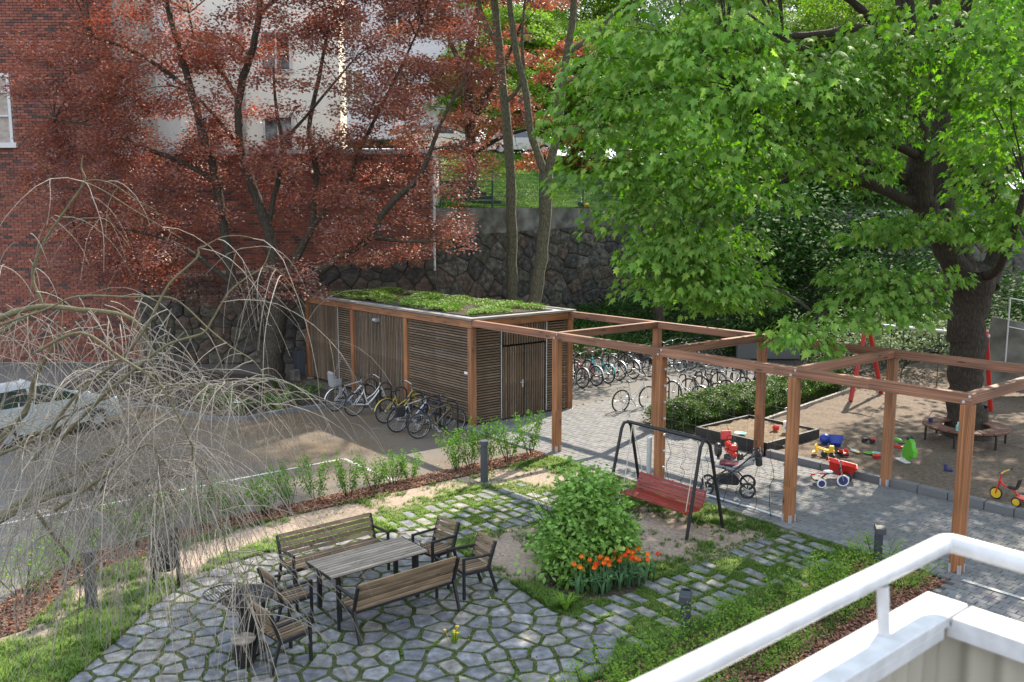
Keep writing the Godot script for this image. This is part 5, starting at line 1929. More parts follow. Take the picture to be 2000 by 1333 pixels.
# ---------------------------------------------------------------- patio furniture
# chair or bench facing +z; width along x
func seat_thing(called: String, label: String, cat: String, at: Vector3, turn: float, w: float, group: String) -> Node3D:
	var t := thing(called, label, cat, at, turn, group)
	var d := 0.46
	var back := 0.82
	for s in [-1.0, 1.0]:
		var x: float = s * (w / 2.0 + 0.022)
		var b := MB.new()
		b.bar(Vector3(x, 0, d / 2.0), Vector3(x, 0.63, d / 2.0), 0.04, 0.04, 0.005)
		part("leg", b, M.black_steel, t)
		b = MB.new()
		b.bar(Vector3(x, 0, -d / 2.0 - 0.13), Vector3(x, 0.44, -d / 2.0 + 0.02), 0.04, 0.045, 0.005)
		b.bar(Vector3(x, 0.43, -d / 2.0 + 0.02), Vector3(x, back, -d / 2.0 - 0.11), 0.04, 0.045, 0.005)
		part("leg", b, M.black_steel, t)
		b = MB.new()
		b.bar(Vector3(x, 0.64, d / 2.0 + 0.02), Vector3(x, 0.62, -d / 2.0 - 0.03), 0.045, 0.03, 0.005)
		part("armrest", b, M.black_steel, t)
		b = MB.new()
		b.bar(Vector3(x, 0.405, d / 2.0), Vector3(x, 0.395, -d / 2.0 + 0.02), 0.036, 0.05, 0.004)
		part("side_rail", b, M.black_steel, t)
	var fr := MB.new()
	fr.bar(Vector3(-w / 2.0, 0.395, d / 2.0 - 0.03), Vector3(w / 2.0, 0.395, d / 2.0 - 0.03), 0.03, 0.04)
	fr.bar(Vector3(-w / 2.0, 0.395, -d / 2.0 + 0.04), Vector3(w / 2.0, 0.395, -d / 2.0 + 0.04), 0.03, 0.04)
	part("seat_frame", fr, M.black_steel, t)
	var wide := w > 1.0
	if wide:
		for k in 5:
			var b := MB.new()
			b.box(Vector3(0, 0.43, d / 2.0 - 0.045 - k * 0.09), Vector3(w, 0.03, 0.066), Basis(), 0.005)
			part("seat_slat", b, M["seatwood%d" % (k % 4)], t)
	else:
		for k in 6:
			var b := MB.new()
			b.box(Vector3(-w / 2.0 + (k + 0.5) * w / 6.0, 0.43, 0), Vector3(w / 6.0 - 0.022, 0.03, d), Basis(), 0.005)
			part("seat_slat", b, M["seatwood%d" % (k % 4)], t)
	var dir := (Vector3(0, back, -d / 2.0 - 0.11) - Vector3(0, 0.43, -d / 2.0 + 0.02)).normalized()
	for k in 5:
		var b := MB.new()
		var p := Vector3(0, 0.525, -d / 2.0 - 0.004) + dir * k * 0.075 + Vector3(0, 0, 0.018)
		b.box(p, Vector3(w, 0.059, 0.024), Basis(Vector3.RIGHT, -atan2(0.13, 0.39)), 0.004)
		part("back_slat", b, M["seatwood%d" % ((k + 1) % 4)], t)
	return t

func furniture() -> void:
	var y := 0.04
	seat_thing("garden_bench", "slatted garden bench nearest the camera, its back to the viewer", "bench", Vector3(8.88, y, 7.96), -PI / 2, 1.62, "garden benches at the table")
	seat_thing("garden_bench", "slatted garden bench on the far side of the table", "bench", Vector3(7.02, y, 7.96), PI / 2, 1.62, "garden benches at the table")
	seat_thing("garden_chair", "slatted armchair at the left end of the table", "chair", Vector3(7.98, y, 9.22), PI, 0.44, "garden armchairs")
	seat_thing("garden_chair", "slatted armchair beside the grill, nearest the camera", "chair", Vector3(8.98, y, 9.75), PI + 0.12, 0.44, "garden armchairs")
	seat_thing("garden_chair", "slatted armchair at the right end of the table, farther from the camera", "chair", Vector3(7.82, y, 6.62), 0.12, 0.44, "garden armchairs")
	seat_thing("garden_chair", "slatted armchair right of the near bench's end", "chair", Vector3(8.76, y, 6.6), -0.1, 0.44, "garden armchairs")
	var t := thing("garden_table", "greyed slatted wood table on black steel legs", "table", Vector3(8.12, y, 8.0))
	for k in 9:
		var b := MB.new()
		b.box(Vector3(-0.34 + k * 0.085, 0.715, 0), Vector3(0.071, 0.03, 1.64), Basis(), 0.004)
		part("top_slat", b, M["tablewood%d" % (k % 3)], t)
	var b := MB.new()
	for s in [-1, 1]:
		b.box(Vector3(0, 0.685, s * 0.72), Vector3(0.74, 0.04, 0.04), Basis(), 0.004)
		b.box(Vector3(s * 0.3, 0.685, 0), Vector3(0.04, 0.04, 1.4), Basis(), 0.004)
	for e in [-1, 1]:
		b.box(Vector3(0, 0.712, e * 0.828), Vector3(0.765, 0.04, 0.012))
	part("frame", b, M.black_steel, t)
	for sx in [-1, 1]:
		for sz in [-1, 1]:
			b = MB.new()
			b.bar(Vector3(sx * 0.31, 0, sz * 0.66), Vector3(sx * 0.29, 0.68, sz * 0.66), 0.06, 0.06, 0.006)
			part("leg", b, M.black_steel, t)
	# grill: round grate and fire bowl on a post
	t = thing("fire_grill", "round black fire grill with a swung-out grate beside the chairs", "grill", Vector3(8.38, y, 10.0))
	b = MB.new()
	b.lathe([[0.0, 0.0], [0.24, 0.0], [0.24, 0.02], [0.12, 0.05], [0.11, 0.62], [0.2, 0.62]], 20)
	part("pedestal", b, M.black_steel, t)
	b = MB.new()
	b.lathe([[0.1, 0.60], [0.26, 0.64], [0.33, 0.74], [0.35, 0.74], [0.35, 0.76], [0.32, 0.76], [0.25, 0.67], [0.0, 0.65]], 28)
	part("bowl", b, M.black_steel, t)
	b = MB.new()
	var gx := Transform3D(Basis(Vector3.RIGHT, PI / 2), Vector3(-0.18, 0.80, 0.24))
	b.ring(0.26, 0.012, gx, 30, 6)
	for k in 13:
		var z := -0.24 + k * 0.04
		var h := sqrt(maxf(0.0, 0.26 * 0.26 - z * z))
		b.rod(Vector3(-0.18 - h, 0.80, 0.24 + z), Vector3(-0.18 + h, 0.80, 0.24 + z), 0.006, 5)
	b.rod(Vector3(-0.3, 0.7, 0.0), Vector3(-0.3, 0.83, 0.0), 0.014, 8)
	part("grate", b, M.black_steel, t)
	t = thing("ash_bucket", "black metal bucket with a round wooden lid by the grill", "bucket", Vector3(8.72, y, 10.2))
	b = MB.new()
	b.lathe([[0.0, 0.0], [0.12, 0.0], [0.14, 0.32], [0.145, 0.33], [0.13, 0.33]], 20)
	part("body", b, M.black_steel, t)
	b = MB.new()
	b.lathe([[0.0, 0.325], [0.155, 0.325], [0.16, 0.34], [0.155, 0.355], [0.0, 0.358]], 20)
	part("lid", b, M.tablewood0, t)
	b = MB.new()
	b.pipe([Vector3(-0.14, 0.3, 0), Vector3(-0.17, 0.22, 0.03), Vector3(-0.1, 0.12, 0.12), Vector3(0.0, 0.1, 0.15), Vector3(0.1, 0.12, 0.12), Vector3(0.17, 0.22, 0.03), Vector3(0.14, 0.3, 0)], 0.005, 5)
	part("handle", b, M.black_steel, t)
	# hanging swing seat
	t = thing("garden_swing", "red slatted swing seat hanging in a black steel frame", "swing", Vector3(8.42, 0.02, 1.72))
	for e in [-0.98, 0.98]:
		for f in [-0.55, 0.5]:
			b = MB.new()
			var top := 1.76
			b.pipe([Vector3(e + (0.06 if e < 0 else -0.06), top, 0.0), Vector3(e, top - 0.02, f * 0.12), Vector3(e, top - 0.12, f * 0.26), Vector3(e + (-0.04 if e < 0 else 0.04), 0.0, f)], 0.032, 10)
			part("leg", b, M.black_steel, t)
	b = MB.new()
	b.rod(Vector3(-0.95, 1.76, 0), Vector3(0.95, 1.76, 0), 0.034, 12)
	part("top_bar", b, M.black_steel, t)
	var rt := Basis(Vector3.RIGHT, 0.1)
	for k in 6:
		b = MB.new()
		b.box(Vector3(0, 0.40 + 0.0 * k, 0.28 - k * 0.075), Vector3(1.66, 0.025, 0.07), rt, 0.006)
		part("seat_slat", b, M.red_slat, t)
	for k in 5:
		b = MB.new()
		b.box(Vector3(0, 0.44 + k * 0.062, -0.17 - k * 0.022), Vector3(1.66, 0.062, 0.022), Basis(Vector3.RIGHT, -0.32), 0.005)
		part("back_slat", b, M.red_slat, t)
	for x in [-0.8, 0.0, 0.8]:
		b = MB.new()
		b.pipe([Vector3(x, 0.375, 0.3), Vector3(x, 0.375, -0.1), Vector3(x, 0.42, -0.19), Vector3(x, 0.72, -0.3)], 0.016, 6)
		part("seat_bracket", b, M.red_paint, t)
	for x in [-0.79, 0.79]:
		for z in [0.26, -0.3]:
			b = MB.new()
			b.rod(Vector3(x, 0.42 if z > 0 else 0.68, z), Vector3(x * 1.02, 1.74, 0.0), 0.009, 6)
			part("rope", b, M.rope, t)

# ---------------------------------------------------------------- bicycles
var BK := {}
func bike_parts() -> void:
	var b := MB.new()
	b.ring(0.333, 0.023, Transform3D(), 32, 6)
	BK.tyre = b.mesh()
	b = MB.new()
	b.ring(0.312, 0.012, Transform3D(), 32, 5)
	BK.rim = b.mesh()
	b = MB.new()
	for k in 18:
		var an := TAU * k / 18.0
		b.rod(Vector3(cos(an) * 0.02, sin(an) * 0.02, 0.02 if k % 2 else -0.02), Vector3(cos(an + 0.25) * 0.31, sin(an + 0.25) * 0.31, 0), 0.0016, 3)
	b.rod(Vector3(0, 0, -0.05), Vector3(0, 0, 0.05), 0.022, 8)
	BK.spokes = b.mesh()
	b = MB.new()
	for k in 12:
		var a0 := deg_to_rad(20 + k * 12.0)
		var a1 := deg_to_rad(20 + (k + 1) * 12.0)
		b.bar(Vector3(cos(a0), sin(a0), 0) * 0.37, Vector3(cos(a1), sin(a1), 0) * 0.37, 0.05, 0.006, 0.0, Vector3(cos(a0), sin(a0), 0))
	BK.mudguard = b.mesh()
	b = MB.new()
	b.ball(Vector3(0.02, 0, 0), Vector3(0.07, 0.03, 0.075), 12, 6)
	b.ball(Vector3(0.14, -0.005, 0), Vector3(0.1, 0.02, 0.028), 10, 6)
	BK.saddle = b.mesh()
	b = MB.new()
	b.ring(0.085, 0.006, Transform3D(Basis(), Vector3(0, 0, 0.05)), 20, 4)
	b.rod(Vector3(0, 0, -0.07), Vector3(0, 0, 0.07), 0.018, 8)
	b.bar(Vector3(0, 0, 0.075), Vector3(0.1, -0.13, 0.075), 0.014, 0.02)
	b.bar(Vector3(0, 0, -0.075), Vector3(-0.1, 0.13, -0.075), 0.014, 0.02)
	b.box(Vector3(0.1, -0.13, 0.12), Vector3(0.09, 0.025, 0.08), Basis(), 0.005)
	b.box(Vector3(-0.1, 0.13, -0.12), Vector3(0.09, 0.025, 0.08), Basis(), 0.005)
	BK.crank = b.mesh()

# bicycle with its rear wheel over the origin, facing +x
func bicycle(label: String, at: Vector3, turn: float, paint: Material, lady: bool, tyre: Material, guard: Material, extra := "", group := "parked bicycles", lean := 0.07) -> void:
	if BK.is_empty(): bike_parts()
	var t := thing("bicycle", label, "bicycle", at, turn, group)
	t.rotation.x = lean
	var R := 0.355
	var wb := 1.06
	for k in 2:
		var w := Node3D.new()
		w.name = "wheel"
		t.add_child(w, true)
		w.position = Vector3(k * wb, R, 0)
		put("tyre", BK.tyre, tyre, w)
		put("rim", BK.rim, M.rim_alloy, w)
		put("spokes", BK.spokes, M.chrome, w)
		if guard: put("mudguard", BK.mudguard, guard, t, Transform3D(Basis(Vector3.BACK, 0.15 if k == 0 else -0.2), Vector3(k * wb, R, 0)))
	var bb := Vector3(0.44, 0.29, 0)
	var st := Vector3(0.29, 0.78, 0)
	var hd := Vector3(0.86, 0.86, 0)
	var hd2 := Vector3(0.9, 0.74, 0)
	var f := MB.new()
	f.rod(bb, st, 0.017, 8)
	f.rod(hd + Vector3(-0.01, 0.05, 0), hd2, 0.02, 8)
	if lady:
		f.pipe([hd2 + Vector3(-0.005, 0.02, 0), Vector3(0.68, 0.5, 0), Vector3(0.52, 0.36, 0), bb], 0.02, 8)
		f.pipe([hd + Vector3(0.0, -0.03, 0), Vector3(0.66, 0.6, 0), Vector3(0.4, 0.47, 0)], 0.014, 8)
	else:
		f.rod(hd2, bb, 0.02, 8)
		f.rod(hd + Vector3(0, -0.02, 0), st + Vector3(0.01, -0.03, 0), 0.017, 8)
	for z in [-0.05, 0.05]:
		f.rod(Vector3(0, R, z), bb + Vector3(0, 0, z * 0.6), 0.011, 6)
		f.rod(Vector3(0, R, z), st + Vector3(0, -0.08, z * 0.3), 0.009, 6)
	part("frame", f, paint, t)
	var fk := MB.new()
	for z in [-0.05, 0.05]:
		fk.pipe([hd2 + Vector3(0.01, -0.02, z), Vector3(0.96, 0.6, z), Vector3(wb, R, z)], 0.011, 6)
	fk.rod(hd2 + Vector3(0.01, -0.02, -0.05), hd2 + Vector3(0.01, -0.02, 0.05), 0.014, 6)
	part("fork", fk, paint, t)
	put("crank", BK.crank, M.galvanised, t, Transform3D(Basis(), bb))
	var ch := MB.new()
	ch.bar(Vector3(0.0, R + 0.035, 0.05), bb + Vector3(0, 0.08, 0.05), 0.01, 0.012)
	ch.bar(Vector3(0.0, R - 0.035, 0.05), bb + Vector3(0, -0.08, 0.05), 0.01, 0.012)
	part("chain", ch, M.black_steel, t)
	var sp := MB.new()
	sp.rod(st, st + Vector3(-0.03, 0.12, 0), 0.013, 8)
	part("seat_post", sp, M.chrome, t)
	put("saddle", BK.saddle, M.black_plastic if extra != "white saddle" else M.white_plastic, t, Transform3D(Basis(), st + Vector3(-0.06, 0.15, 0)))
	var hb := MB.new()
	var hy := 1.04 if lady else 0.98
	hb.rod(hd, Vector3(0.83, hy, 0), 0.014, 8)
	if lady: hb.pipe([Vector3(0.66, hy + 0.06, 0.29), Vector3(0.80, hy + 0.07, 0.22), Vector3(0.86, hy, 0.06), Vector3(0.86, hy, -0.06), Vector3(0.80, hy + 0.07, -0.22), Vector3(0.66, hy + 0.06, -0.29)], 0.012, 7)
	else: hb.pipe([Vector3(0.82, hy + 0.03, 0.31), Vector3(0.86, hy + 0.02, 0.1), Vector3(0.86, hy, 0), Vector3(0.86, hy + 0.02, -0.1), Vector3(0.82, hy + 0.03, -0.31)], 0.012, 7)
	var bar := part("handlebar", hb, M.chrome if lady else M.black_steel, t)
	var gr := MB.new()
	for z in [-1.0, 1.0]:
		var x := 0.66 if lady else 0.82
		gr.rod(Vector3(x, hy + (0.06 if lady else 0.03), z * 0.31), Vector3(x + (0.07 if lady else 0.02), hy + (0.065 if lady else 0.027), z * 0.22), 0.017, 7)
	part("grips", gr, M.rubber, bar)
	if lady or extra == "rack":
		var rk := MB.new()
		for z in [-0.06, 0.06]:
			rk.rod(Vector3(-0.2, 0.76, z), Vector3(0.24, 0.77, z), 0.006, 5)
			rk.rod(Vector3(-0.12, 0.76, z), Vector3(0.0, R, z), 0.005, 5)
		for x in [-0.2, -0.05, 0.1]: rk.rod(Vector3(x, 0.765, -0.06), Vector3(x, 0.765, 0.06), 0.005, 5)
		part("luggage_rack", rk, M.black_steel, t)
	var ks := MB.new()
	ks.rod(Vector3(0.3, 0.3, -0.06), Vector3(0.22, 0.02, -0.18), 0.008, 6)
	part("kickstand", ks, M.galvanised, t)
	match extra:
		"basket":
			var bk := MB.new()
			for q in [[Vector3(1.05, 0.95, 0), Vector3(0.24, 0.02, 0.34)], [Vector3(0.93, 1.05, 0), Vector3(0.015, 0.2, 0.34)], [Vector3(1.17, 1.05, 0), Vector3(0.015, 0.2, 0.34)], [Vector3(1.05, 1.05, 0.17), Vector3(0.24, 0.2, 0.015)], [Vector3(1.05, 1.05, -0.17), Vector3(0.24, 0.2, 0.015)]]:
				bk.box(q[0], q[1], Basis(), 0.004)
			part("basket", bk, M.seatwood1, t)
		"child seat":
			var cs := MB.new()
			cs.box(Vector3(-0.14, 1.0, 0), Vector3(0.12, 0.5, 0.32), Basis(Vector3.BACK, 0.15), 0.05)
			cs.box(Vector3(0.0, 0.83, 0), Vector3(0.3, 0.12, 0.3), Basis(), 0.05)
			for q in [-0.16, 0.16]: cs.box(Vector3(-0.02, 0.94, q), Vector3(0.26, 0.2, 0.03), Basis(), 0.012)
			cs.box(Vector3(0.08, 0.62, 0.15), Vector3(0.1, 0.34, 0.04), Basis(), 0.015)
			part("child_seat", cs, M.grey_cloth, t)
		"bag":
			var cs := MB.new()
			cs.box(Vector3(-0.02, 0.62, 0.13), Vector3(0.3, 0.3, 0.1), Basis(), 0.03)
			part("pannier", cs, M.black_cloth, t)

func hoop(at: Vector3, turn: float, label: String, group: String) -> void:
	var b := MB.new()
	var p := [Vector3(-0.17, 0, 0), Vector3(-0.17, 0.72, 0)]
	for k in 7:
		var a := PI - PI * k / 6.0
		p.append(Vector3(cos(a) * 0.17, 0.76 + sin(a) * 0.15, 0))
	p.append(Vector3(0.17, 0.72, 0)); p.append(Vector3(0.17, 0, 0))
	b.pipe(p, 0.024, 8)
	var t := thing("bicycle_hoop", label, "bicycle rack", at, turn, group)
	part("hoop", b, M.black_steel, t)
	b = MB.new()
	b.bar(Vector3(-0.17, 0.42, 0), Vector3(0.17, 0.42, 0), 0.02, 0.03)
	part("cross_bar", b, M.black_steel, t)

func bicycles() -> void:
	var cream := metal("cream_frame", lin(0.72, 0.70, 0.66), 0.3)
	var gold := metal("gold_frame", lin(0.42, 0.33, 0.06), 0.35)
	var navy := metal("navy_frame", lin(0.03, 0.035, 0.08), 0.3)
	var teal := metal("teal_frame", lin(0.05, 0.42, 0.46), 0.3)
	var olive := metal("olive_frame", lin(0.10, 0.075, 0.025), 0.35)
	var black := metal("black_frame", lin(0.015, 0.015, 0.017), 0.3)
	var silver := metal("silver_frame", lin(0.5, 0.52, 0.54), 0.28, 0.5)
	var crimson := metal("crimson_frame", lin(0.3, 0.02, 0.03), 0.3)
	var lefts := "bicycles before the shed"
	bicycle("grey bicycle with a covered child seat, farthest left at the shed", Vector3(-4.3, 0, 1.95), PI / 2, silver, false, M.rubber, M.white_plastic, "child seat", lefts)
	bicycle("white low-step bicycle, second from the left at the shed", Vector3(-3.38, 0, 1.82), PI / 2, cream, true, M.rubber, null, "", lefts)
	bicycle("mustard yellow bicycle in the middle of the shed row", Vector3(-1.98, 0, 1.6), PI / 2, gold, true, M.rubber, gold, "", lefts)
	bicycle("white and blue bicycle right of the yellow one", Vector3(-0.85, 0, 1.9), PI / 2, silver, false, M.rubber, M.black_plastic, "bag", lefts)
	bicycle("dark navy bicycle leaning between yellow and olive bicycles", Vector3(-0.45, 0, 1.6), PI / 2 + 0.15, navy, false, M.rubber, null, "", lefts)
	bicycle("olive brown bicycle at the right end of the shed row", Vector3(0.1, 0, 1.83), PI / 2 - 0.12, olive, false, M.rubber, null, "", lefts)
	for k in 6:
		hoop(Vector3(-4.05 + k * 0.85, 0, 0.85), 0.9, ["leftmost", "second", "third", "fourth", "fifth", "rightmost"][k] + " black bicycle hoop before the shed wall", "bicycle hoops before the shed")
	# row along the bank, front wheels away from the path
	var ra := "bicycles along the bank"
	var row := [[-6.35, black, true, M.white_plastic, "", "black bicycle with white mudguards next to the shed's back post"], [-7.0, crimson, true, M.white_plastic, "", "red bicycle with white mudguards left of the turquoise one"], [-7.65, teal, true, teal, "basket", "turquoise bicycle with a wicker basket by the bank"], [-8.35, cream, true, M.galvanised, "white saddle", "white bicycle with a white saddle right of the turquoise one"], [-9.0, black, false, M.galvanised, "rack", "black roadster with a long rack beside the white bicycle"], [-9.75, navy, true, M.black_plastic, "bag", "dark blue bicycle half behind the pergola post"], [-10.6, black, false, null, "", "black bicycle right of the pergola post by the bank"], [-11.4, silver, true, M.galvanised, "", "silver bicycle near the grey concrete wall"], [-12.2, black, true, M.black_plastic, "", "black low-step bicycle near the grey concrete wall"], [-13.0, cream, false, null, "", "pale bicycle before the grey concrete wall"], [-13.8, navy, false, null, "", "dark bicycle at the far end of the bank row"]]
	for q in row:
		bicycle(q[5], Vector3(-2.3 + rnd(-0.15, 0.15), 0, q[0]), PI + rnd(-0.08, 0.08), q[1], q[2], M.rubber, q[3], q[4], ra, rnd(-0.08, 0.08))
	for k in 9:
		hoop(Vector3(-3.15, 0, -6.7 - k * 0.85), PI / 2, ["first", "second", "third", "fourth", "fifth", "sixth", "seventh", "eighth", "ninth"][k] + " black hoop of the bank row, counted from the shed", "bicycle hoops by the bank")
	# row before the hedge
	var rb := "bicycles before the hedge"
	bicycle("white low-step bicycle standing alone left of the hedge", Vector3(1.25, 0, -4.6), PI / 2 + 0.2 - 0.3, cream, true, M.rubber, null, "", rb)
	var rowb := [[-6.9, cream, true, M.galvanised, "white bicycle first in the row behind the hedge"], [-7.7, black, false, null, "black bicycle second in the row behind the hedge"], [-8.4, black, true, M.black_plastic, "black low-step bicycle behind the hedge"], [-9.3, silver, false, null, "silver bicycle behind the hedge"], [-10.2, navy, false, null, "dark blue bicycle behind the hedge"]]
	for q in rowb:
		bicycle(q[4], Vector3(2.35 + rnd(-0.1, 0.1), 0, q[0]), PI + rnd(-0.1, 0.1), q[1], q[2], M.rubber, q[3], "", rb, rnd(-0.08, 0.08))
	for k in 7:
		hoop(Vector3(1.45, 0, -6.4 - k * 0.8), PI / 2, ["first", "second", "third", "fourth", "fifth", "sixth", "seventh"][k] + " black hoop behind the hedge, counted from the pergola", "bicycle hoops behind the hedge")
	var w := MB.new()
	w.box(Vector3(-2.0, 0.35, -16.8), Vector3(2.6, 0.7, 0.25), Basis(Vector3.UP, 0.86), 0.015)
	tag(part("low_concrete_wall", w, M.kerb, self), "low grey concrete wall behind the bicycles", "wall")

# ---------------------------------------------------------------- toys
func toys() -> void:
	var g := 0.1
	var t: Node3D
	var b := MB.new()
	b.ball(Vector3(7.42, g + 0.13, -5.62), Vector3.ONE * 0.135, 20, 14)
	tag(part("play_ball", b, M.blue_plastic, self), "blue ball on the sand near the sandbox", "ball")
	t = thing("toy_barrow", "blue plastic scoop barrow tipped on the sand", "toy", Vector3(7.85, g, -5.4), 0.6)
	b = MB.new()
	b.lathe([[0.0, 0.0], [0.16, 0.0], [0.24, 0.2], [0.25, 0.2], [0.17, 0.02], [0.0, 0.02]], 4, Transform3D(Basis(Vector3.RIGHT, -0.7) * Basis(Vector3.UP, PI / 4), Vector3(0, 0.09, 0)))
	part("tub", b, M.blue_plastic, t)
	b = MB.new()
	for s in [-0.08, 0.08]: b.rod(Vector3(s, 0.06, 0.1), Vector3(s, 0.02, 0.3), 0.012, 6)
	part("handles", b, M.blue_plastic, t)
	# yellow digger
	t = thing("toy_digger", "yellow toy digger with a raised shovel on the sand", "toy", Vector3(8.12, g, -4.6), 0.4)
	b = MB.new()
	b.box(Vector3(0.02, 0.13, 0), Vector3(0.26, 0.09, 0.15), Basis(), 0.02)
	b.box(Vector3(0.08, 0.22, 0), Vector3(0.11, 0.11, 0.13), Basis(), 0.015)
	part("body", b, M.yellow_plastic, t)
	for sx in [-0.08, 0.11]:
		for sz in [-0.1, 0.1]:
			b = MB.new()
			b.lathe([[0.0, -0.025], [0.065, -0.025], [0.07, 0.0], [0.065, 0.025], [0.0, 0.025]], 14, Transform3D(Basis(Vector3.RIGHT, PI / 2), Vector3(sx, 0.07, sz)))
			part("wheel", b, M.black_plastic, t)
	b = MB.new()
	b.bar(Vector3(-0.08, 0.16, 0.06), Vector3(-0.24, 0.2, 0.06), 0.02, 0.03)
	b.bar(Vector3(-0.08, 0.16, -0.06), Vector3(-0.24, 0.2, -0.06), 0.02, 0.03)
	b.box(Vector3(-0.27, 0.17, 0), Vector3(0.03, 0.2, 0.24), Basis(Vector3.BACK, 0.25), 0.01)
	b.box(Vector3(-0.31, 0.08, 0), Vector3(0.1, 0.02, 0.24), Basis(Vector3.BACK, -0.1), 0.006)
	part("shovel", b, M.yellow_plastic, t)
	t = thing("toy_tipper", "red toy tipper lying beside the yellow digger", "toy", Vector3(8.3, g, -4.95), -0.5)
	b = MB.new()
	b.box(Vector3(0, 0.08, 0), Vector3(0.26, 0.04, 0.14), Basis(), 0.01)
	b.box(Vector3(0.04, 0.13, 0.07), Vector3(0.18, 0.08, 0.015), Basis(Vector3.RIGHT, 0.3), 0.005)
	b.box(Vector3(0.04, 0.13, -0.07), Vector3(0.18, 0.08, 0.015), Basis(Vector3.RIGHT, -0.3), 0.005)
	part("tray", b, M.red_plastic, t)
	for sx in [-0.08, 0.08]:
		b = MB.new()
		b.lathe([[0.0, -0.09], [0.05, -0.09], [0.05, 0.09], [0.0, 0.09]], 12, Transform3D(Basis(Vector3.RIGHT, PI / 2), Vector3(sx, 0.05, 0)))
		part("axle_wheels", b, M.black_plastic, t)
	t = thing("sand_shovel", "grey plastic sand shovel with a yellow tip on the sand", "toy", Vector3(8.3, g + 0.01, -5.5), -0.6)
	b = MB.new()
	b.ball(Vector3(0, 0.02, 0), Vector3(0.16, 0.025, 0.1), 14, 6)
	b.rod(Vector3(-0.15, 0.02, 0), Vector3(-0.38, 0.03, 0), 0.014, 8)
	part("shovel_blade", b, M.grey_plastic, t)
	b = MB.new()
	b.ball(Vector3(0.17, 0.025, 0), Vector3(0.05, 0.02, 0.06), 10, 6)
	part("tip", b, M.yellow_plastic, t)
	t = thing("toy_quad", "small dark toy vehicle with a red mudguard on the sand", "toy", Vector3(8.05, g, -6.6), 0.2)
	b = MB.new()
	b.box(Vector3(0, 0.09, 0), Vector3(0.24, 0.05, 0.1), Basis(), 0.015)
	part("body", b, M.black_plastic, t)
	b = MB.new()
	b.box(Vector3(0.12, 0.12, 0), Vector3(0.1, 0.05, 0.14), Basis(), 0.015)
	part("mudguard", b, M.red_plastic, t)
	for sx in [-0.1, 0.1]:
		for sz in [-0.07, 0.07]:
			b = MB.new()
			b.lathe([[0.0, -0.02], [0.05, -0.02], [0.05, 0.02], [0.0, 0.02]], 12, Transform3D(Basis(Vector3.RIGHT, PI / 2), Vector3(sx, 0.05, sz)))
			part("wheel", b, M.rubber, t)
	# moulds and sieves
	for q in [["sand_sieve", "green round sand sieve left of the red mould", Vector3(8.62, g, -5.6), "green_plastic", 0.1, 0.03], ["sand_mould", "pale teal sand mould beside the red one", Vector3(8.8, g, -5.62), "teal_plastic", 0.085, 0.06], ["sand_mould", "red sand mould next to the pergola's back post", Vector3(8.93, g, -5.4), "red_plastic", 0.1, 0.07], ["sand_mould", "red mould lying by the sandbox bucket", Vector3(6.25, 0.31, -5.2), "red_plastic", 0.1, 0.1], ["sand_mould", "flat light blue mould at the sandbox's front board", Vector3(5.95, 0.33, -4.1), "teal_plastic", 0.14, 0.02], ["sand_mould", "dark toy cup on the far side of the round bench", Vector3(8.85, 0.54, -8.2), "navy_plastic", 0.06, 0.1]]:
		t = thing(q[0], q[1], "toy", q[2])
		b = MB.new()
		b.lathe([[0.0, 0.0], [q[4] * 0.75, 0.0], [q[4], q[5]], [q[4] * 1.12, q[5] * 1.02], [q[4] * 0.92, q[5]], [q[4] * 0.7, q[5] * 0.15], [0.0, q[5] * 0.15]], 18)
		part("cup", b, M[q[3]], t)
	t = thing("sand_bucket", "white bucket standing in the sandbox", "bucket", Vector3(6.55, 0.3, -5.3))
	b = MB.new()
	b.lathe([[0.0, 0.0], [0.1, 0.0], [0.13, 0.26], [0.14, 0.265], [0.12, 0.26], [0.095, 0.02], [0.0, 0.02]], 18)
	part("body", b, M.white_plastic, t)
	b = MB.new()
	b.pipe([Vector3(-0.13, 0.25, 0), Vector3(-0.1, 0.33, 0.04), Vector3(0, 0.37, 0.06), Vector3(0.1, 0.33, 0.04), Vector3(0.13, 0.25, 0)], 0.005, 5)
	part("handle", b, M.grey_plastic, t)
	t = thing("spray_bottle", "pale turquoise bottle standing on the round bench", "bottle", Vector3(9.72, 0.54, -7.82))
	b = MB.new()
	b.lathe([[0.0, 0.0], [0.055, 0.0], [0.06, 0.12], [0.03, 0.18], [0.022, 0.19]], 14)
	part("body", b, M.teal_plastic, t)
	b = MB.new()
	b.lathe([[0.026, 0.19], [0.026, 0.22], [0.0, 0.225]], 12)
	part("cap", b, M.white_plastic, t)
	# green rocking animal on a white runner
	t = thing("rocking_toy", "green rocking animal with a red seat on a white stand", "toy", Vector3(9.52, g, -5.55), -0.55)
	b = MB.new()
	var prof := [[-0.16, 0.12], [0.1, 0.1], [0.14, 0.2], [0.3, 0.22], [0.3, 0.36], [0.24, 0.44], [0.2, 0.56], [0.08, 0.62], [-0.02, 0.58], [-0.06, 0.44], [-0.12, 0.4], [-0.18, 0.3]]
	var pp := PackedVector2Array()
	for q in prof: pp.append(Vector2(q[0] + 0.12, -q[1]))
	var sl := MB.new()
	sl.slab(pp, -0.05, 0.05, 0.012)
	part("body_shape", sl, M.green_plastic, t, Transform3D(Basis(Vector3.RIGHT, PI / 2), Vector3(0, 0, 0)))
	b.ball(Vector3(0.18, 0.62, 0.05), Vector3.ONE * 0.045, 10, 7)
	b.ball(Vector3(0.18, 0.62, -0.05), Vector3.ONE * 0.045, 10, 7)
	part("eyes", b, M.black_plastic, t)
	b = MB.new()
	b.bar(Vector3(-0.06, 0.02, 0.0), Vector3(0.02, 0.42, 0.0), 0.1, 0.06, 0.012)
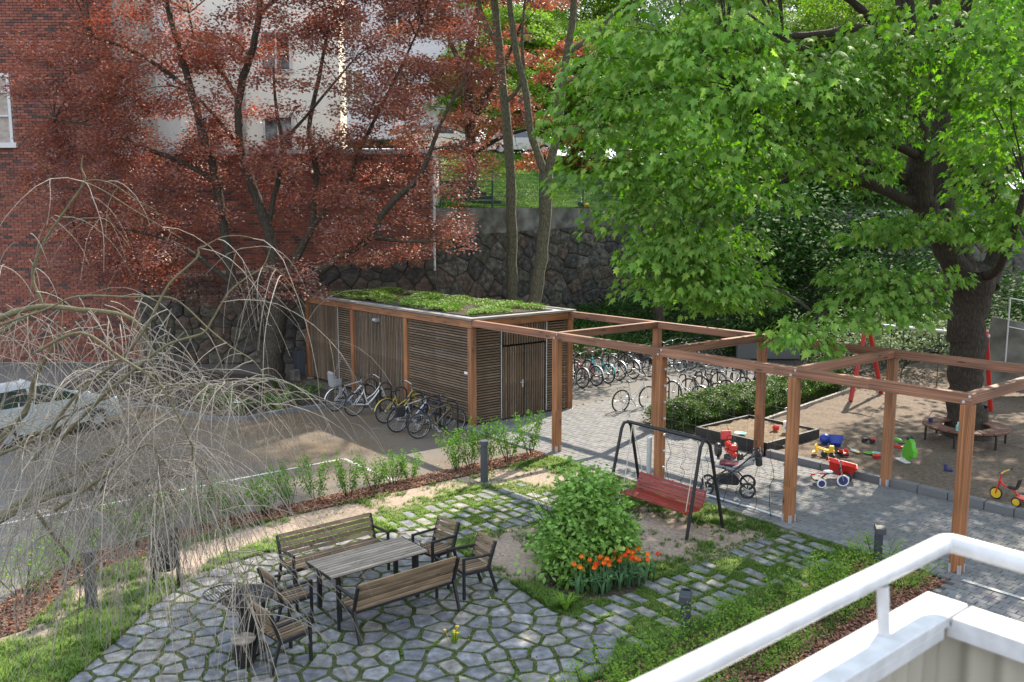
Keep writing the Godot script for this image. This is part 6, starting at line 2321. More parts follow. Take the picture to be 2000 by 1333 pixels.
	b.box(Vector3(-0.06, 0.02, 0.0), Vector3(0.44, 0.035, 0.16), Basis(), 0.015)
	part("stand", b, M.white_plastic, t)
	b = MB.new()
	b.box(Vector3(-0.24, 0.3, 0), Vector3(0.3, 0.06, 0.16), Basis(Vector3.BACK, 0.12), 0.02)
	part("seat", b, M.red_plastic, t)
	b = MB.new()
	b.ball(Vector3(-0.3, 0.46, 0), Vector3(0.16, 0.05, 0.07), 12, 7)
	part("tail", b, M.green_plastic, t)
	b = MB.new()
	b.rod(Vector3(-0.02, 0.44, -0.16), Vector3(-0.02, 0.44, 0.16), 0.018, 8)
	part("handle_bar", b, M.black_plastic, t)
	t = thing("toy_shoe", "dark purple plastic toy lying on the sand beside the right post", "toy", Vector3(10.55, g, -5.55), 0.5)
	b = MB.new()
	b.box(Vector3(0, 0.04, 0), Vector3(0.2, 0.08, 0.09), Basis(), 0.03)
	b.box(Vector3(-0.05, 0.1, 0), Vector3(0.08, 0.16, 0.08), Basis(Vector3.BACK, 0.3), 0.02)
	part("body", b, M.navy_plastic, t)
	tricycle("white and black tricycle on the paving beside the red wagon", Vector3(9.2, 0.05, -2.5), 0.75, M.black_plastic, M.white_plastic, M.white_plastic, false)
	tricycle("red and yellow tricycle with a push pole behind the kerb", Vector3(12.55, g, -4.28), PI - 0.06, M.red_plastic, M.yellow_plastic, M.black_plastic, true)
	# red wagon
	t = thing("toy_wagon", "red plastic pull wagon against the granite kerb", "wagon", Vector3(9.2, 0.05, -3.28), 0.55)
	b = MB.new()
	b.lathe([[0.0, 0.0], [0.26, 0.0], [0.36, 0.24], [0.385, 0.245], [0.36, 0.22], [0.27, 0.03], [0.0, 0.03]], 4, Transform3D(Basis(Vector3.BACK, -0.22).scaled(Vector3(1.15, 1, 0.75)) * Basis(Vector3.UP, PI / 4), Vector3(0, 0.13, 0)))
	part("tub", b, M.red_plastic, t)
	for s in [-0.22, 0.22]:
		b = MB.new()
		b.lathe([[0.0, -0.03], [0.1, -0.03], [0.105, 0.0], [0.1, 0.03], [0.0, 0.03]], 16, Transform3D(Basis(Vector3.RIGHT, PI / 2), Vector3(0.16, 0.1, s)))
		var wh := part("wheel", b, M.black_plastic, t)
		b = MB.new()
		b.lathe([[0.0, -0.035], [0.045, -0.035], [0.045, 0.035], [0.0, 0.035]], 12, Transform3D(Basis(Vector3.RIGHT, PI / 2), Vector3(0.16, 0.1, s)))
		part("hub", b, M.white_plastic, wh)
	b = MB.new()
	b.bar(Vector3(-0.28, 0.1, 0), Vector3(-0.6, 0.04, 0), 0.05, 0.03, 0.008)
	part("drawbar", b, M.red_plastic, t)
	# red ride-on tractor
	t = thing("ride_on_tractor", "red toy tractor seen end-on behind the pushchair", "toy", Vector3(6.62, 0.05, -2.75), -0.6)
	b = MB.new()
	b.box(Vector3(0.1, 0.34, 0), Vector3(0.5, 0.16, 0.16), Basis(), 0.04)
	b.box(Vector3(-0.25, 0.52, 0), Vector3(0.06, 0.22, 0.26), Basis(Vector3.BACK, 0.2), 0.02)
	b.box(Vector3(0.12, 0.2, 0), Vector3(0.6, 0.1, 0.12), Basis(), 0.02)
	part("body", b, M.red_plastic, t)
	for q in [[-0.22, 0.17, 0.2], [-0.22, 0.17, -0.2], [0.34, 0.11, 0.16], [0.34, 0.11, -0.16]]:
		b = MB.new()
		b.lathe([[0.0, -0.05], [q[1] * 0.9, -0.05], [q[1], -0.02], [q[1], 0.02], [q[1] * 0.9, 0.05], [0.0, 0.05]], 18, Transform3D(Basis(Vector3.RIGHT, PI / 2), Vector3(q[0], q[1], q[2])))
		part("wheel", b, M.black_plastic, t)
	b = MB.new()
	b.ring(0.1, 0.012, Transform3D(Basis(Vector3.UP, PI / 2) * Basis(Vector3.RIGHT, -0.6), Vector3(0.12, 0.52, 0)), 16, 5)
	b.rod(Vector3(0.2, 0.4, 0), Vector3(0.12, 0.52, 0), 0.012, 6)
	part("steering_wheel", b, M.black_plastic, t)
	pushchair()

func tricycle(label: String, at: Vector3, turn: float, frame: Material, accent: Material, seat: Material, pole: bool) -> void:
	var t := thing("tricycle", label, "tricycle", at, turn)
	var b := MB.new()
	b.pipe([Vector3(0, 0.14, 0), Vector3(0.12, 0.26, 0), Vector3(0.36, 0.34, 0), Vector3(0.42, 0.42, 0)], 0.02, 8)
	b.rod(Vector3(0, 0.12, -0.18), Vector3(0, 0.12, 0.18), 0.015, 8)
	part("frame", b, frame, t)
	for q in [[0.0, 0.1, 0.19], [0.0, 0.1, -0.19], [0.48, 0.13, 0.0]]:
		b = MB.new()
		b.ring(q[1] - 0.018, 0.018, Transform3D(Basis(), Vector3(q[0], q[1], q[2])), 22, 6)
		var w := part("wheel", b, M.white_plastic if not pole else M.black_plastic, t)
		b = MB.new()
		b.lathe([[0.0, -0.014], [q[1] - 0.03, -0.014], [q[1] - 0.03, 0.014], [0.0, 0.014]], 16, Transform3D(Basis(Vector3.RIGHT, PI / 2), Vector3(q[0], q[1], q[2])))
		part("hub", b, M.navy_plastic if not pole else accent, w)
	b = MB.new()
	for s in [-0.035, 0.035]: b.rod(Vector3(0.48, 0.13, s), Vector3(0.42, 0.4, s), 0.011, 6)
	b.rod(Vector3(0.425, 0.38, 0), Vector3(0.4, 0.56, 0), 0.014, 8)
	part("fork", b, M.chrome if not pole else frame, t)
	b = MB.new()
	b.pipe([Vector3(0.34, 0.62, 0.2), Vector3(0.4, 0.58, 0.08), Vector3(0.4, 0.56, 0), Vector3(0.4, 0.58, -0.08), Vector3(0.34, 0.62, -0.2)], 0.012, 7)
	var hb := part("handlebar", b, M.black_steel if not pole else accent, t)
	b = MB.new()
	for s in [-1, 1]: b.rod(Vector3(0.34, 0.62, s * 0.2), Vector3(0.32, 0.632, s * 0.26), 0.017, 7)
	part("grips", b, M.white_plastic if not pole else M.black_plastic, hb)
	b = MB.new()
	b.ball(Vector3(0.16, 0.32, 0), Vector3(0.11, 0.035, 0.085), 12, 7)
	if pole: b.box(Vector3(0.06, 0.42, 0), Vector3(0.03, 0.22, 0.15), Basis(Vector3.BACK, 0.25), 0.012)
	part("seat", b, seat, t)
	b = MB.new()
	b.box(Vector3(-0.05, 0.16, 0), Vector3(0.24, 0.035, 0.3), Basis(), 0.012)
	part("step_plate", b, frame, t)
	if pole:
		b = MB.new()
		b.rod(Vector3(-0.05, 0.2, 0), Vector3(-0.62, 0.78, 0), 0.016, 8)
		part("push_pole", b, accent, t)

func pushchair() -> void:
	var t := thing("pushchair", "grey and black pushchair parked on the paving by the trellis", "pushchair", Vector3(8.25, 0.05, -0.55), 0.62)
	var b := MB.new()
	# legs crossing under the seat, axle at the back, one wheel pair in front
	for s in [-0.26, 0.26]:
		b.pipe([Vector3(-0.42, 0.16, s), Vector3(0.0, 0.45, s), Vector3(0.42, 0.85, s), Vector3(0.62, 0.95, s)], 0.016, 7)
		b.pipe([Vector3(0.4, 0.17, s), Vector3(0.12, 0.48, s), Vector3(-0.12, 0.62, s)], 0.016, 7)
	b.rod(Vector3(0.62, 0.95, -0.26), Vector3(0.62, 0.95, 0.26), 0.018, 8)
	b.rod(Vector3(0.4, 0.17, -0.3), Vector3(0.4, 0.17, 0.3), 0.014, 7)
	b.rod(Vector3(-0.42, 0.16, -0.28), Vector3(-0.42, 0.16, 0.28), 0.014, 7)
	part("frame", b, M.black_steel, t)
	for q in [[0.4, 0.17, 0.3], [0.4, 0.17, -0.3], [-0.42, 0.145, 0.28], [-0.42, 0.145, -0.28]]:
		b = MB.new()
		b.ring(q[1] - 0.025, 0.026, Transform3D(Basis(), Vector3(q[0], q[1], q[2])), 24, 7)
		var w := part("wheel", b, M.rubber, t)
		b = MB.new()
		for k in 5:
			var a := TAU * k / 5.0
			b.bar(Vector3(q[0], q[1], q[2]), Vector3(q[0] + cos(a) * (q[1] - 0.03), q[1] + sin(a) * (q[1] - 0.03), q[2]), 0.03, 0.014)
		part("rim_spokes", b, M.grey_plastic, w)
	b = MB.new()
	b.box(Vector3(-0.05, 0.58, 0), Vector3(0.5, 0.07, 0.42), Basis(Vector3.BACK, -0.18), 0.03)
	b.box(Vector3(0.3, 0.66, 0), Vector3(0.46, 0.06, 0.42), Basis(Vector3.BACK, 0.3), 0.025)
	part("seat", b, M.grey_cloth, t)
	b = MB.new()
	b.box(Vector3(0.02, 0.645, 0), Vector3(0.4, 0.05, 0.34), Basis(Vector3.BACK, -0.05), 0.02)
	part("seat_liner", b, M.plum_cloth, t)
	b = MB.new()
	b.box(Vector3(-0.42, 0.72, 0), Vector3(0.34, 0.035, 0.46), Basis(Vector3.BACK, -0.12), 0.015)
	b.box(Vector3(-0.3, 0.64, 0), Vector3(0.06, 0.16, 0.44), Basis(Vector3.BACK, 0.4), 0.015)
	part("hood", b, M.grey_cloth, t)
	b = MB.new()
	b.box(Vector3(0.0, 0.3, 0), Vector3(0.46, 0.16, 0.4), Basis(), 0.04)
	part("basket", b, M.black_cloth, t)
	b = MB.new()
	b.box(Vector3(0.6, 0.78, 0), Vector3(0.14, 0.26, 0.3), Basis(Vector3.BACK, 0.12), 0.03)
	b.pipe([Vector3(0.58, 0.9, 0.12), Vector3(0.55, 1.0, 0.1), Vector3(0.55, 1.0, -0.1), Vector3(0.58, 0.9, -0.12)], 0.01, 6)
	part("bag", b, M.black_cloth, t)

# ---------------------------------------------------------------- bollards, bin, car
func bollard(label: String, at: Vector3, h: float, turn: float, flat: bool) -> void:
	var t := thing("bollard_light", label, "bollard", at, turn)
	var b := MB.new()
	if flat:
		b.box(Vector3(0, h / 2.0, 0), Vector3(0.13, h, 0.1), Basis(), 0.008)
		part("post", b, M.grey_steel, t)
		b = MB.new()
		b.box(Vector3(0.0, h - 0.05, 0.1), Vector3(0.16, 0.1, 0.32), Basis(), 0.006)
		part("head", b, M.grey_steel, t)
	else:
		b.lathe([[0.0, 0.0], [0.085, 0.0], [0.085, h - 0.14], [0.075, h - 0.138], [0.075, h - 0.1], [0.1, h - 0.098], [0.1, h - 0.01], [0.095, h], [0.0, h]], 22)
		part("post", b, M.grey_steel, t)
	b = MB.new()
	b.box(Vector3(0, 0.008, 0), Vector3(0.24, 0.016, 0.24), Basis(), 0.003)
	part("base_plate", b, M.galvanised, t)

func small_things() -> void:
	bollard("round slate-grey bollard light beside the mulch strip", Vector3(4.3, 0.0, 2.88), 0.95, 0.0, false)
	bollard("slate-grey bollard light on the lawn under the weeping tree", Vector3(5.66, 0.0, 11.29), 0.92, 0.0, false)
	bollard("low square bollard light in the hedge left of the railing post", Vector3(11.72, 0.0, 5.0), 0.62, 0.6, true)
	bollard("low square bollard light in the hedge by the pergola's near post", Vector3(12.2, 0.0, 0.62), 0.72, 0.6, true)
	# black litter bin on two posts
	var t := thing("litter_bin", "black oval litter bin on two posts under the weeping twigs", "bin", Vector3(5.55, 0.0, 10.17), 0.9)
	var b := MB.new()
	b.lathe([[0.0, 0.3], [0.15, 0.3], [0.2, 0.42], [0.22, 0.6], [0.2, 0.86], [0.17, 0.92], [0.0, 0.95]], 20, Transform3D(Basis().scaled(Vector3(1, 1, 0.8)), Vector3.ZERO))
	part("body", b, M.black_steel, t)
	for s in [-0.2, 0.2]:
		b = MB.new()
		b.rod(Vector3(s, 0, 0), Vector3(s, 0.98, 0), 0.028, 10)
		part("post", b, M.black_steel, t)
	# concrete box at the red maple
	b = MB.new()
	b.box(Vector3(-9.6, 0.22, 0.72), Vector3(0.3, 0.42, 0.26), Basis(), 0.012)
	tag(part("utility_box", b, M.concrete, self), "small pale concrete box between red maple and shed", "box")
	b = MB.new()
	b.box(Vector3(-10.0, 0.6, 0.35), Vector3(0.34, 0.9, 0.3), Basis(), 0.012)
	tag(part("meter_cabinet", b, M.grey_steel, self), "dark grey cabinet behind the concrete box by the shed", "cabinet")
	# dandelions on the patio, a lily clump by the bush
	t = thing("dandelion_clump", "yellow dandelions growing between the patio flags", "flower", Vector3(9.98, 0.03, 7.75))
	b = MB.new()
	for k in 26:
		var an := rnd(0, TAU)
		blade(b, Vector3(cos(an), 0, sin(an)) * 0.03, Vector3(cos(an), 0, sin(an)), rnd(0.08, 0.17), 0.03, 0.5)
	part("leaves", b, M.fresh_leaf, t)
	for k in 6:
		b = MB.new()
		var p := Vector3(rnd(-0.12, 0.12), rnd(0.13, 0.2), rnd(-0.12, 0.12))
		b.rod(Vector3(p.x * 0.4, 0, p.z * 0.4), p, 0.003, 4)
		b.ball(p, Vector3(0.022, 0.012, 0.022), 8, 5)
		part("bloom", b, M.yellow_plastic, t)
	t = thing("lily_clump", "small strap-leaved plant at the patio's edge before the bush", "plant", Vector3(10.15, 0.02, 5.85))
	b = MB.new()
	for k in 40:
		var an := rnd(0, TAU)
		blade(b, Vector3(cos(an), 0, sin(an)) * 0.04, Vector3(cos(an), 0, sin(an)), rnd(0.15, 0.26), 0.022, 0.45)
	part("leaves", b, M.lime_leaf, t)
	# parked car behind the weeping twigs
	car("pale silver-green car parked behind the weeping twigs", wall_at(-12.8, 0.0, -23.1), 0.35 + PI / 2, metal("car_paint", lin(0.38, 0.42, 0.425), 0.25, 0.1))
	car("white car parked up on the terrace road, left of the dark trunk", wall_at(-3.9, 9.42, -50.6), WALL_TURN, M.white_paint)
	car("white car parked up on the terrace road behind the dark trunk", wall_at(0.6, 9.55, -54.6), WALL_TURN, M.white_paint)
	# red and blue ball by the fence
	b = MB.new()
	b.ball(Vector3.ZERO, Vector3(0.16, 0.13, 0.16), 12, 8)
	tag(part("plastic_toy", b, M.navy_plastic, self, Transform3D(Basis(), wall_at(3.2, 6.45, -41.5))), "small violet toy on the terrace behind the mesh fence", "toy")
	b = MB.new()
	b.ball(Vector3.ZERO, Vector3(0.18, 0.09, 0.14), 12, 8)
	tag(part("plastic_toy", b, M.yellow_plastic, self, Transform3D(Basis(), wall_at(3.45, 6.4, -41.4))), "small yellow toy beside the violet one behind the fence", "toy")
	# hand rail of the stairs at the right edge
	t = thing("stair_railing", "grey steel stair railing on the bank at the right edge", "railing", wall_at(15.6, 1.2, -27.5), WALL_TURN)
	b = MB.new()
	b.rod(Vector3(0, 2.1, 0), Vector3(3.0, 1.5, 0), 0.025, 8)
	b.rod(Vector3(0, 1.2, 0), Vector3(3.0, 0.6, 0), 0.02, 8)
	part("rails", b, M.galvanised, t)
	for k in 3:
		b = MB.new()
		b.rod(Vector3(k * 1.4, 0.0 - k * 0.2, 0), Vector3(k * 1.4, 2.1 - k * 0.28, 0), 0.025, 8)
		part("post", b, M.galvanised, t)
	b = MB.new()
	b.box(Vector3(1.5, 0.0, -0.3), Vector3(4.0, 2.2, 0.4), Basis(Vector3.BACK, -0.2), 0.02)
	part("ramp_wall", b, M.concrete, t)

func car(label: String, at: Vector3, turn: float, paint: Material) -> void:
	var t := thing("parked_car", label, "car", at, turn)
	# side profile lofted across the width, front towards +x
	var prof := [[-2.0, 0.35], [-2.05, 0.7], [-1.95, 0.98], [-1.3, 1.02], [1.0, 0.98], [1.75, 0.86], [2.02, 0.68], [2.05, 0.38]]
	var b := MB.new()
	var cab := [[-1.75, 1.0], [-1.3, 1.42], [0.05, 1.45], [0.55, 1.28], [1.02, 0.97]]
	for k in prof.size() - 1:
		var a: Array = prof[k]
		var e: Array = prof[k + 1]
		b.quad(Vector3(a[0], a[1], -0.84), Vector3(a[0], a[1], 0.84), Vector3(e[0], e[1], 0.84), Vector3(e[0], e[1], -0.84))
	for s in [-1.0, 1.0]:
		for k in prof.size() - 1:
			var a: Array = prof[k]
			var e: Array = prof[k + 1]
			if s > 0: b.quad(Vector3(e[0], 0.3, 0.84), Vector3(e[0], e[1], 0.84), Vector3(a[0], a[1], 0.84), Vector3(a[0], 0.3, 0.84))
			else: b.quad(Vector3(a[0], 0.3, -0.84), Vector3(a[0], a[1], -0.84), Vector3(e[0], e[1], -0.84), Vector3(e[0], 0.3, -0.84))
	b.quad(Vector3(-1.3, 1.42, -0.62), Vector3(-1.3, 1.42, 0.62), Vector3(0.05, 1.45, 0.62), Vector3(0.05, 1.45, -0.62))
	for s in [-1, 1]:
		for q in [[[-1.75, 1.0, 0.78], [-1.3, 1.42, 0.63]], [[-0.5, 1.0, 0.79], [-0.5, 1.43, 0.64]], [[1.02, 0.97, 0.77], [0.05, 1.45, 0.63]]]:
			b.bar(Vector3(q[0][0], q[0][1], q[0][2] * s), Vector3(q[1][0], q[1][1], q[1][2] * s), 0.06, 0.06, 0.01)
	part("body", b, paint, t)
	b = MB.new()
	b.quad(Vector3(0.05, 1.44, -0.61), Vector3(0.05, 1.44, 0.61), Vector3(1.0, 0.98, 0.75), Vector3(1.0, 0.98, -0.75))
	part("windscreen", b, M.dark_glass, t)
	b = MB.new()
	b.quad(Vector3(-1.74, 1.0, -0.75), Vector3(-1.74, 1.0, 0.75), Vector3(-1.31, 1.41, 0.61), Vector3(-1.31, 1.41, -0.61))
	part("rear_window", b, M.dark_glass, t)
	for s in [-1.0, 1.0]:
		b = MB.new()
		b.quad(Vector3(-1.72, 1.0, 0.78 * s), Vector3(1.0, 0.98, 0.78 * s), Vector3(0.05, 1.43, 0.62 * s), Vector3(-1.3, 1.41, 0.62 * s))
		part("side_window", b, M.dark_glass, t)
		b = MB.new()
		b.ball(Vector3(1.96, 0.72, 0.6 * s), Vector3(0.08, 0.1, 0.16), 12, 8)
		part("headlight", b, M.white_plastic, t)
		b = MB.new()
		b.box(Vector3(0.75, 1.02, 0.93 * s), Vector3(0.1, 0.12, 0.18), Basis(), 0.03)
		part("mirror", b, paint, t)
		for x in [-1.25, 1.3]:
			b = MB.new()
			b.lathe([[0.16, -0.1], [0.29, -0.1], [0.31, -0.05], [0.31, 0.05], [0.29, 0.1], [0.16, 0.1]], 22, Transform3D(Basis(Vector3.RIGHT, PI / 2), Vector3(x, 0.31, 0.78 * s)))
			var w := part("wheel", b, M.rubber, t)
			b = MB.new()
			b.lathe([[0.0, -0.09], [0.17, -0.08], [0.17, 0.08], [0.0, 0.09]], 18, Transform3D(Basis(Vector3.RIGHT, PI / 2), Vector3(x, 0.31, 0.78 * s)))
			part("rim", b, M.galvanised, w)
	b = MB.new()
	b.box(Vector3(2.06, 0.45, 0), Vector3(0.1, 0.16, 1.6), Basis(), 0.04)
	part("bumper", b, M.black_plastic, t)
	b = MB.new()
	b.box(Vector3(2.12, 0.46, 0), Vector3(0.02, 0.11, 0.5), Basis(), 0.004)
	part("number_plate", b, M.white_plastic, t)

# ---------------------------------------------------------------- balcony
func balcony() -> void:
	var t := thing("balcony_railing", "white tubular balcony railing above a sheet metal parapet", "railing", Vector3.ZERO)
	var c := Vector3(18.503, 5.132, 12.57)
	var b := MB.new()
	var p := [Vector3(c.x, c.y, 16.5), Vector3(c.x, c.y, c.z + 0.05)]
	for k in 5:
		var a := PI - (PI / 2) * (k + 0.5) / 5.0
		p.append(Vector3(c.x + 0.022 + cos(a) * 0.022, c.y, c.z + 0.022 - sin(a) * 0.022))
	p.append(Vector3(c.x + 0.05, c.y, c.z)); p.append(Vector3(22.0, c.y, c.z))
	b.pipe(p, 0.0195, 24)
	part("handrail", b, M.white_paint, t)
	for q in [Vector3(c.x, 0, 12.83), Vector3(c.x, 0, 14.6), Vector3(20.4, 0, c.z)]:
		b = MB.new()
		b.rod(Vector3(q.x + 0.015, c.y - 0.15, q.z), Vector3(q.x + 0.005, c.y - 0.02, q.z), 0.011, 12)
		part("post", b, M.white_paint, t)
	# flat white cap of the parapet
	var y := 5.02
	b = MB.new()
	b.box(Vector3(18.515, y - 0.012, 14.5), Vector3(0.085, 0.024, 3.85), Basis(), 0.004)
	b.box(Vector3(20.22, y - 0.0125, 12.618), Vector3(3.32, 0.023, 0.085), Basis(), 0.004)
	part("cap", b, M.white_paint, t)
	b = MB.new()
	b.box(Vector3(18.552, y - 0.03, 14.55), Vector3(0.012, 0.02, 3.74))
	b.box(Vector3(20.28, y - 0.03, 12.655), Vector3(3.45, 0.02, 0.012))
	part("cap_lip", b, M.white_paint, t)
	# corrugated sheet under the cap
	b = MB.new()
	for run in 2:
		var n := 460
		var k0 := b.v.size()
		for k in n + 1:
			var d := k * 0.0078
			var w := sin(d * TAU / 0.062)
			var off := 0.011 * (signf(w) * pow(absf(w), 0.5))
			var sl := -cos(d * TAU / 0.062) * 0.75
			for e in 2:
				var yy := y - 1.0 if e == 0 else y - 0.024
				if run == 0: b.vert(Vector3(18.515 + off, yy, 12.61 + d), Vector3(1, 0, sl).normalized())
				else: b.vert(Vector3(18.51 + d, yy, 12.615 + off), Vector3(sl, 0, 1).normalized())
		for k in n:
			var q := k0 + k * 2
			if run == 1:
				b.tri(q, q + 2, q + 3); b.tri(q, q + 3, q + 1)
			else:
				b.tri(q, q + 3, q + 2); b.tri(q, q + 1, q + 3)
	part("parapet_sheet", b, metal("sheet_paint", lin(0.42, 0.39, 0.325), 0.5), t)
	b = MB.new()
	b.box(Vector3(20.3, 4.05, 14.6), Vector3(3.7, 0.16, 4.1), Basis(), 0.01)
	part("floor_slab", b, M.concrete, t)
const MAPLE_LIMBS = [
	[[9.29,-0.12,-9.33,0.5],[9.25,0.4,-9.29,0.45],[9.21,1.36,-9.23,0.41],[9.18,2.3,-9.19,0.42],[9.18,3.23,-9.19,0.47],[9.2,4.02,-9.22,0.52],[9.2,4.55,-9.22,0.42]],
	[[9.12,4.03,-8.96,0.34],[8.9,4.82,-8.54,0.3],[8.65,5.58,-8.08,0.31],[8.48,6.28,-7.71,0.33],[8.44,7.35,-7.51,0.29],[8.41,8.91,-7.15,0.24],[8.29,10.76,-6.68,0.2],[8.12,12.56,-6.48,0.15],[8,14.48,-6.01,0.08]],
	[[9.11,4.02,-9.27,0.34],[8.81,5.06,-9.06,0.28],[8.47,6.1,-8.81,0.29],[8.33,7.42,-8.95,0.26],[8.11,9.02,-8.99,0.2],[8.01,9.97,-8.88,0.15],[7.91,11.98,-8.9,0.12],[7.78,14.4,-9.23,0.07]],
	[[8.25,8.31,-9,0.2],[8.34,9.87,-8.96,0.17],[8.62,10.87,-8.98,0.14],[8.96,12.51,-9.09,0.1],[9.37,14.08,-9.27,0.06]],
	[[9.32,4.02,-9.53,0.36],[9.44,4.93,-9.99,0.22],[9.28,5.84,-9.95,0.19],[9.24,6.56,-10.05,0.18],[9.5,7.15,-10.53,0.17],[9.85,7.67,-11.12,0.14],[10.54,8.7,-11.97,0.1]],
	[[9.24,6.52,-10.06,0.12],[9.06,6.87,-9.52,0.11],[8.88,7.31,-8.99,0.09],[8.78,7.98,-8.55,0.06]],
	[[8.44,6.09,-7.66,0.16],[8.14,6.55,-6.18,0.13],[7.86,7.13,-4.26,0.1],[7.76,7.49,-2.87,0.07],[7.62,7.81,-1.76,0.04]],
	[[8.29,6.69,-7.48,0.14],[7.96,7.03,-6.29,0.11],[7.73,7.28,-5.06,0.08],[7.33,7.35,-3.93,0.05]],
	[[8.42,8.77,-7.16,0.13],[8.18,9.65,-6.23,0.12],[8.06,10.12,-5.45,0.1],[7.7,9.95,-4.38,0.09],[7.33,9.8,-3.3,0.08],[7.17,9.87,-2.47,0.05],[6.85,9.71,-1.45,0.03]],
	[[8.37,9.36,-7.11,0.12],[7.9,10.27,-6.21,0.1],[7.78,10.66,-5.59,0.09],[7.55,10.99,-4.52,0.07],[7.17,11.17,-3.1,0.05]],
	[[9,4.04,-8.66,0.16],[9.03,4.12,-6.96,0.12],[9.01,4.27,-5.04,0.08],[8.97,3.96,-3.41,0.06],[8.9,3.58,-2.38,0.03]],
	[[8.49,7.32,-7.4,0.11],[8.59,7.58,-5.47,0.09],[8.67,7.88,-3.36,0.07],[8.55,8.18,-1.63,0.05],[8.2,8.29,-0.26,0.03]],
	[[8.48,5.84,-8.82,0.13],[8.01,6.48,-6.67,0.1],[7.61,6.84,-4.59,0.08],[7.11,6.63,-2.72,0.05],[6.58,6.05,-1.44,0.03]],
	[[8.33,7.02,-9.11,0.14],[7.07,8.54,-8.99,0.1],[5.56,9.99,-8.4,0.07],[3.95,10.91,-7.38,0.04]],
	[[9.39,4.29,-9.46,0.15],[10.52,4.66,-7.52,0.1],[11.37,5.61,-6.02,0.07],[11.92,6.74,-5.12,0.04]]
]
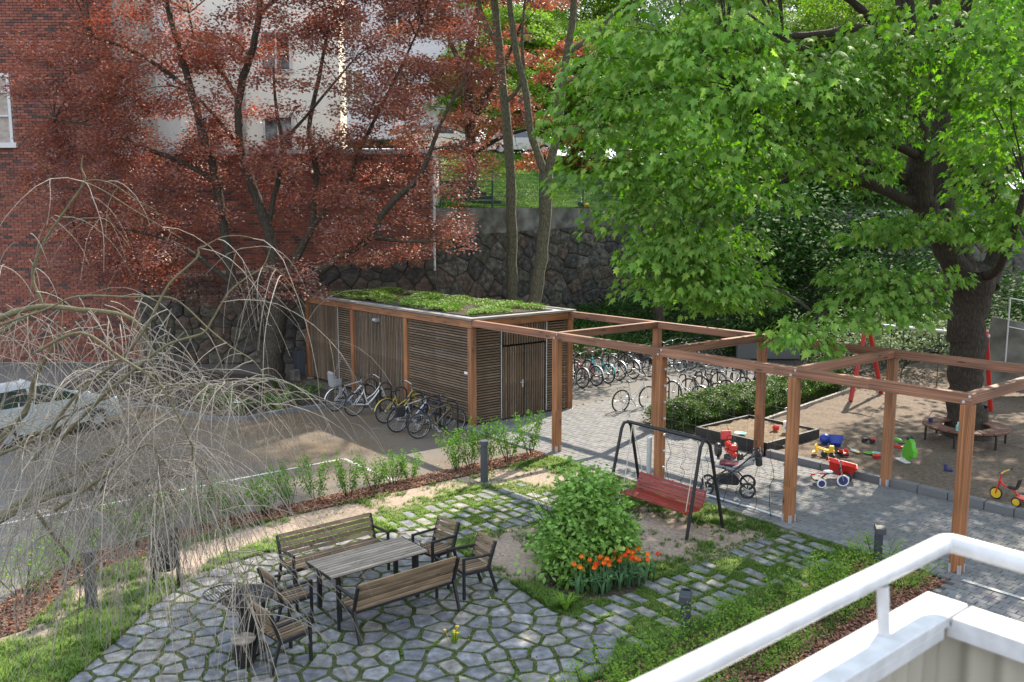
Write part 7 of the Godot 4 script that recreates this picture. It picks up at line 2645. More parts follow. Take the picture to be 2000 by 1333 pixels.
const MAPLE_PADS = [
	[6.11,9.01,1.03,1.15,0.72,1],
	[5.72,8.02,1.2,1.15,0.72,1],
	[5.75,7,0.84,1.15,0.72,1],
	[6,6.05,0.23,1.15,0.72,1],
	[6.9,9.62,0.7,1.15,0.72,1],
	[6.75,8.36,0.72,1.15,0.72,1],
	[6.73,7.28,0.43,1.15,0.72,1],
	[6.94,6.35,-0.14,1.15,0.72,1],
	[6.49,5.29,-0.38,1.15,0.72,1],
	[6.37,4.67,-0.54,1.15,0.72,1],
	[7.62,9.06,0.45,1.15,0.72,1],
	[7.64,7.92,0.27,1.15,0.72,1],
	[7.59,6.85,-0.14,1.15,0.72,1],
	[7.56,5.72,-0.74,1.15,0.72,1],
	[7.19,4.75,-0.91,1.15,0.72,1],
	[8.17,9.63,-0.22,1.15,0.72,1],
	[8.38,8.55,-0.16,1.15,0.72,1],
	[8.34,7.51,-0.43,1.15,0.72,1],
	[8.25,6.54,-0.95,1.15,0.72,1],
	[7.36,4.5,-1.76,1.15,0.72,1],
	[6.63,4.29,-1.82,1.15,0.72,1],
	[8.83,8.39,-1.02,1.15,0.72,1],
	[8.87,7.33,-1.39,1.15,0.72,1],
	[9.31,8.15,-2.25,1.15,0.72,1],
	[9.08,7.2,-2.92,1.15,0.72,1],
	[9.15,8.71,-1.73,1.15,0.72,1],
	[9.5,8.88,-2.8,1.15,0.72,1],
	[9.42,7.94,-3.65,1.15,0.72,1],
	[9.7,9.51,-3.36,1.15,0.72,1],
	[10.29,9.51,-4.08,1.15,0.72,1],
	[9.83,8.8,-4.47,1.15,0.72,1],
	[11.2,9.58,-4.25,1.15,0.72,1],
	[10.77,8.64,-4.97,1.15,0.72,1],
	[11.73,8.65,-4.26,1.15,0.72,1],
	[11.38,7.67,-5.1,1.15,0.72,1],
	[11.1,6.79,-5.7,1.15,0.72,1],
	[11.19,5.72,-6.45,1.15,0.72,1],
	[10.19,7.78,-6.96,1.15,0.72,1],
	[8.94,3.35,-1.95,0.8,0.3,1],
	[9.23,2.96,-2.47,0.45,0.3,1],
	[9.24,3.69,-2.79,0.9,0.3,1],
	[9.42,4.14,-3.65,1,0.32,1],
	[9.8,4.35,-4.43,1,0.3,1],
	[10.26,4.56,-5.31,0.65,0.24,1],
	[9.72,3.76,-4.01,0.9,0.26,1],
	[10.06,3.84,-4.9,0.6,0.22,1],
	[8.73,3.51,-1.7,0.6,0.25,1],
	[9.02,4.6,-4.11,1,0.3,1],
	[9.43,5.61,-5.24,1,0.35,1],
	[9.93,5.72,-5.85,0.9,0.32,1],
	[8.74,5.49,-5.19,1,0.35,1],
	[10.44,5.61,-6.48,0.9,0.32,1],
	[10.96,5.94,-6.47,0.9,0.3,1],
	[6.73,4.45,-0.98,0.8,0.35,1],
	[6.43,4.96,-0.3,0.9,0.4,1],
	[7.21,4.46,-1.25,1,0.4,1],
	[7.38,4.43,-2.1,0.7,0.35,1],
	[7.03,5.3,-0.41,1,0.4,1],
	[8.11,6.4,-10.89,0.9,0.4,1],
	[7.94,8.18,-10.68,1.1,0.5,1],
	[7.95,9.95,-11.01,1.2,0.5,1],
	[6.81,7.51,-9.62,1,0.4,1],
	[6.13,8.9,-9.1,1.2,0.5,1],
	[7.97,7.55,-11.98,1.2,0.5,1],
	[8.7,8.9,-12.25,1.2,0.5,1],
	[6.34,10.39,-9.36,1.2,0.5,1],
	[6.99,11.28,-10.79,1.2,0.5,1],
	[4.81,9.37,-6.7,1,0.4,1],
	[4.48,7.05,-5.5,1.1,0.5,1],
	[4.01,8.07,-4.13,1.1,0.5,1],
	[4.23,9.73,-4.4,1.2,0.5,1],
	[4.97,5.19,-4.52,1.1,0.45,1],
	[4.53,6.7,-2.4,1.1,0.45,1],
	[4.46,7.87,-1.53,1.1,0.5,1],
	[4.44,9.63,-1.5,1.1,0.5,1],
	[2.52,15.71,-6.53,1.19,0.6,0.8],
	[6.55,13.81,-2.61,1.47,0.6,0.8],
	[9.54,16.84,-9.32,1.19,0.6,0.8],
	[13.41,11.97,-3.22,1.53,0.6,0.8],
	[13.89,13.73,-4.47,1.39,0.6,0.8],
	[6.52,16.23,-7.53,1.18,0.6,0.8],
	[2.3,16.51,-6.28,1.28,0.6,0.8],
	[11.72,13.9,-10.67,1.55,0.6,0.8],
	[7.95,16.37,-14.17,1.27,0.6,0.8],
	[8.83,19.11,-5.56,1.51,0.6,0.8],
	[5.66,12.63,-0.26,1.17,0.6,0.8],
	[9.71,13.16,-0.34,1.17,0.6,0.8],
	[13.02,17.84,-7.55,1.35,0.6,0.8],
	[11.78,17.91,-8.62,1.51,0.6,0.8],
	[10.92,16.7,-6.47,1.23,0.6,0.8],
	[5.55,16.54,-2.84,1.47,0.6,0.8],
	[2.96,16.84,-5.72,1.55,0.6,0.8],
	[11.62,15.17,-11.35,1.11,0.6,0.8],
	[7.1,17.64,-5.91,1.11,0.6,0.8],
	[12.34,14.41,-5.64,1.26,0.6,0.8],
	[5.4,12.18,-1.36,1.54,0.6,0.8],
	[12.88,14.85,-4.52,1.49,0.6,0.8],
	[5.2,18.22,-6.13,1.5,0.6,0.8],
	[2.49,15.36,-4.94,1.37,0.6,0.8],
	[6.09,15.78,-5.61,1.46,0.6,0.8],
	[15.4,14.21,-9.9,1.59,0.6,0.8],
	[11.05,16.88,-8.55,1.26,0.6,0.8],
	[5.09,14.92,-13.12,1.49,0.6,0.8],
	[2.27,16.76,-9.85,1.14,0.6,0.8],
	[13.63,14.33,-12.56,1.28,0.6,0.8],
	[14.97,12.72,-12.22,1.26,0.6,0.8],
	[6.31,16.67,-1.1,1.47,0.6,0.8],
	[7.15,18.18,-11.54,1.56,0.6,0.8],
	[12.2,16.23,-2.71,1.45,0.6,0.8],
	[4.09,13.15,-7.2,1.41,0.6,0.8],
	[4.55,18.06,-8.84,1.31,0.6,0.8],
	[3.51,12.76,-1.09,1.45,0.6,0.8],
	[15.15,14.27,-4.94,1.41,0.6,0.8],
	[12.06,16.92,-11.37,1.58,0.6,0.8],
	[1.48,15.61,-8.28,1.15,0.6,0.8],
	[13.1,15.91,-8.93,1.46,0.6,0.8],
	[4.6,15.43,-12.17,1.52,0.6,0.8],
	[11.04,13.36,-14.07,1.44,0.6,0.8],
	[10.85,13.97,-13.94,1.31,0.6,0.8],
	[11.6,15.21,-6.47,1.19,0.6,0.8],
	[7.66,18.4,-3.08,1.25,0.6,0.8],
	[10.63,16.45,-14.87,1.52,0.6,0.8],
	[11.33,17.07,-9.02,1.36,0.6,0.8],
	[11.2,15.39,-10.36,1.4,0.6,0.8],
	[12.67,11.23,-4.62,1.41,0.6,0.8],
	[12.53,11.37,-7.24,1.12,0.6,0.8],
	[7.41,14.47,-4.23,1.12,0.6,0.8],
	[14.62,13.72,-10.87,1.49,0.6,0.8],
	[6.51,14.88,-13.99,1.11,0.6,0.8],
	[12.68,14.63,-10.09,1.52,0.6,0.8],
	[3.34,16.41,-8.07,1.36,0.6,0.8],
	[16.02,12.33,-10.88,1.14,0.6,0.8],
	[8.93,13.26,-0.06,1.16,0.6,0.8],
	[14.28,13.7,-13.57,1.43,0.6,0.8],
	[1.12,13.93,-3.52,1.59,0.6,0.8],
	[4.78,12.37,-4.19,1.37,0.6,0.8],
	[11.77,14.25,-6.05,1.52,0.6,0.8],
	[6.17,13.21,-3.49,1.2,0.6,0.8],
	[7.87,11.47,-0.26,1.47,0.6,0.8],
	[8.72,18.71,-8.94,1.59,0.6,0.8],
	[12.18,16.23,-7.03,1.11,0.6,0.8],
	[6.9,14.11,-1.8,1.37,0.6,0.8],
	[7.06,15.72,-5.33,1.28,0.6,0.8],
	[11.9,12.87,-13.1,1.16,0.6,0.8],
	[5.63,17.17,-2.24,1.13,0.6,0.8],
	[3.46,14.77,-12.34,1.42,0.6,0.8],
	[10.27,16.49,-10.1,1.37,0.6,0.8],
	[7.59,12.09,-0.47,1.26,0.6,0.8],
	[6.38,14.78,-10.56,1.28,0.6,0.8],
	[11.58,15.61,-11.05,1.22,0.6,0.8],
	[10.96,15.77,-9.18,1.39,0.6,0.8],
	[4.21,13.76,-7.61,1.25,0.6,0.8],
	[8.07,14.3,-3.55,1.26,0.6,0.8],
	[14.23,11.24,-11.29,1.38,0.6,0.8],
	[5.75,13.65,-15.23,1.5,0.6,0.8],
	[7.73,17.57,-5.42,1.34,0.6,0.8],
	[7.19,15.04,-0.59,1.48,0.6,0.8],
	[14.59,13.88,-11.36,1.54,0.6,0.8],
	[11.11,17.17,-13.04,1.46,0.6,0.8],
	[13.94,16.04,-11.78,1.56,0.6,0.8],
	[14.56,16.49,-11.26,1.22,0.6,0.8],
	[5.26,17.43,-9.79,1.17,0.6,0.8],
	[9.47,13.44,-3.91,1.38,0.6,0.8],
	[11.04,14.13,-11.11,1.48,0.6,0.8],
	[10.13,11.59,-2.15,1.49,0.6,0.8],
	[13.51,13.1,-6.8,1.13,0.6,0.8],
	[11.69,16.05,-6.86,1.56,0.6,0.8],
	[1.83,16.53,-9.69,1.23,0.6,0.8],
	[9.17,18.56,-11.95,1.2,0.6,0.8],
	[4.17,15.32,-5.76,1.14,0.6,0.8]
]
const RED_LIMBS = [
	[[-10.29,-0.13,1.35,0.55],[-10.27,0.37,1.32,0.44],[-10.2,1.38,1.23,0.38],[-9.99,2.3,1.14,0.32],[-9.89,3.29,1.01,0.26]],
	[[-10.3,0.83,1.36,0.24],[-10.46,1.68,1.86,0.21],[-10.61,2.5,2.21,0.19],[-10.65,3.4,2.41,0.18],[-10.69,5.34,2.63,0.16],[-10.83,7.06,2.8,0.15],[-11.02,8.37,3.03,0.14],[-11.28,10.02,3.34,0.13],[-11.48,11.42,3.59,0.11],[-11.7,12.89,3.86,0.09],[-11.85,14.82,4.04,0.05]],
	[[-9.96,2.66,1.1,0.22],[-9.96,4.46,1.26,0.19],[-10,5.3,1.31,0.18],[-10.16,6.47,1.66,0.17],[-10.39,7.67,1.95,0.15],[-10.48,8.87,2.06,0.14],[-10.31,10.15,2,0.13],[-10.01,11.47,1.64,0.12],[-9.82,12.91,1.41,0.1],[-9.59,15.32,1.13,0.05]],
	[[-10.02,5.51,1.33,0.11],[-9.96,6.56,1.1,0.1],[-9.91,7.38,0.88,0.09],[-9.93,8.42,0.75,0.08],[-10.13,9.52,0.83,0.06],[-10.25,10.89,0.83,0.04]],
	[[-9.88,3.2,1,0.18],[-9.71,4.44,0.48,0.15],[-9.53,5.42,-0.06,0.13],[-9.52,6.4,-0.22,0.12],[-9.55,7.41,-0.35,0.11],[-9.79,8.87,-0.21,0.09],[-9.63,10.61,-0.57,0.07],[-9.46,12.52,-0.94,0.05]],
	[[-9.5,5.51,-0.1,0.1],[-8.91,6.39,-0.65,0.09],[-8.53,7.09,-1.12,0.08],[-8.36,8,-1.33,0.07],[-7.77,9.5,-1.89,0.06],[-7.2,11.2,-2.59,0.04],[-6.74,12.7,-3.15,0.03]],
	[[-9.85,3.35,0.97,0.17],[-8.66,3.94,0.14,0.14],[-7.8,4.65,-0.59,0.13],[-7.27,5.14,-1.09,0.12],[-6.78,6.15,-1.52,0.11],[-5.92,7.16,-2.26,0.09],[-5.52,8.31,-2.59,0.07],[-5.14,9.34,-2.9,0.05],[-4.64,10.3,-3.35,0.03]],
	[[-10.83,7.06,2.8,0.1],[-11.25,7.72,3.94,0.08],[-11.9,8.21,5.05,0.07],[-12.49,8.77,6.09,0.05],[-13.55,9.1,7.55,0.03]],
	[[-11.28,10.02,3.34,0.08],[-11.57,10.71,4.18,0.07],[-12.09,11.33,5.13,0.06],[-12.92,11.79,6.3,0.03]],
	[[-10.61,3.4,2.37,0.1],[-10.92,4.49,3.54,0.08],[-11.47,5.18,4.68,0.06],[-12.43,5.52,6.02,0.04],[-13.28,5.86,7.21,0.02]],
	[[-10.33,9.61,2.03,0.08],[-11.37,10.72,2.19,0.07],[-12.49,11.85,2.61,0.05],[-13.07,13.31,2.69,0.03]],
	[[-10.39,7.93,1.94,0.08],[-11.92,9.23,2.23,0.07],[-12.85,10.15,2.74,0.05],[-13.72,10.54,3.33,0.03]],
	[[-9.83,12.59,1.42,0.07],[-8.94,13.17,0.8,0.06],[-7.9,13.44,-0.15,0.04]],
	[[-9.93,8.42,0.75,0.06],[-8.8,9.09,0.47,0.05],[-7.78,10.02,0.02,0.04],[-6.87,11.1,-0.63,0.02]],
	[[-7.27,5.14,-1.09,0.07],[-6.18,5.01,-1.63,0.05],[-5.18,5.02,-2.38,0.03]]
]
const RED_PADS = [
	[-10.87,10.67,2.15,0.8,0.53,0.7],
	[-12.01,9.71,0.64,0.72,0.38,1.05],
	[-8.91,12.25,2.67,0.81,0.54,0.87],
	[-9.39,12.57,-1.08,1,0.65,1.06],
	[-9.04,15.02,-1.84,0.72,0.37,1.02],
	[-4.39,11.77,-2.76,0.76,0.37,0.95],
	[-8.75,15.96,-3.1,0.73,0.64,1.02],
	[-6.74,16.75,-2.24,0.78,0.41,1],
	[-15.71,9.39,6.14,0.77,0.41,0.75],
	[-13.85,5.05,3.97,0.76,0.61,0.95],
	[-11.92,15.22,5.43,0.73,0.44,0.64],
	[-15.54,10.38,6.77,0.84,0.46,0.85],
	[-12.91,4.7,6.73,0.7,0.41,1.01],
	[-10.82,13.38,-0.71,0.62,0.64,0.73],
	[-6.59,15.1,-0.41,0.84,0.44,0.7],
	[-11.57,10.42,5.58,0.85,0.43,1.1],
	[-14.6,12.96,3.91,0.67,0.46,0.91],
	[-12.54,13.54,6.59,0.99,0.55,0.98],
	[-11.25,18.29,-0.73,0.61,0.62,0.99],
	[-7.7,11.71,0.31,0.73,0.65,0.64],
	[-7.91,7.52,1.93,0.89,0.56,1.04],
	[-6.74,4.85,0.15,0.77,0.59,1.07],
	[-9.06,9.5,0.85,0.84,0.37,0.95],
	[-6.77,13.2,-0.89,0.83,0.48,1.06],
	[-16.45,7.5,6.88,0.84,0.49,0.73],
	[-7.59,11.58,-0.75,0.97,0.43,0.61],
	[-13.35,4.73,6.37,0.78,0.62,0.78],
	[-8.62,16.63,-0.86,0.92,0.62,1.08],
	[-12.78,11.47,6.6,0.94,0.56,1.12],
	[-12.59,17.06,4.15,0.71,0.41,0.83],
	[-12.7,19.39,1.03,0.95,0.36,0.99],
	[-8.02,14.33,1.2,0.61,0.39,0.85],
	[-14.75,18.15,4.1,0.85,0.48,0.95],
	[-7.81,6.41,0.08,0.68,0.49,0.7],
	[-8.75,17.2,-1.86,0.74,0.56,0.89],
	[-8.71,4.64,-3.12,0.97,0.57,0.67],
	[-11.31,9.61,2,0.83,0.61,1.04],
	[-5.06,12.14,-3.94,0.68,0.57,1.05],
	[-9.99,8.07,-0.85,0.96,0.64,1.14],
	[-6.32,5.58,-4.08,0.63,0.48,0.9],
	[-9.15,12.26,-3.05,0.92,0.37,1.04],
	[-12.39,14.03,5.99,0.66,0.39,0.88],
	[-6.06,5.86,-0.2,0.8,0.63,0.65],
	[-14.09,11.35,4.95,0.89,0.54,0.89],
	[-7.19,10.77,-3.35,0.75,0.6,1.1],
	[-11.51,5.68,6.19,0.81,0.52,0.71],
	[-11.99,12.02,0.1,0.99,0.5,0.82],
	[-7.02,10.6,-2.37,0.88,0.37,0.9],
	[-12.43,3.73,2.56,0.79,0.39,0.84],
	[-6.98,4.8,-2.53,0.73,0.41,0.94],
	[-12.49,15.82,5.54,0.73,0.46,0.94],
	[-15.96,7.83,6.61,0.8,0.43,0.71],
	[-10.4,12.82,0.88,0.77,0.51,0.69],
	[-12.84,9.38,5.68,0.81,0.61,0.94],
	[-5.55,15.66,-2.59,0.92,0.62,0.77],
	[-13.72,4.35,3.86,1,0.62,0.67],
	[-14.18,7.89,4.83,0.64,0.6,0.83],
	[-11.74,8.43,6.07,0.99,0.38,0.88],
	[-6.71,11.44,-1.36,0.68,0.37,0.66],
	[-10.75,17.91,-0.18,0.68,0.6,1.14],
	[-10.05,11.29,2.2,0.61,0.56,1.06],
	[-12.57,12.2,5.93,0.76,0.41,0.69],
	[-8.01,18.51,1.99,0.92,0.56,1.07],
	[-8.33,13.09,0.07,0.8,0.64,1.04],
	[-11.92,4.65,5.35,0.91,0.59,0.82],
	[-5.41,5.18,-3.14,0.91,0.58,0.82],
	[-14.15,12.62,2.81,0.74,0.54,0.94],
	[-12.6,4.06,5.61,0.74,0.55,0.91],
	[-7.45,12.84,2.14,0.86,0.56,1.02],
	[-15.05,14.09,4.96,0.7,0.62,0.9],
	[-7.95,3.79,2.71,0.86,0.59,0.64],
	[-10.35,16.99,1.75,0.84,0.37,1.12],
	[-11.67,11.31,2.36,0.71,0.55,0.91],
	[-13.56,8.06,4.25,0.61,0.42,0.62],
	[-14.49,7.36,6.14,0.96,0.57,0.63],
	[-8.66,11.54,3.35,0.7,0.51,1.12],
	[-5.85,11.7,-0.22,0.93,0.53,0.66],
	[-10.15,12.68,-0.75,0.62,0.51,0.67],
	[-11.99,8.94,1.96,0.83,0.48,1.03],
	[-6.09,7.75,-4.87,0.65,0.62,1.03],
	[-9.81,14.24,-0.64,0.87,0.52,0.93],
	[-12.02,12.75,4.66,0.64,0.51,0.64],
	[-14.59,8.67,7.14,0.85,0.46,0.86],
	[-12.12,13.93,5.5,0.94,0.37,0.67],
	[-5.93,9.43,-1.81,0.69,0.48,0.74],
	[-6.3,13.62,-2.15,1,0.45,0.9],
	[-7.95,4.43,-1.7,0.75,0.38,1.08],
	[-8.63,11.71,1.12,0.72,0.58,0.64],
	[-15.17,9.1,4.93,0.72,0.57,0.98],
	[-12.93,17.63,3.92,0.89,0.46,0.66],
	[-6.23,10.19,-0.16,0.98,0.62,0.84],
	[-7.6,15.06,-2.86,0.76,0.63,1.09],
	[-13.38,14.06,4.55,0.75,0.47,0.81],
	[-12.23,10.4,5.92,0.82,0.6,0.91],
	[-12.24,7.2,6.39,0.71,0.36,0.88],
	[-9.03,10.4,1.34,0.92,0.37,0.9],
	[-13.52,7.57,7.51,0.63,0.54,0.68],
	[-8.61,9.27,-2.2,0.69,0.58,0.89],
	[-7.97,13.55,-2.3,0.99,0.55,0.87],
	[-8.89,7.85,1.62,0.97,0.47,1.05],
	[-7.06,5.63,0.29,0.96,0.64,0.95],
	[-8.59,7.99,1.99,0.77,0.48,0.68],
	[-12.72,17.51,2.46,0.77,0.44,1.13],
	[-13.41,9.06,6.93,0.67,0.37,0.85],
	[-12.09,15.64,5.3,0.84,0.42,0.7],
	[-11.15,16.52,4.55,0.72,0.51,1.05],
	[-8.46,14.93,2.48,0.97,0.45,0.9],
	[-12.48,11.37,2.68,1,0.55,0.73],
	[-11.2,6.6,3.61,0.66,0.4,0.78],
	[-12.91,5.35,5,0.85,0.65,0.75],
	[-8.42,16.77,1.53,0.6,0.6,1.07],
	[-14.61,8.12,4.17,0.79,0.49,1.13],
	[-5.52,12.58,-1.25,0.64,0.6,0.71],
	[-7.29,14.95,-3.25,0.63,0.44,0.86],
	[-7.08,13.71,-0.84,0.64,0.47,0.85],
	[-12.84,8.2,2.85,0.83,0.49,0.61],
	[-14.3,9.81,5.23,0.75,0.51,0.76],
	[-11.07,13.22,3.87,0.7,0.41,1],
	[-11.96,4.03,4.2,0.89,0.45,1.05],
	[-13.95,8.6,7.16,0.67,0.47,1.06],
	[-10.28,18.75,-0.43,0.66,0.39,0.82],
	[-9.69,11.21,3.02,0.93,0.47,0.78],
	[-9.95,8.17,3.49,0.86,0.53,0.61],
	[-11.19,14.03,3.89,0.64,0.46,0.88],
	[-8.46,6.14,-2.93,0.91,0.62,0.9],
	[-8.51,7.89,2.16,0.68,0.63,0.94],
	[-12.08,10.24,5.2,0.73,0.63,0.8],
	[-8.17,16.79,2.78,0.65,0.62,0.9],
	[-8.18,10.16,-3.44,0.93,0.44,1.09],
	[-11.52,10.2,5.42,0.67,0.51,0.64],
	[-7.69,14.53,-0.17,0.9,0.46,0.93],
	[-14.89,12.47,5.03,0.75,0.52,0.7],
	[-9.55,15.37,1.33,0.73,0.54,0.62],
	[-6.29,16.54,0.29,0.84,0.49,0.83],
	[-7.8,8.35,0.6,0.79,0.65,1.06],
	[-6.62,13.2,-3.24,0.83,0.62,0.89],
	[-7.99,12.3,2.05,0.73,0.37,1],
	[-5.66,7.71,-3.42,0.9,0.44,0.93],
	[-12.87,12.01,1.4,0.88,0.51,0.73],
	[-13.41,13.65,3.61,0.63,0.62,1.13],
	[-5.98,15.79,-1.9,0.83,0.62,0.65],
	[-13.57,15.14,4.51,0.63,0.62,1.05],
	[-10.79,13.88,2.96,0.62,0.36,1.09],
	[-10.01,11.25,4.78,0.79,0.41,0.76],
	[-14.29,5.9,5.65,0.79,0.4,1.08],
	[-7,15.98,0.6,0.62,0.38,1],
	[-10.68,4.86,4.84,0.89,0.39,0.98],
	[-6.71,12.87,-5.04,0.69,0.44,0.99],
	[-14.33,17.18,4.94,0.87,0.59,0.8],
	[-9.74,5.05,-1.03,0.72,0.63,0.97],
	[-10.16,15.52,-0.38,0.92,0.38,0.76],
	[-8.27,16.09,-2.36,0.82,0.41,1.09],
	[-6.54,11.86,-4.72,0.82,0.54,0.8],
	[-8.55,6.85,-0.38,0.94,0.56,0.89],
	[-6.73,16.87,-1.91,0.69,0.48,1.03],
	[-9.79,16.02,1.72,0.8,0.36,0.93],
	[-6.37,10.17,-0.34,0.67,0.4,0.61],
	[-10.46,12.78,1.46,0.71,0.59,0.64],
	[-5.74,10.47,-3.66,0.92,0.42,0.68],
	[-13.32,9.75,3.71,0.84,0.38,1.05],
	[-14.92,16.05,5.26,0.88,0.6,1.03],
	[-13.72,11.58,7.78,0.66,0.49,1.01],
	[-11.57,15.04,2.7,0.63,0.36,1.15],
	[-14.01,10.96,4.47,0.78,0.63,0.8],
	[-11.67,3.41,4.2,0.62,0.47,0.96],
	[-6.58,5.45,0.05,0.79,0.47,1.06],
	[-11.4,16.67,3.42,0.67,0.41,0.72],
	[-10.68,14.84,1.77,1,0.55,1.07],
	[-15.09,14,4.8,0.88,0.46,0.75],
	[-10.74,12.94,5.16,0.89,0.43,0.8],
	[-14.78,4.13,6.33,0.91,0.57,1.1],
	[-9.39,17.58,3.49,0.73,0.58,0.89],
	[-15.85,10.29,5.73,0.72,0.48,0.9],
	[-15.16,8.23,6.26,0.89,0.55,0.68],
	[-12.29,14.96,5.48,0.76,0.47,1.08],
	[-13.65,15.22,4.77,0.69,0.36,0.61],
	[-6.7,10.18,0.97,0.72,0.55,1.11],
	[-12.62,8.4,5.61,0.98,0.61,0.73],
	[-8.95,18.36,-0.48,0.76,0.37,0.81],
	[-13.87,13.27,5.89,0.67,0.55,0.73],
	[-14.7,14.3,6.64,0.66,0.52,0.99],
	[-13.33,14.41,2.12,0.76,0.37,0.87],
	[-10.04,12.33,0.05,0.7,0.36,0.79],
	[-6.78,10.69,-4.07,0.87,0.41,0.86],
	[-8.94,4.1,1.05,0.85,0.47,0.83],
	[-11.03,6.03,5.25,0.75,0.62,0.62],
	[-14.83,11.65,6.12,0.74,0.64,0.68],
	[-12.54,15.81,5.55,0.69,0.35,0.9],
	[-11.2,15.88,2.77,0.86,0.51,0.94],
	[-10.42,6.02,0.57,0.74,0.62,0.77],
	[-7.16,8.28,-0.75,0.99,0.6,0.69],
	[-9.45,11.92,-0.32,0.71,0.57,0.89],
	[-13.6,15.95,4.56,0.67,0.5,0.67],
	[-16,8.3,6.62,0.78,0.58,0.86],
	[-12.55,5.42,6.64,0.62,0.43,0.88],
	[-6.2,13.18,-1.82,0.7,0.56,0.78],
	[-10.48,7.18,4.44,0.93,0.52,0.83],
	[-6.63,9.39,-0.32,0.92,0.39,0.81],
	[-9.65,16.5,-1.47,0.61,0.53,1.12],
	[-7.6,12.82,-0.6,0.76,0.63,1.14],
	[-15.89,14.88,5.93,0.82,0.49,0.81],
	[-10.81,6.51,4.77,0.71,0.47,0.94],
	[-10.02,8.26,3.65,0.66,0.4,0.66],
	[-10.96,18.08,1.16,0.61,0.52,0.68],
	[-9.97,15.72,-0.78,0.79,0.46,0.74],
	[-13.69,5.38,5.73,0.77,0.59,0.82],
	[-6.85,14.61,0.88,0.95,0.65,0.84],
	[-7.81,7.94,-3.5,0.61,0.4,0.67],
	[-13.82,13.76,7.14,0.72,0.5,0.61],
	[-7.3,6.7,-2.66,0.92,0.6,1.02],
	[-6.23,15.07,-0.22,0.61,0.52,0.72],
	[-10.55,13.59,3.21,0.92,0.46,0.95],
	[-9.71,14.65,4,0.73,0.38,0.78],
	[-6.57,15.93,-1.09,0.82,0.55,0.7],
	[-14.04,13.3,2.65,0.8,0.47,0.78],
	[-5.31,14.29,-2.86,0.64,0.65,0.84],
	[-13.52,8.74,4.4,0.67,0.46,1.14],
	[-14.53,9.44,6.14,0.86,0.41,0.94],
	[-5.7,5.58,-3.17,0.8,0.52,0.66],
	[-6.79,8.47,-2.91,0.87,0.48,0.81],
	[-12.81,9.92,5.24,0.81,0.36,0.95],
	[-8.73,9.79,3.13,0.66,0.49,1.15],
	[-6.65,14.38,-1.03,1,0.47,1.08],
	[-8.56,15.4,2.24,0.86,0.63,1.06],
	[-5.18,11.05,-1.16,0.63,0.61,0.99],
	[-13.25,6.44,4.99,0.81,0.61,0.71],
	[-10.89,6.82,0.43,0.92,0.61,1.02],
	[-11.43,4.65,0.38,0.75,0.38,0.62],
	[-13.84,5.41,3.21,0.67,0.47,1.07],
	[-10.44,13.3,-1.78,0.74,0.44,0.95],
	[-14.07,10.11,4.07,0.65,0.56,0.86],
	[-5.91,9.87,-4.49,0.68,0.65,0.98],
	[-8.39,14.16,-2.01,0.76,0.39,0.95],
	[-11.36,11.67,1.83,0.88,0.42,0.92],
	[-13.69,5.27,4.34,0.94,0.55,0.85],
	[-7.82,9.98,-1.7,0.63,0.48,0.75],
	[-9.22,8.87,-1.52,0.76,0.39,1.09],
	[-13.49,13.11,4.52,0.93,0.61,0.92],
	[-7.7,17.29,1.64,0.64,0.46,0.81],
	[-8.48,8.87,-1.66,0.96,0.63,0.61],
	[-9.36,12.29,-0.5,0.79,0.44,0.97],
	[-6.99,3.74,1.48,0.76,0.6,0.96],
	[-6.31,15.41,0.57,0.68,0.46,0.68],
	[-13.41,7.68,2.36,0.67,0.54,0.94],
	[-6.31,15.19,-0.92,0.89,0.58,0.67],
	[-13.62,11.35,2.89,0.92,0.44,0.88],
	[-15.66,10.71,6.18,0.64,0.5,0.76],
	[-7.51,15.88,-2.32,0.62,0.42,0.85],
	[-7.92,11.94,1.55,0.64,0.61,0.69],
	[-5.44,11.28,-4.77,0.84,0.61,1.13],
	[-13.18,6.22,6.57,0.89,0.4,0.89],
	[-11.92,3.68,4.71,0.94,0.36,0.83],
	[-11.28,11.68,4.03,0.95,0.63,0.91],
	[-13.58,7.67,4,0.75,0.48,0.86],
	[-11.88,12.84,3.28,0.62,0.6,0.63],
	[-11.19,11.07,0.64,0.64,0.46,0.77],
	[-9.05,15.6,2.14,0.79,0.35,0.82],
	[-9.98,14.04,-0.21,0.84,0.53,0.77],
	[-12.31,11.77,0.69,0.64,0.43,0.75],
	[-5.68,12.5,-1.46,0.76,0.44,0.97],
	[-7.27,14.66,-3.22,0.93,0.59,0.95],
	[-16.55,7.25,7.31,0.85,0.52,1.11],
	[-5.37,7.36,-3.93,0.6,0.57,0.83],
	[-6.22,12.37,-1.53,0.75,0.48,0.84],
	[-13.28,14.36,6.57,0.63,0.38,1.06],
	[-12.46,14.3,6.75,0.82,0.63,0.72],
	[-12.89,11.35,2.01,0.95,0.49,0.62],
	[-10.01,13.43,2.71,0.97,0.5,0.98],
	[-7.18,16.88,-1.48,0.68,0.45,0.69],
	[-12.35,10.19,3.4,0.83,0.6,0.8],
	[-7.09,11.49,1.53,0.73,0.56,0.73],
	[-12.53,7.74,4.95,0.7,0.37,1.05],
	[-11.91,8.02,3.18,0.85,0.52,1.14],
	[-5.87,12.38,-3.82,0.69,0.58,0.66],
	[-14.62,5.73,3.65,0.88,0.52,0.9],
	[-9.67,16.48,4.23,0.91,0.59,0.65],
	[-8.24,16.65,-2.92,0.81,0.53,0.67],
	[-5.83,10.01,-0.93,0.97,0.56,0.8],
	[-5.97,8.01,-4.74,0.94,0.57,0.75],
	[-10.64,15.97,0.52,0.7,0.39,0.87],
	[-13.48,15.44,4.05,0.8,0.61,0.69],
	[-6.26,5.6,-2.97,0.89,0.51,0.96],
	[-6.46,7.02,-4.4,0.62,0.63,0.8],
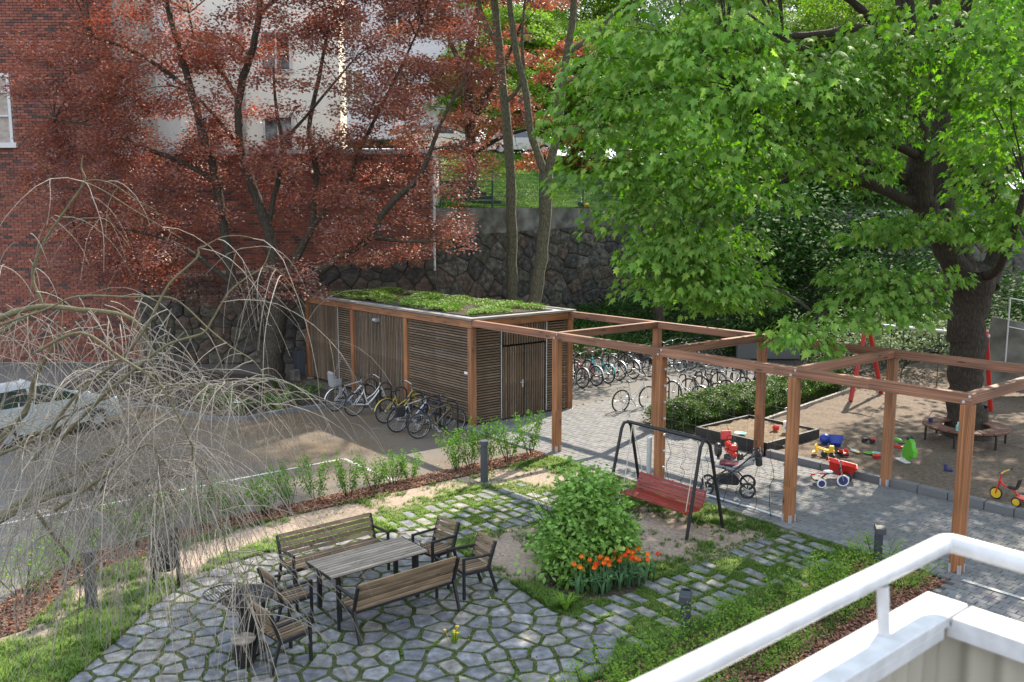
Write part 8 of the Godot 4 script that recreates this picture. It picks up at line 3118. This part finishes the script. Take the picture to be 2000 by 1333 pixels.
	[-7.25,16.03,-2.36,0.75,0.57,1.12],
	[-15.08,3.83,4.94,0.98,0.55,0.64],
	[-7.1,16.82,1.62,0.72,0.61,0.63],
	[-14.82,10.4,7.84,0.94,0.59,0.89],
	[-15.79,11.37,6.86,0.81,0.46,0.87],
	[-13.91,8.22,5.57,0.79,0.37,0.87],
	[-11.44,3.39,0.27,0.72,0.45,0.99],
	[-8.76,8.47,0.71,0.97,0.38,0.89],
	[-12.95,5.37,7.32,0.61,0.36,1.06],
	[-7.84,11.24,-0.7,0.9,0.59,0.6],
	[-13.53,6.62,7.77,0.93,0.47,0.78],
	[-6.93,15.38,-1.82,0.81,0.45,0.97],
	[-8.73,15.33,2.75,0.67,0.39,0.74],
	[-14.14,9.16,4.78,0.81,0.43,1.08],
	[-14.2,16.25,5.22,0.73,0.57,0.97],
	[-8.68,11.29,-3.21,0.91,0.42,0.72],
	[-11.96,3.16,2.76,0.74,0.62,1.14],
	[-9.83,16.98,3.32,0.91,0.45,1.03],
	[-10.91,14.97,3.16,0.9,0.49,1.05],
	[-9.28,17.78,3.58,0.66,0.41,1.08],
	[-6.47,5.16,0.41,0.78,0.46,0.67],
	[-14.85,4.02,4.27,0.67,0.45,0.63],
	[-13.8,17.37,3.27,0.81,0.51,0.91],
	[-5.65,10.84,-0.79,0.63,0.42,0.64],
	[-10.39,7.15,4.86,0.8,0.4,0.78],
	[-8.03,14.56,1.22,0.99,0.49,0.93],
	[-7.56,12.48,-3.67,0.98,0.64,0.61],
	[-9.11,13.76,-2.95,0.67,0.4,1.01],
	[-13.38,6.57,5.45,0.86,0.49,0.7],
	[-8.99,13.81,-0.1,0.85,0.45,0.8],
	[-6.38,10.34,-3.62,0.82,0.49,0.78],
	[-11.22,16.59,4.41,0.69,0.53,0.69],
	[-15.19,8.54,6.86,0.82,0.5,1.11],
	[-12.3,14.25,0.28,0.8,0.43,0.92],
	[-10.57,12.68,-1.11,0.8,0.49,0.95],
	[-9.18,17.71,2.66,0.69,0.6,1.04],
	[-13.04,4.76,5.08,0.77,0.52,1.12],
	[-11.26,12.14,1.26,0.94,0.5,0.79],
	[-11.83,15.8,5.67,0.92,0.64,1.1],
	[-6.97,6.56,-0.03,0.92,0.4,1.05],
	[-10.2,15.18,4.58,0.61,0.5,0.79],
	[-5.56,9.56,-1.25,0.97,0.54,0.64],
	[-6.22,17.01,0.38,0.95,0.44,0.7],
	[-7.66,7.25,-0.6,0.65,0.57,0.63],
	[-5.08,7.04,-2.35,0.83,0.63,0.95],
	[-10.9,13.71,1.31,0.61,0.4,1.04],
	[-11.97,8.94,5.55,0.88,0.5,0.77],
	[-11.75,16.46,4.5,0.87,0.63,0.78],
	[-12.14,3.92,4.8,0.99,0.58,0.78],
	[-14.67,11.63,3.79,0.95,0.51,0.86],
	[-8.72,16.15,-2.41,0.83,0.42,0.78],
	[-11.07,11.08,3.69,0.77,0.47,0.73],
	[-10.71,8.5,2.65,0.86,0.63,1.1],
	[-10.63,10.6,5.49,0.81,0.41,1.02],
	[-8.53,15,1.27,0.89,0.45,1.02],
	[-8.96,8.2,-0.44,0.64,0.49,1.13],
	[-9.65,13.06,-1.87,0.77,0.52,1.01],
	[-10.73,9.07,3.12,0.62,0.56,0.67],
	[-14.79,13.46,6.99,0.64,0.64,1.07],
	[-10.42,15.6,4.47,0.8,0.47,0.82],
	[-7.32,8.16,-2.31,0.75,0.48,0.85],
	[-13.13,9.68,3.75,0.91,0.49,0.86],
	[-6.55,12.49,-3.68,0.96,0.64,1.03],
	[-12.28,8.86,2.59,0.89,0.63,0.96],
	[-7.7,12.54,-0.3,0.69,0.58,0.9],
	[-9.33,16.33,-0.26,1,0.41,1.1],
	[-13.94,10.13,7.58,0.76,0.53,0.99],
	[-8.42,7.54,-2.37,0.88,0.52,0.9],
	[-6.3,14.22,-1.6,0.98,0.43,0.91],
	[-8.21,13.31,-3.28,0.84,0.49,0.89],
	[-10.9,8.29,4.78,0.75,0.43,0.8],
	[-10.17,19.5,0.59,0.86,0.39,0.77],
	[-14.35,17.43,4.06,0.63,0.59,1.01],
	[-11.8,11.65,4.89,0.61,0.6,1.07],
	[-12.54,8.16,5.72,0.73,0.61,0.72],
	[-10.64,14.76,1.69,0.92,0.52,0.94],
	[-14.75,9.82,4.84,0.99,0.45,0.84],
	[-10.22,6.07,2.98,0.67,0.46,0.99],
	[-11.85,5.15,6.01,0.69,0.46,0.73],
	[-6.28,10.87,-2.69,0.64,0.36,0.79],
	[-8.94,17.25,-1.64,0.87,0.56,0.78],
	[-10.13,14.98,1.99,0.74,0.46,0.74],
	[-14.47,16.21,3.38,0.72,0.53,0.75],
	[-14.71,5.76,6.89,0.8,0.44,1.09],
	[-6.87,9.5,-1.34,0.88,0.5,0.83],
	[-11.21,11.54,3.05,0.81,0.59,1.09],
	[-7.85,9.75,-2.78,0.68,0.61,1.06],
	[-7.24,8.32,-0.2,0.78,0.47,0.9],
	[-7.04,5.95,-4.76,0.7,0.64,0.9],
	[-8.25,14.22,2.03,0.81,0.65,0.64],
	[-13.32,13.33,6.18,0.64,0.52,1.12],
	[-10.59,7.19,2.71,0.67,0.49,1.1],
	[-8.47,16.31,-0.93,0.82,0.45,0.92],
	[-14.53,9.14,4.98,0.63,0.58,0.78],
	[-6.38,10.87,-5.21,0.85,0.43,1.05],
	[-15.64,17.06,5.52,0.67,0.49,1.13],
	[-10.42,15.07,4.24,0.67,0.54,0.94],
	[-7.97,13.16,1.39,0.7,0.56,0.7],
	[-12,4.53,5,0.63,0.41,0.73],
	[-11.7,5.78,4.84,0.99,0.55,0.95],
	[-11.57,7.98,3.21,0.62,0.5,0.81],
	[-11.85,19.84,-0.06,0.99,0.46,0.78],
	[-12.38,9.89,6.61,0.67,0.5,0.87],
	[-8.38,10.74,-2.5,0.68,0.57,0.64],
	[-12.04,11.89,5.96,0.85,0.57,1.02],
	[-13.37,19.15,2.05,0.94,0.53,1.1],
	[-14.04,17.25,3.54,0.68,0.54,0.69],
	[-14.26,11.13,5.77,0.66,0.52,0.88],
	[-13.54,12.51,2.2,0.85,0.41,0.78],
	[-9.01,13.36,0.47,0.98,0.39,0.81],
	[-7.07,13.48,-0.7,0.96,0.36,0.76],
	[-11.22,7.35,4.85,0.88,0.63,0.7],
	[-13.35,5.63,2.51,0.99,0.57,1.08],
	[-9.82,9.63,4.09,0.83,0.62,1.15],
	[-5,8.83,-1.77,0.66,0.47,0.91],
	[-16.02,6.95,6.22,0.85,0.43,0.78],
	[-9.17,16.72,-0.07,0.94,0.65,0.74]
]
const RED2_LIMBS = [
	[[-15.26,6.14,-11.37,0.3],[-15.24,8.78,-11.4,0.27],[-15.32,10.68,-11.3,0.24],[-15.47,13.51,-11.43,0.2],[-15.32,15.87,-11.94,0.16],[-15.39,19.34,-12.16,0.1]],
	[[-15.28,10.21,-11.35,0.2],[-14.54,11.33,-11.62,0.15],[-13.47,12.85,-11.98,0.1],[-12.65,14.56,-12.36,0.06]],
	[[-15.31,12.32,-11.31,0.16],[-15.84,13.94,-10.67,0.13],[-16.13,15.77,-10.31,0.1]],
	[[-15.24,8.78,-11.4,0.13],[-14.17,9.46,-12.08,0.1],[-12.65,9.87,-12.99,0.06],[-11.68,9.38,-13.71,0.03]]
]
const RED2_PADS = [
	[-15.32,11.54,-14.09,0.97,0.39,0.8],
	[-18.68,15.07,-9.98,0.92,0.39,0.8],
	[-15.75,14.42,-8.93,0.87,0.34,0.8],
	[-16.69,9.2,-11.24,0.68,0.37,0.8],
	[-15.21,12.57,-8.8,0.6,0.38,0.8],
	[-17.77,18.25,-11.35,1.04,0.29,0.8],
	[-11.13,13.56,-14.3,1.07,0.35,0.8],
	[-14.49,15.61,-9.94,0.67,0.26,0.8],
	[-13.94,12.66,-9.54,0.94,0.3,0.8],
	[-15.53,10.33,-10.75,0.76,0.32,0.8],
	[-11.44,15.4,-12.63,0.62,0.28,0.8],
	[-12.65,8.9,-13.38,0.78,0.33,0.8],
	[-11.72,10.39,-12.48,1.07,0.26,0.8],
	[-16.84,13.2,-12.06,0.77,0.39,0.8],
	[-13.7,16.34,-11.91,0.69,0.26,0.8],
	[-18.21,12.25,-10.9,0.68,0.26,0.8],
	[-15.36,17.53,-11.72,1.01,0.32,0.8],
	[-13.37,9.94,-11.08,0.97,0.39,0.8],
	[-16.04,18.9,-12.55,0.75,0.32,0.8],
	[-14.55,11.44,-11.95,0.75,0.31,0.8],
	[-18.16,16.23,-10.91,1.08,0.34,0.8],
	[-13.19,15.8,-11.03,0.74,0.37,0.8],
	[-13.42,16.22,-15.29,0.95,0.35,0.8],
	[-12.45,15.7,-13.2,0.84,0.37,0.8],
	[-14,16.91,-13.76,0.89,0.25,0.8],
	[-14.85,17.46,-12.85,0.83,0.37,0.8],
	[-13.28,11.26,-12.65,1.02,0.38,0.8],
	[-13.58,8.37,-13.4,0.86,0.27,0.8],
	[-15.41,12.05,-12.5,0.97,0.28,0.8],
	[-12.77,13.22,-13.73,0.91,0.37,0.8],
	[-16.91,15.12,-10.19,0.71,0.35,0.8],
	[-13.21,17.04,-10.77,0.67,0.3,0.8],
	[-14.63,17.4,-8.9,0.83,0.31,0.8],
	[-14.75,16.84,-11.25,0.66,0.37,0.8],
	[-14.57,16.29,-12.6,1.08,0.37,0.8],
	[-15.48,10.48,-11.9,0.78,0.27,0.8],
	[-15.52,13.83,-13.94,1.08,0.34,0.8],
	[-13.69,9.23,-9.83,0.65,0.33,0.8],
	[-15.19,19.06,-13.89,0.79,0.31,0.8],
	[-17.65,17.29,-11.43,0.79,0.39,0.8],
	[-16.62,16.95,-12.76,0.85,0.29,0.8],
	[-15.07,18.95,-12.26,0.82,0.29,0.8],
	[-15.8,17.47,-13.45,0.99,0.29,0.8],
	[-17.46,19.01,-11.77,0.75,0.34,0.8],
	[-15.03,12.56,-12.18,0.97,0.27,0.8],
	[-12.62,16.49,-13.36,0.75,0.33,0.8],
	[-15.55,16.19,-12.49,0.9,0.26,0.8],
	[-17.32,15.17,-11.46,1.04,0.33,0.8],
	[-16.96,10.81,-8.66,0.89,0.36,0.8],
	[-13.46,14.39,-12.66,0.8,0.38,0.8],
	[-17.32,17.07,-10.89,0.63,0.38,0.8],
	[-14.66,13.67,-11.94,0.77,0.27,0.8],
	[-12.67,10.23,-11.52,0.72,0.37,0.8],
	[-16.04,9.93,-8.4,0.92,0.39,0.8],
	[-14.5,8.98,-9.82,0.91,0.31,0.8],
	[-14.81,12.46,-8.75,0.65,0.31,0.8],
	[-15.38,11.49,-13.58,0.67,0.31,0.8],
	[-15.53,13.03,-10.82,1.07,0.31,0.8],
	[-15.75,11.64,-8.31,0.92,0.33,0.8],
	[-11.58,13.42,-14.14,0.88,0.29,0.8],
	[-16.8,16.06,-10.91,0.69,0.36,0.8],
	[-15.68,12.93,-8.97,1.04,0.32,0.8],
	[-13.92,10.39,-9.73,0.96,0.26,0.8],
	[-17.12,8.72,-10.14,0.71,0.27,0.8],
	[-14.95,12.77,-10.6,0.79,0.27,0.8],
	[-12.53,12.41,-14.11,1.03,0.33,0.8],
	[-14.83,13.55,-13.34,0.8,0.26,0.8],
	[-17.03,9.45,-8.93,0.98,0.25,0.8],
	[-15.12,9.49,-12.18,0.81,0.32,0.8],
	[-15.99,15.67,-9.57,1.04,0.27,0.8]
]
const GREY_A = [
	[[-9.38,1.8,-9.09,0.25],[-9.38,2.92,-9.09,0.23],[-9.38,5.25,-9.09,0.22],[-9.44,8.36,-9.01,0.2],[-9.59,10.6,-8.84,0.19],[-9.69,12.4,-8.71,0.17],[-9.82,14.38,-8.55,0.15],[-10.02,17.09,-8.31,0.1],[-10.26,20.12,-8.01,0.05]],
	[[-9.53,10.5,-8.9,0.1],[-9.19,10.89,-9.16,0.09],[-8.94,11.57,-9.32,0.08],[-8.89,13.14,-9.22,0.06],[-8.68,15.06,-9.31,0.04]],
	[[-9.7,12.6,-8.69,0.11],[-10.21,13.63,-8.39,0.11],[-10.58,14.67,-8.26,0.1],[-10.95,16.89,-8.12,0.06]]
]
const GREY_B = [
	[[-8.28,1.89,-9.17,0.33],[-8.12,2.77,-9.36,0.27],[-7.97,4.64,-9.55,0.25],[-7.87,6.28,-9.67,0.24],[-7.87,7.6,-9.67,0.25]],
	[[-7.9,7.4,-9.64,0.17],[-8.14,8.51,-9.35,0.16],[-8.29,9.31,-9.15,0.15],[-8.4,10.69,-9.03,0.14],[-8.66,12.36,-8.71,0.13],[-8.81,14.19,-8.52,0.12],[-8.95,16.47,-8.36,0.08]],
	[[-7.85,7.4,-9.7,0.18],[-7.6,8.7,-9.85,0.17],[-7.4,10.08,-9.93,0.16],[-7.28,11.84,-10.08,0.15],[-7.12,13.19,-10.27,0.14],[-7.07,14.15,-10.34,0.13],[-6.92,16.79,-10.52,0.08]],
	[[-7.45,9.19,-9.87,0.08],[-6.92,9.35,-10.21,0.06],[-6.39,9.44,-10.53,0.03]],
	[[-7.37,11.06,-9.97,0.1],[-6.94,11.24,-10.34,0.09],[-6.48,11.4,-10.58,0.07],[-5.96,11.75,-10.9,0.04]],
	[[-7.23,12.22,-10.13,0.11],[-6.76,12.59,-10.56,0.1],[-6.25,13.15,-11.02,0.09],[-5.62,14.05,-11.48,0.07],[-5.06,15.13,-11.85,0.04]]
]
const FAR_TREE = [
	[[-5.77,1.35,-14.3,0.24],[-5.87,2.88,-14.17,0.21],[-6.12,4.81,-13.87,0.19],[-6.31,6.3,-13.63,0.16],[-6.25,8.4,-13.71,0.12],[-6.04,10.87,-13.96,0.08]],
	[[-6.12,4.81,-13.87,0.1],[-5.5,5.88,-14.15,0.08],[-4.72,6.92,-14.79,0.05]]
]
const WEEP_LIMBS = [
	[[9.322,-0.315,14.485,0.084],[9.482,0.729,14.29,0.078],[9.755,1.738,13.956,0.072],[10.097,2.569,13.538,0.066]],
	[[10.03,2.424,13.619,0.054],[10.318,2.904,13.267,0.045],[10.565,3.212,12.965,0.039],[10.835,3.47,12.634,0.035],[11.014,3.633,12.416,0.031],[11.147,3.749,12.253,0.027],[11.28,3.887,12.09,0.018],[11.397,3.956,11.948,0.012]],
	[[10.398,2.603,13.644,0.048],[10.732,3.109,13.235,0.036],[11.021,3.359,12.881,0.03],[11.275,3.494,12.57,0.027],[11.439,3.462,12.37,0.024],[11.594,3.539,12.181,0.021],[11.775,3.606,11.959,0.017],[11.939,3.584,11.758,0.011]],
	[[9.674,2.442,13.58,0.048],[9.926,3.184,13.272,0.036],[10.131,3.669,13.022,0.03],[10.261,3.908,12.863,0.027],[10.341,4.051,12.764,0.024],[10.399,4.334,12.694,0.021],[10.498,4.568,12.574,0.015],[10.595,4.8,12.454,0.011]],
	[[10.163,2.659,13.615,0.048],[10.194,3.684,13.577,0.042],[10.353,4.496,13.383,0.033],[10.593,4.85,13.088,0.027],[10.877,5.025,12.741,0.024],[11.124,5.003,12.44,0.022],[11.315,4.972,12.206,0.019],[11.422,4.894,12.075,0.017],[11.483,4.674,12,0.013],[11.501,4.407,11.978,0.01],[11.507,4.183,11.971,0.006]],
	[[9.917,4.073,13.442,0.03],[10.177,4.583,13.124,0.021],[10.39,4.813,12.864,0.018],[10.576,4.995,12.636,0.016],[10.544,5.221,12.675,0.014],[10.56,5.378,12.655,0.014],[10.642,5.623,12.555,0.012],[10.751,5.844,12.422,0.011],[10.868,6.093,12.278,0.009],[10.857,6.215,12.292,0.006],[10.87,6.323,12.276,0.003]],
	[[11.299,6.077,12.383,0.006],[11.358,6.094,12.311,0.005],[11.45,6.056,12.199,0.004],[11.552,5.944,12.074,0.003],[11.663,5.849,11.938,0.002]],
	[[11.299,6.077,12.383,0.006],[11.395,6.007,12.266,0.005],[11.536,5.861,12.094,0.004],[11.665,5.736,11.936,0.003],[11.794,5.61,11.777,0.002]],
	[[11.377,3.824,12.919,0.018],[11.554,4.248,12.703,0.015],[11.721,4.499,12.499,0.013],[11.884,4.706,12.299,0.012],[12.009,4.953,12.146,0.011],[12.123,5.258,12.008,0.01],[12.264,5.459,11.834,0.009],[12.28,5.539,11.816,0.007],[12.311,5.559,11.778,0.006],[12.402,5.631,11.666,0.004],[12.504,5.639,11.542,0.003],[12.604,5.599,11.419,0.002]],
	[[11.738,4.045,12.794,0.018],[11.982,4.414,12.496,0.015],[12.246,4.745,12.173,0.011],[12.362,4.837,12.031,0.009],[12.476,4.889,11.891,0.009],[12.53,4.996,11.826,0.008],[12.584,5.135,11.76,0.007],[12.631,5.233,11.702,0.007],[12.713,5.331,11.601,0.006],[12.79,5.409,11.508,0.006],[12.83,5.557,11.458,0.002]],
	[[12.79,5.409,11.508,0.004],[12.851,5.39,11.433,0.004],[12.911,5.292,11.36,0.003],[12.958,5.174,11.302,0.002],[13.001,5.079,11.25,0.001]],
	[[10.883,4.803,13.208,0.012],[11.048,4.921,13.006,0.01],[11.265,5.034,12.741,0.009],[11.401,5.13,12.575,0.008],[11.52,5.151,12.429,0.008],[11.717,5.139,12.187,0.007],[11.902,5.139,11.962,0.007],[11.992,5.067,11.852,0.006],[12.105,4.887,11.713,0.006],[12.233,4.718,11.557,0.005],[12.336,4.612,11.431,0.004],[12.412,4.441,11.338,0.002],[12.519,4.204,11.207,0.001]],
	[[11.868,4.767,12.952,0.014],[12.094,4.923,12.675,0.012],[12.28,4.728,12.447,0.011],[12.445,4.552,12.246,0.009],[12.523,4.335,12.15,0.008],[12.578,4.136,12.083,0.008],[12.602,4.036,12.053,0.007],[12.601,3.936,12.054,0.007],[12.667,3.794,11.974,0.006],[12.699,3.632,11.935,0.006],[12.725,3.406,11.903,0.005],[12.759,3.116,11.861,0.004],[12.815,2.844,11.793,0.004],[12.885,2.612,11.707,0.002]],
	[[11.817,3.598,12.54,0.011],[11.934,3.936,12.397,0.009],[12.062,4.27,12.239,0.007],[12.158,4.435,12.122,0.006],[12.262,4.468,11.996,0.005],[12.441,4.476,11.776,0.004],[12.596,4.509,11.587,0.002],[12.672,4.496,11.494,0.002]],
	[[12.02,3.563,12.923,0.015],[12.278,3.844,12.608,0.012],[12.482,4.082,12.358,0.009],[12.539,3.963,12.289,0.007],[12.527,3.764,12.303,0.006],[12.511,3.523,12.323,0.004],[12.476,3.239,12.365,0.002]],
	[[10.998,3.796,13.225,0.018],[11.218,3.926,12.957,0.014],[11.438,4.098,12.687,0.011],[11.498,4.268,12.613,0.009],[11.557,4.523,12.542,0.007],[11.577,4.556,12.518,0.006],[11.594,4.531,12.497,0.005]],
	[[11.305,3.952,13.008,0.012],[11.632,4.248,12.608,0.01],[11.951,4.415,12.218,0.007],[12.238,4.436,11.867,0.006],[12.392,4.374,11.679,0.004],[12.598,4.29,11.427,0.002],[12.691,4.269,11.313,0.001]],
	[[11.47,3.427,12.964,0.018],[11.611,3.082,12.791,0.013],[11.658,2.952,12.734,0.009],[11.677,2.777,12.711,0.005],[11.632,2.334,12.766,0.002]]
]
const WEEP_HANG = [
	[11.48,3.82,12.79,1.6,30],
	[11.85,3.75,12.65,1.8,35],
	[11.79,3.74,12.41,1.6,35],
	[12.16,3.63,12.28,1.5,40],
	[12.18,3.64,12.09,1.5,40],
	[12.21,3.57,11.9,1.3,30],
	[11.59,3.55,12.98,1.6,25],
	[10.94,3.96,12.98,1.6,25],
	[12.63,3.45,11.86,1,22],
	[12.3,3.29,12.27,1.2,35],
	[11.94,3.2,12.86,1,25],
	[11.36,4.82,12.31,1,25],
	[10.98,4.94,12.61,1.1,25],
	[10.65,4.84,12.87,1.1,30],
	[11.6,4.87,12.17,1,25],
	[12.17,4.83,11.95,1,18],
	[10.48,5.44,12.76,0.6,10],
	[12.84,2.84,11.76,0.75,40]
]
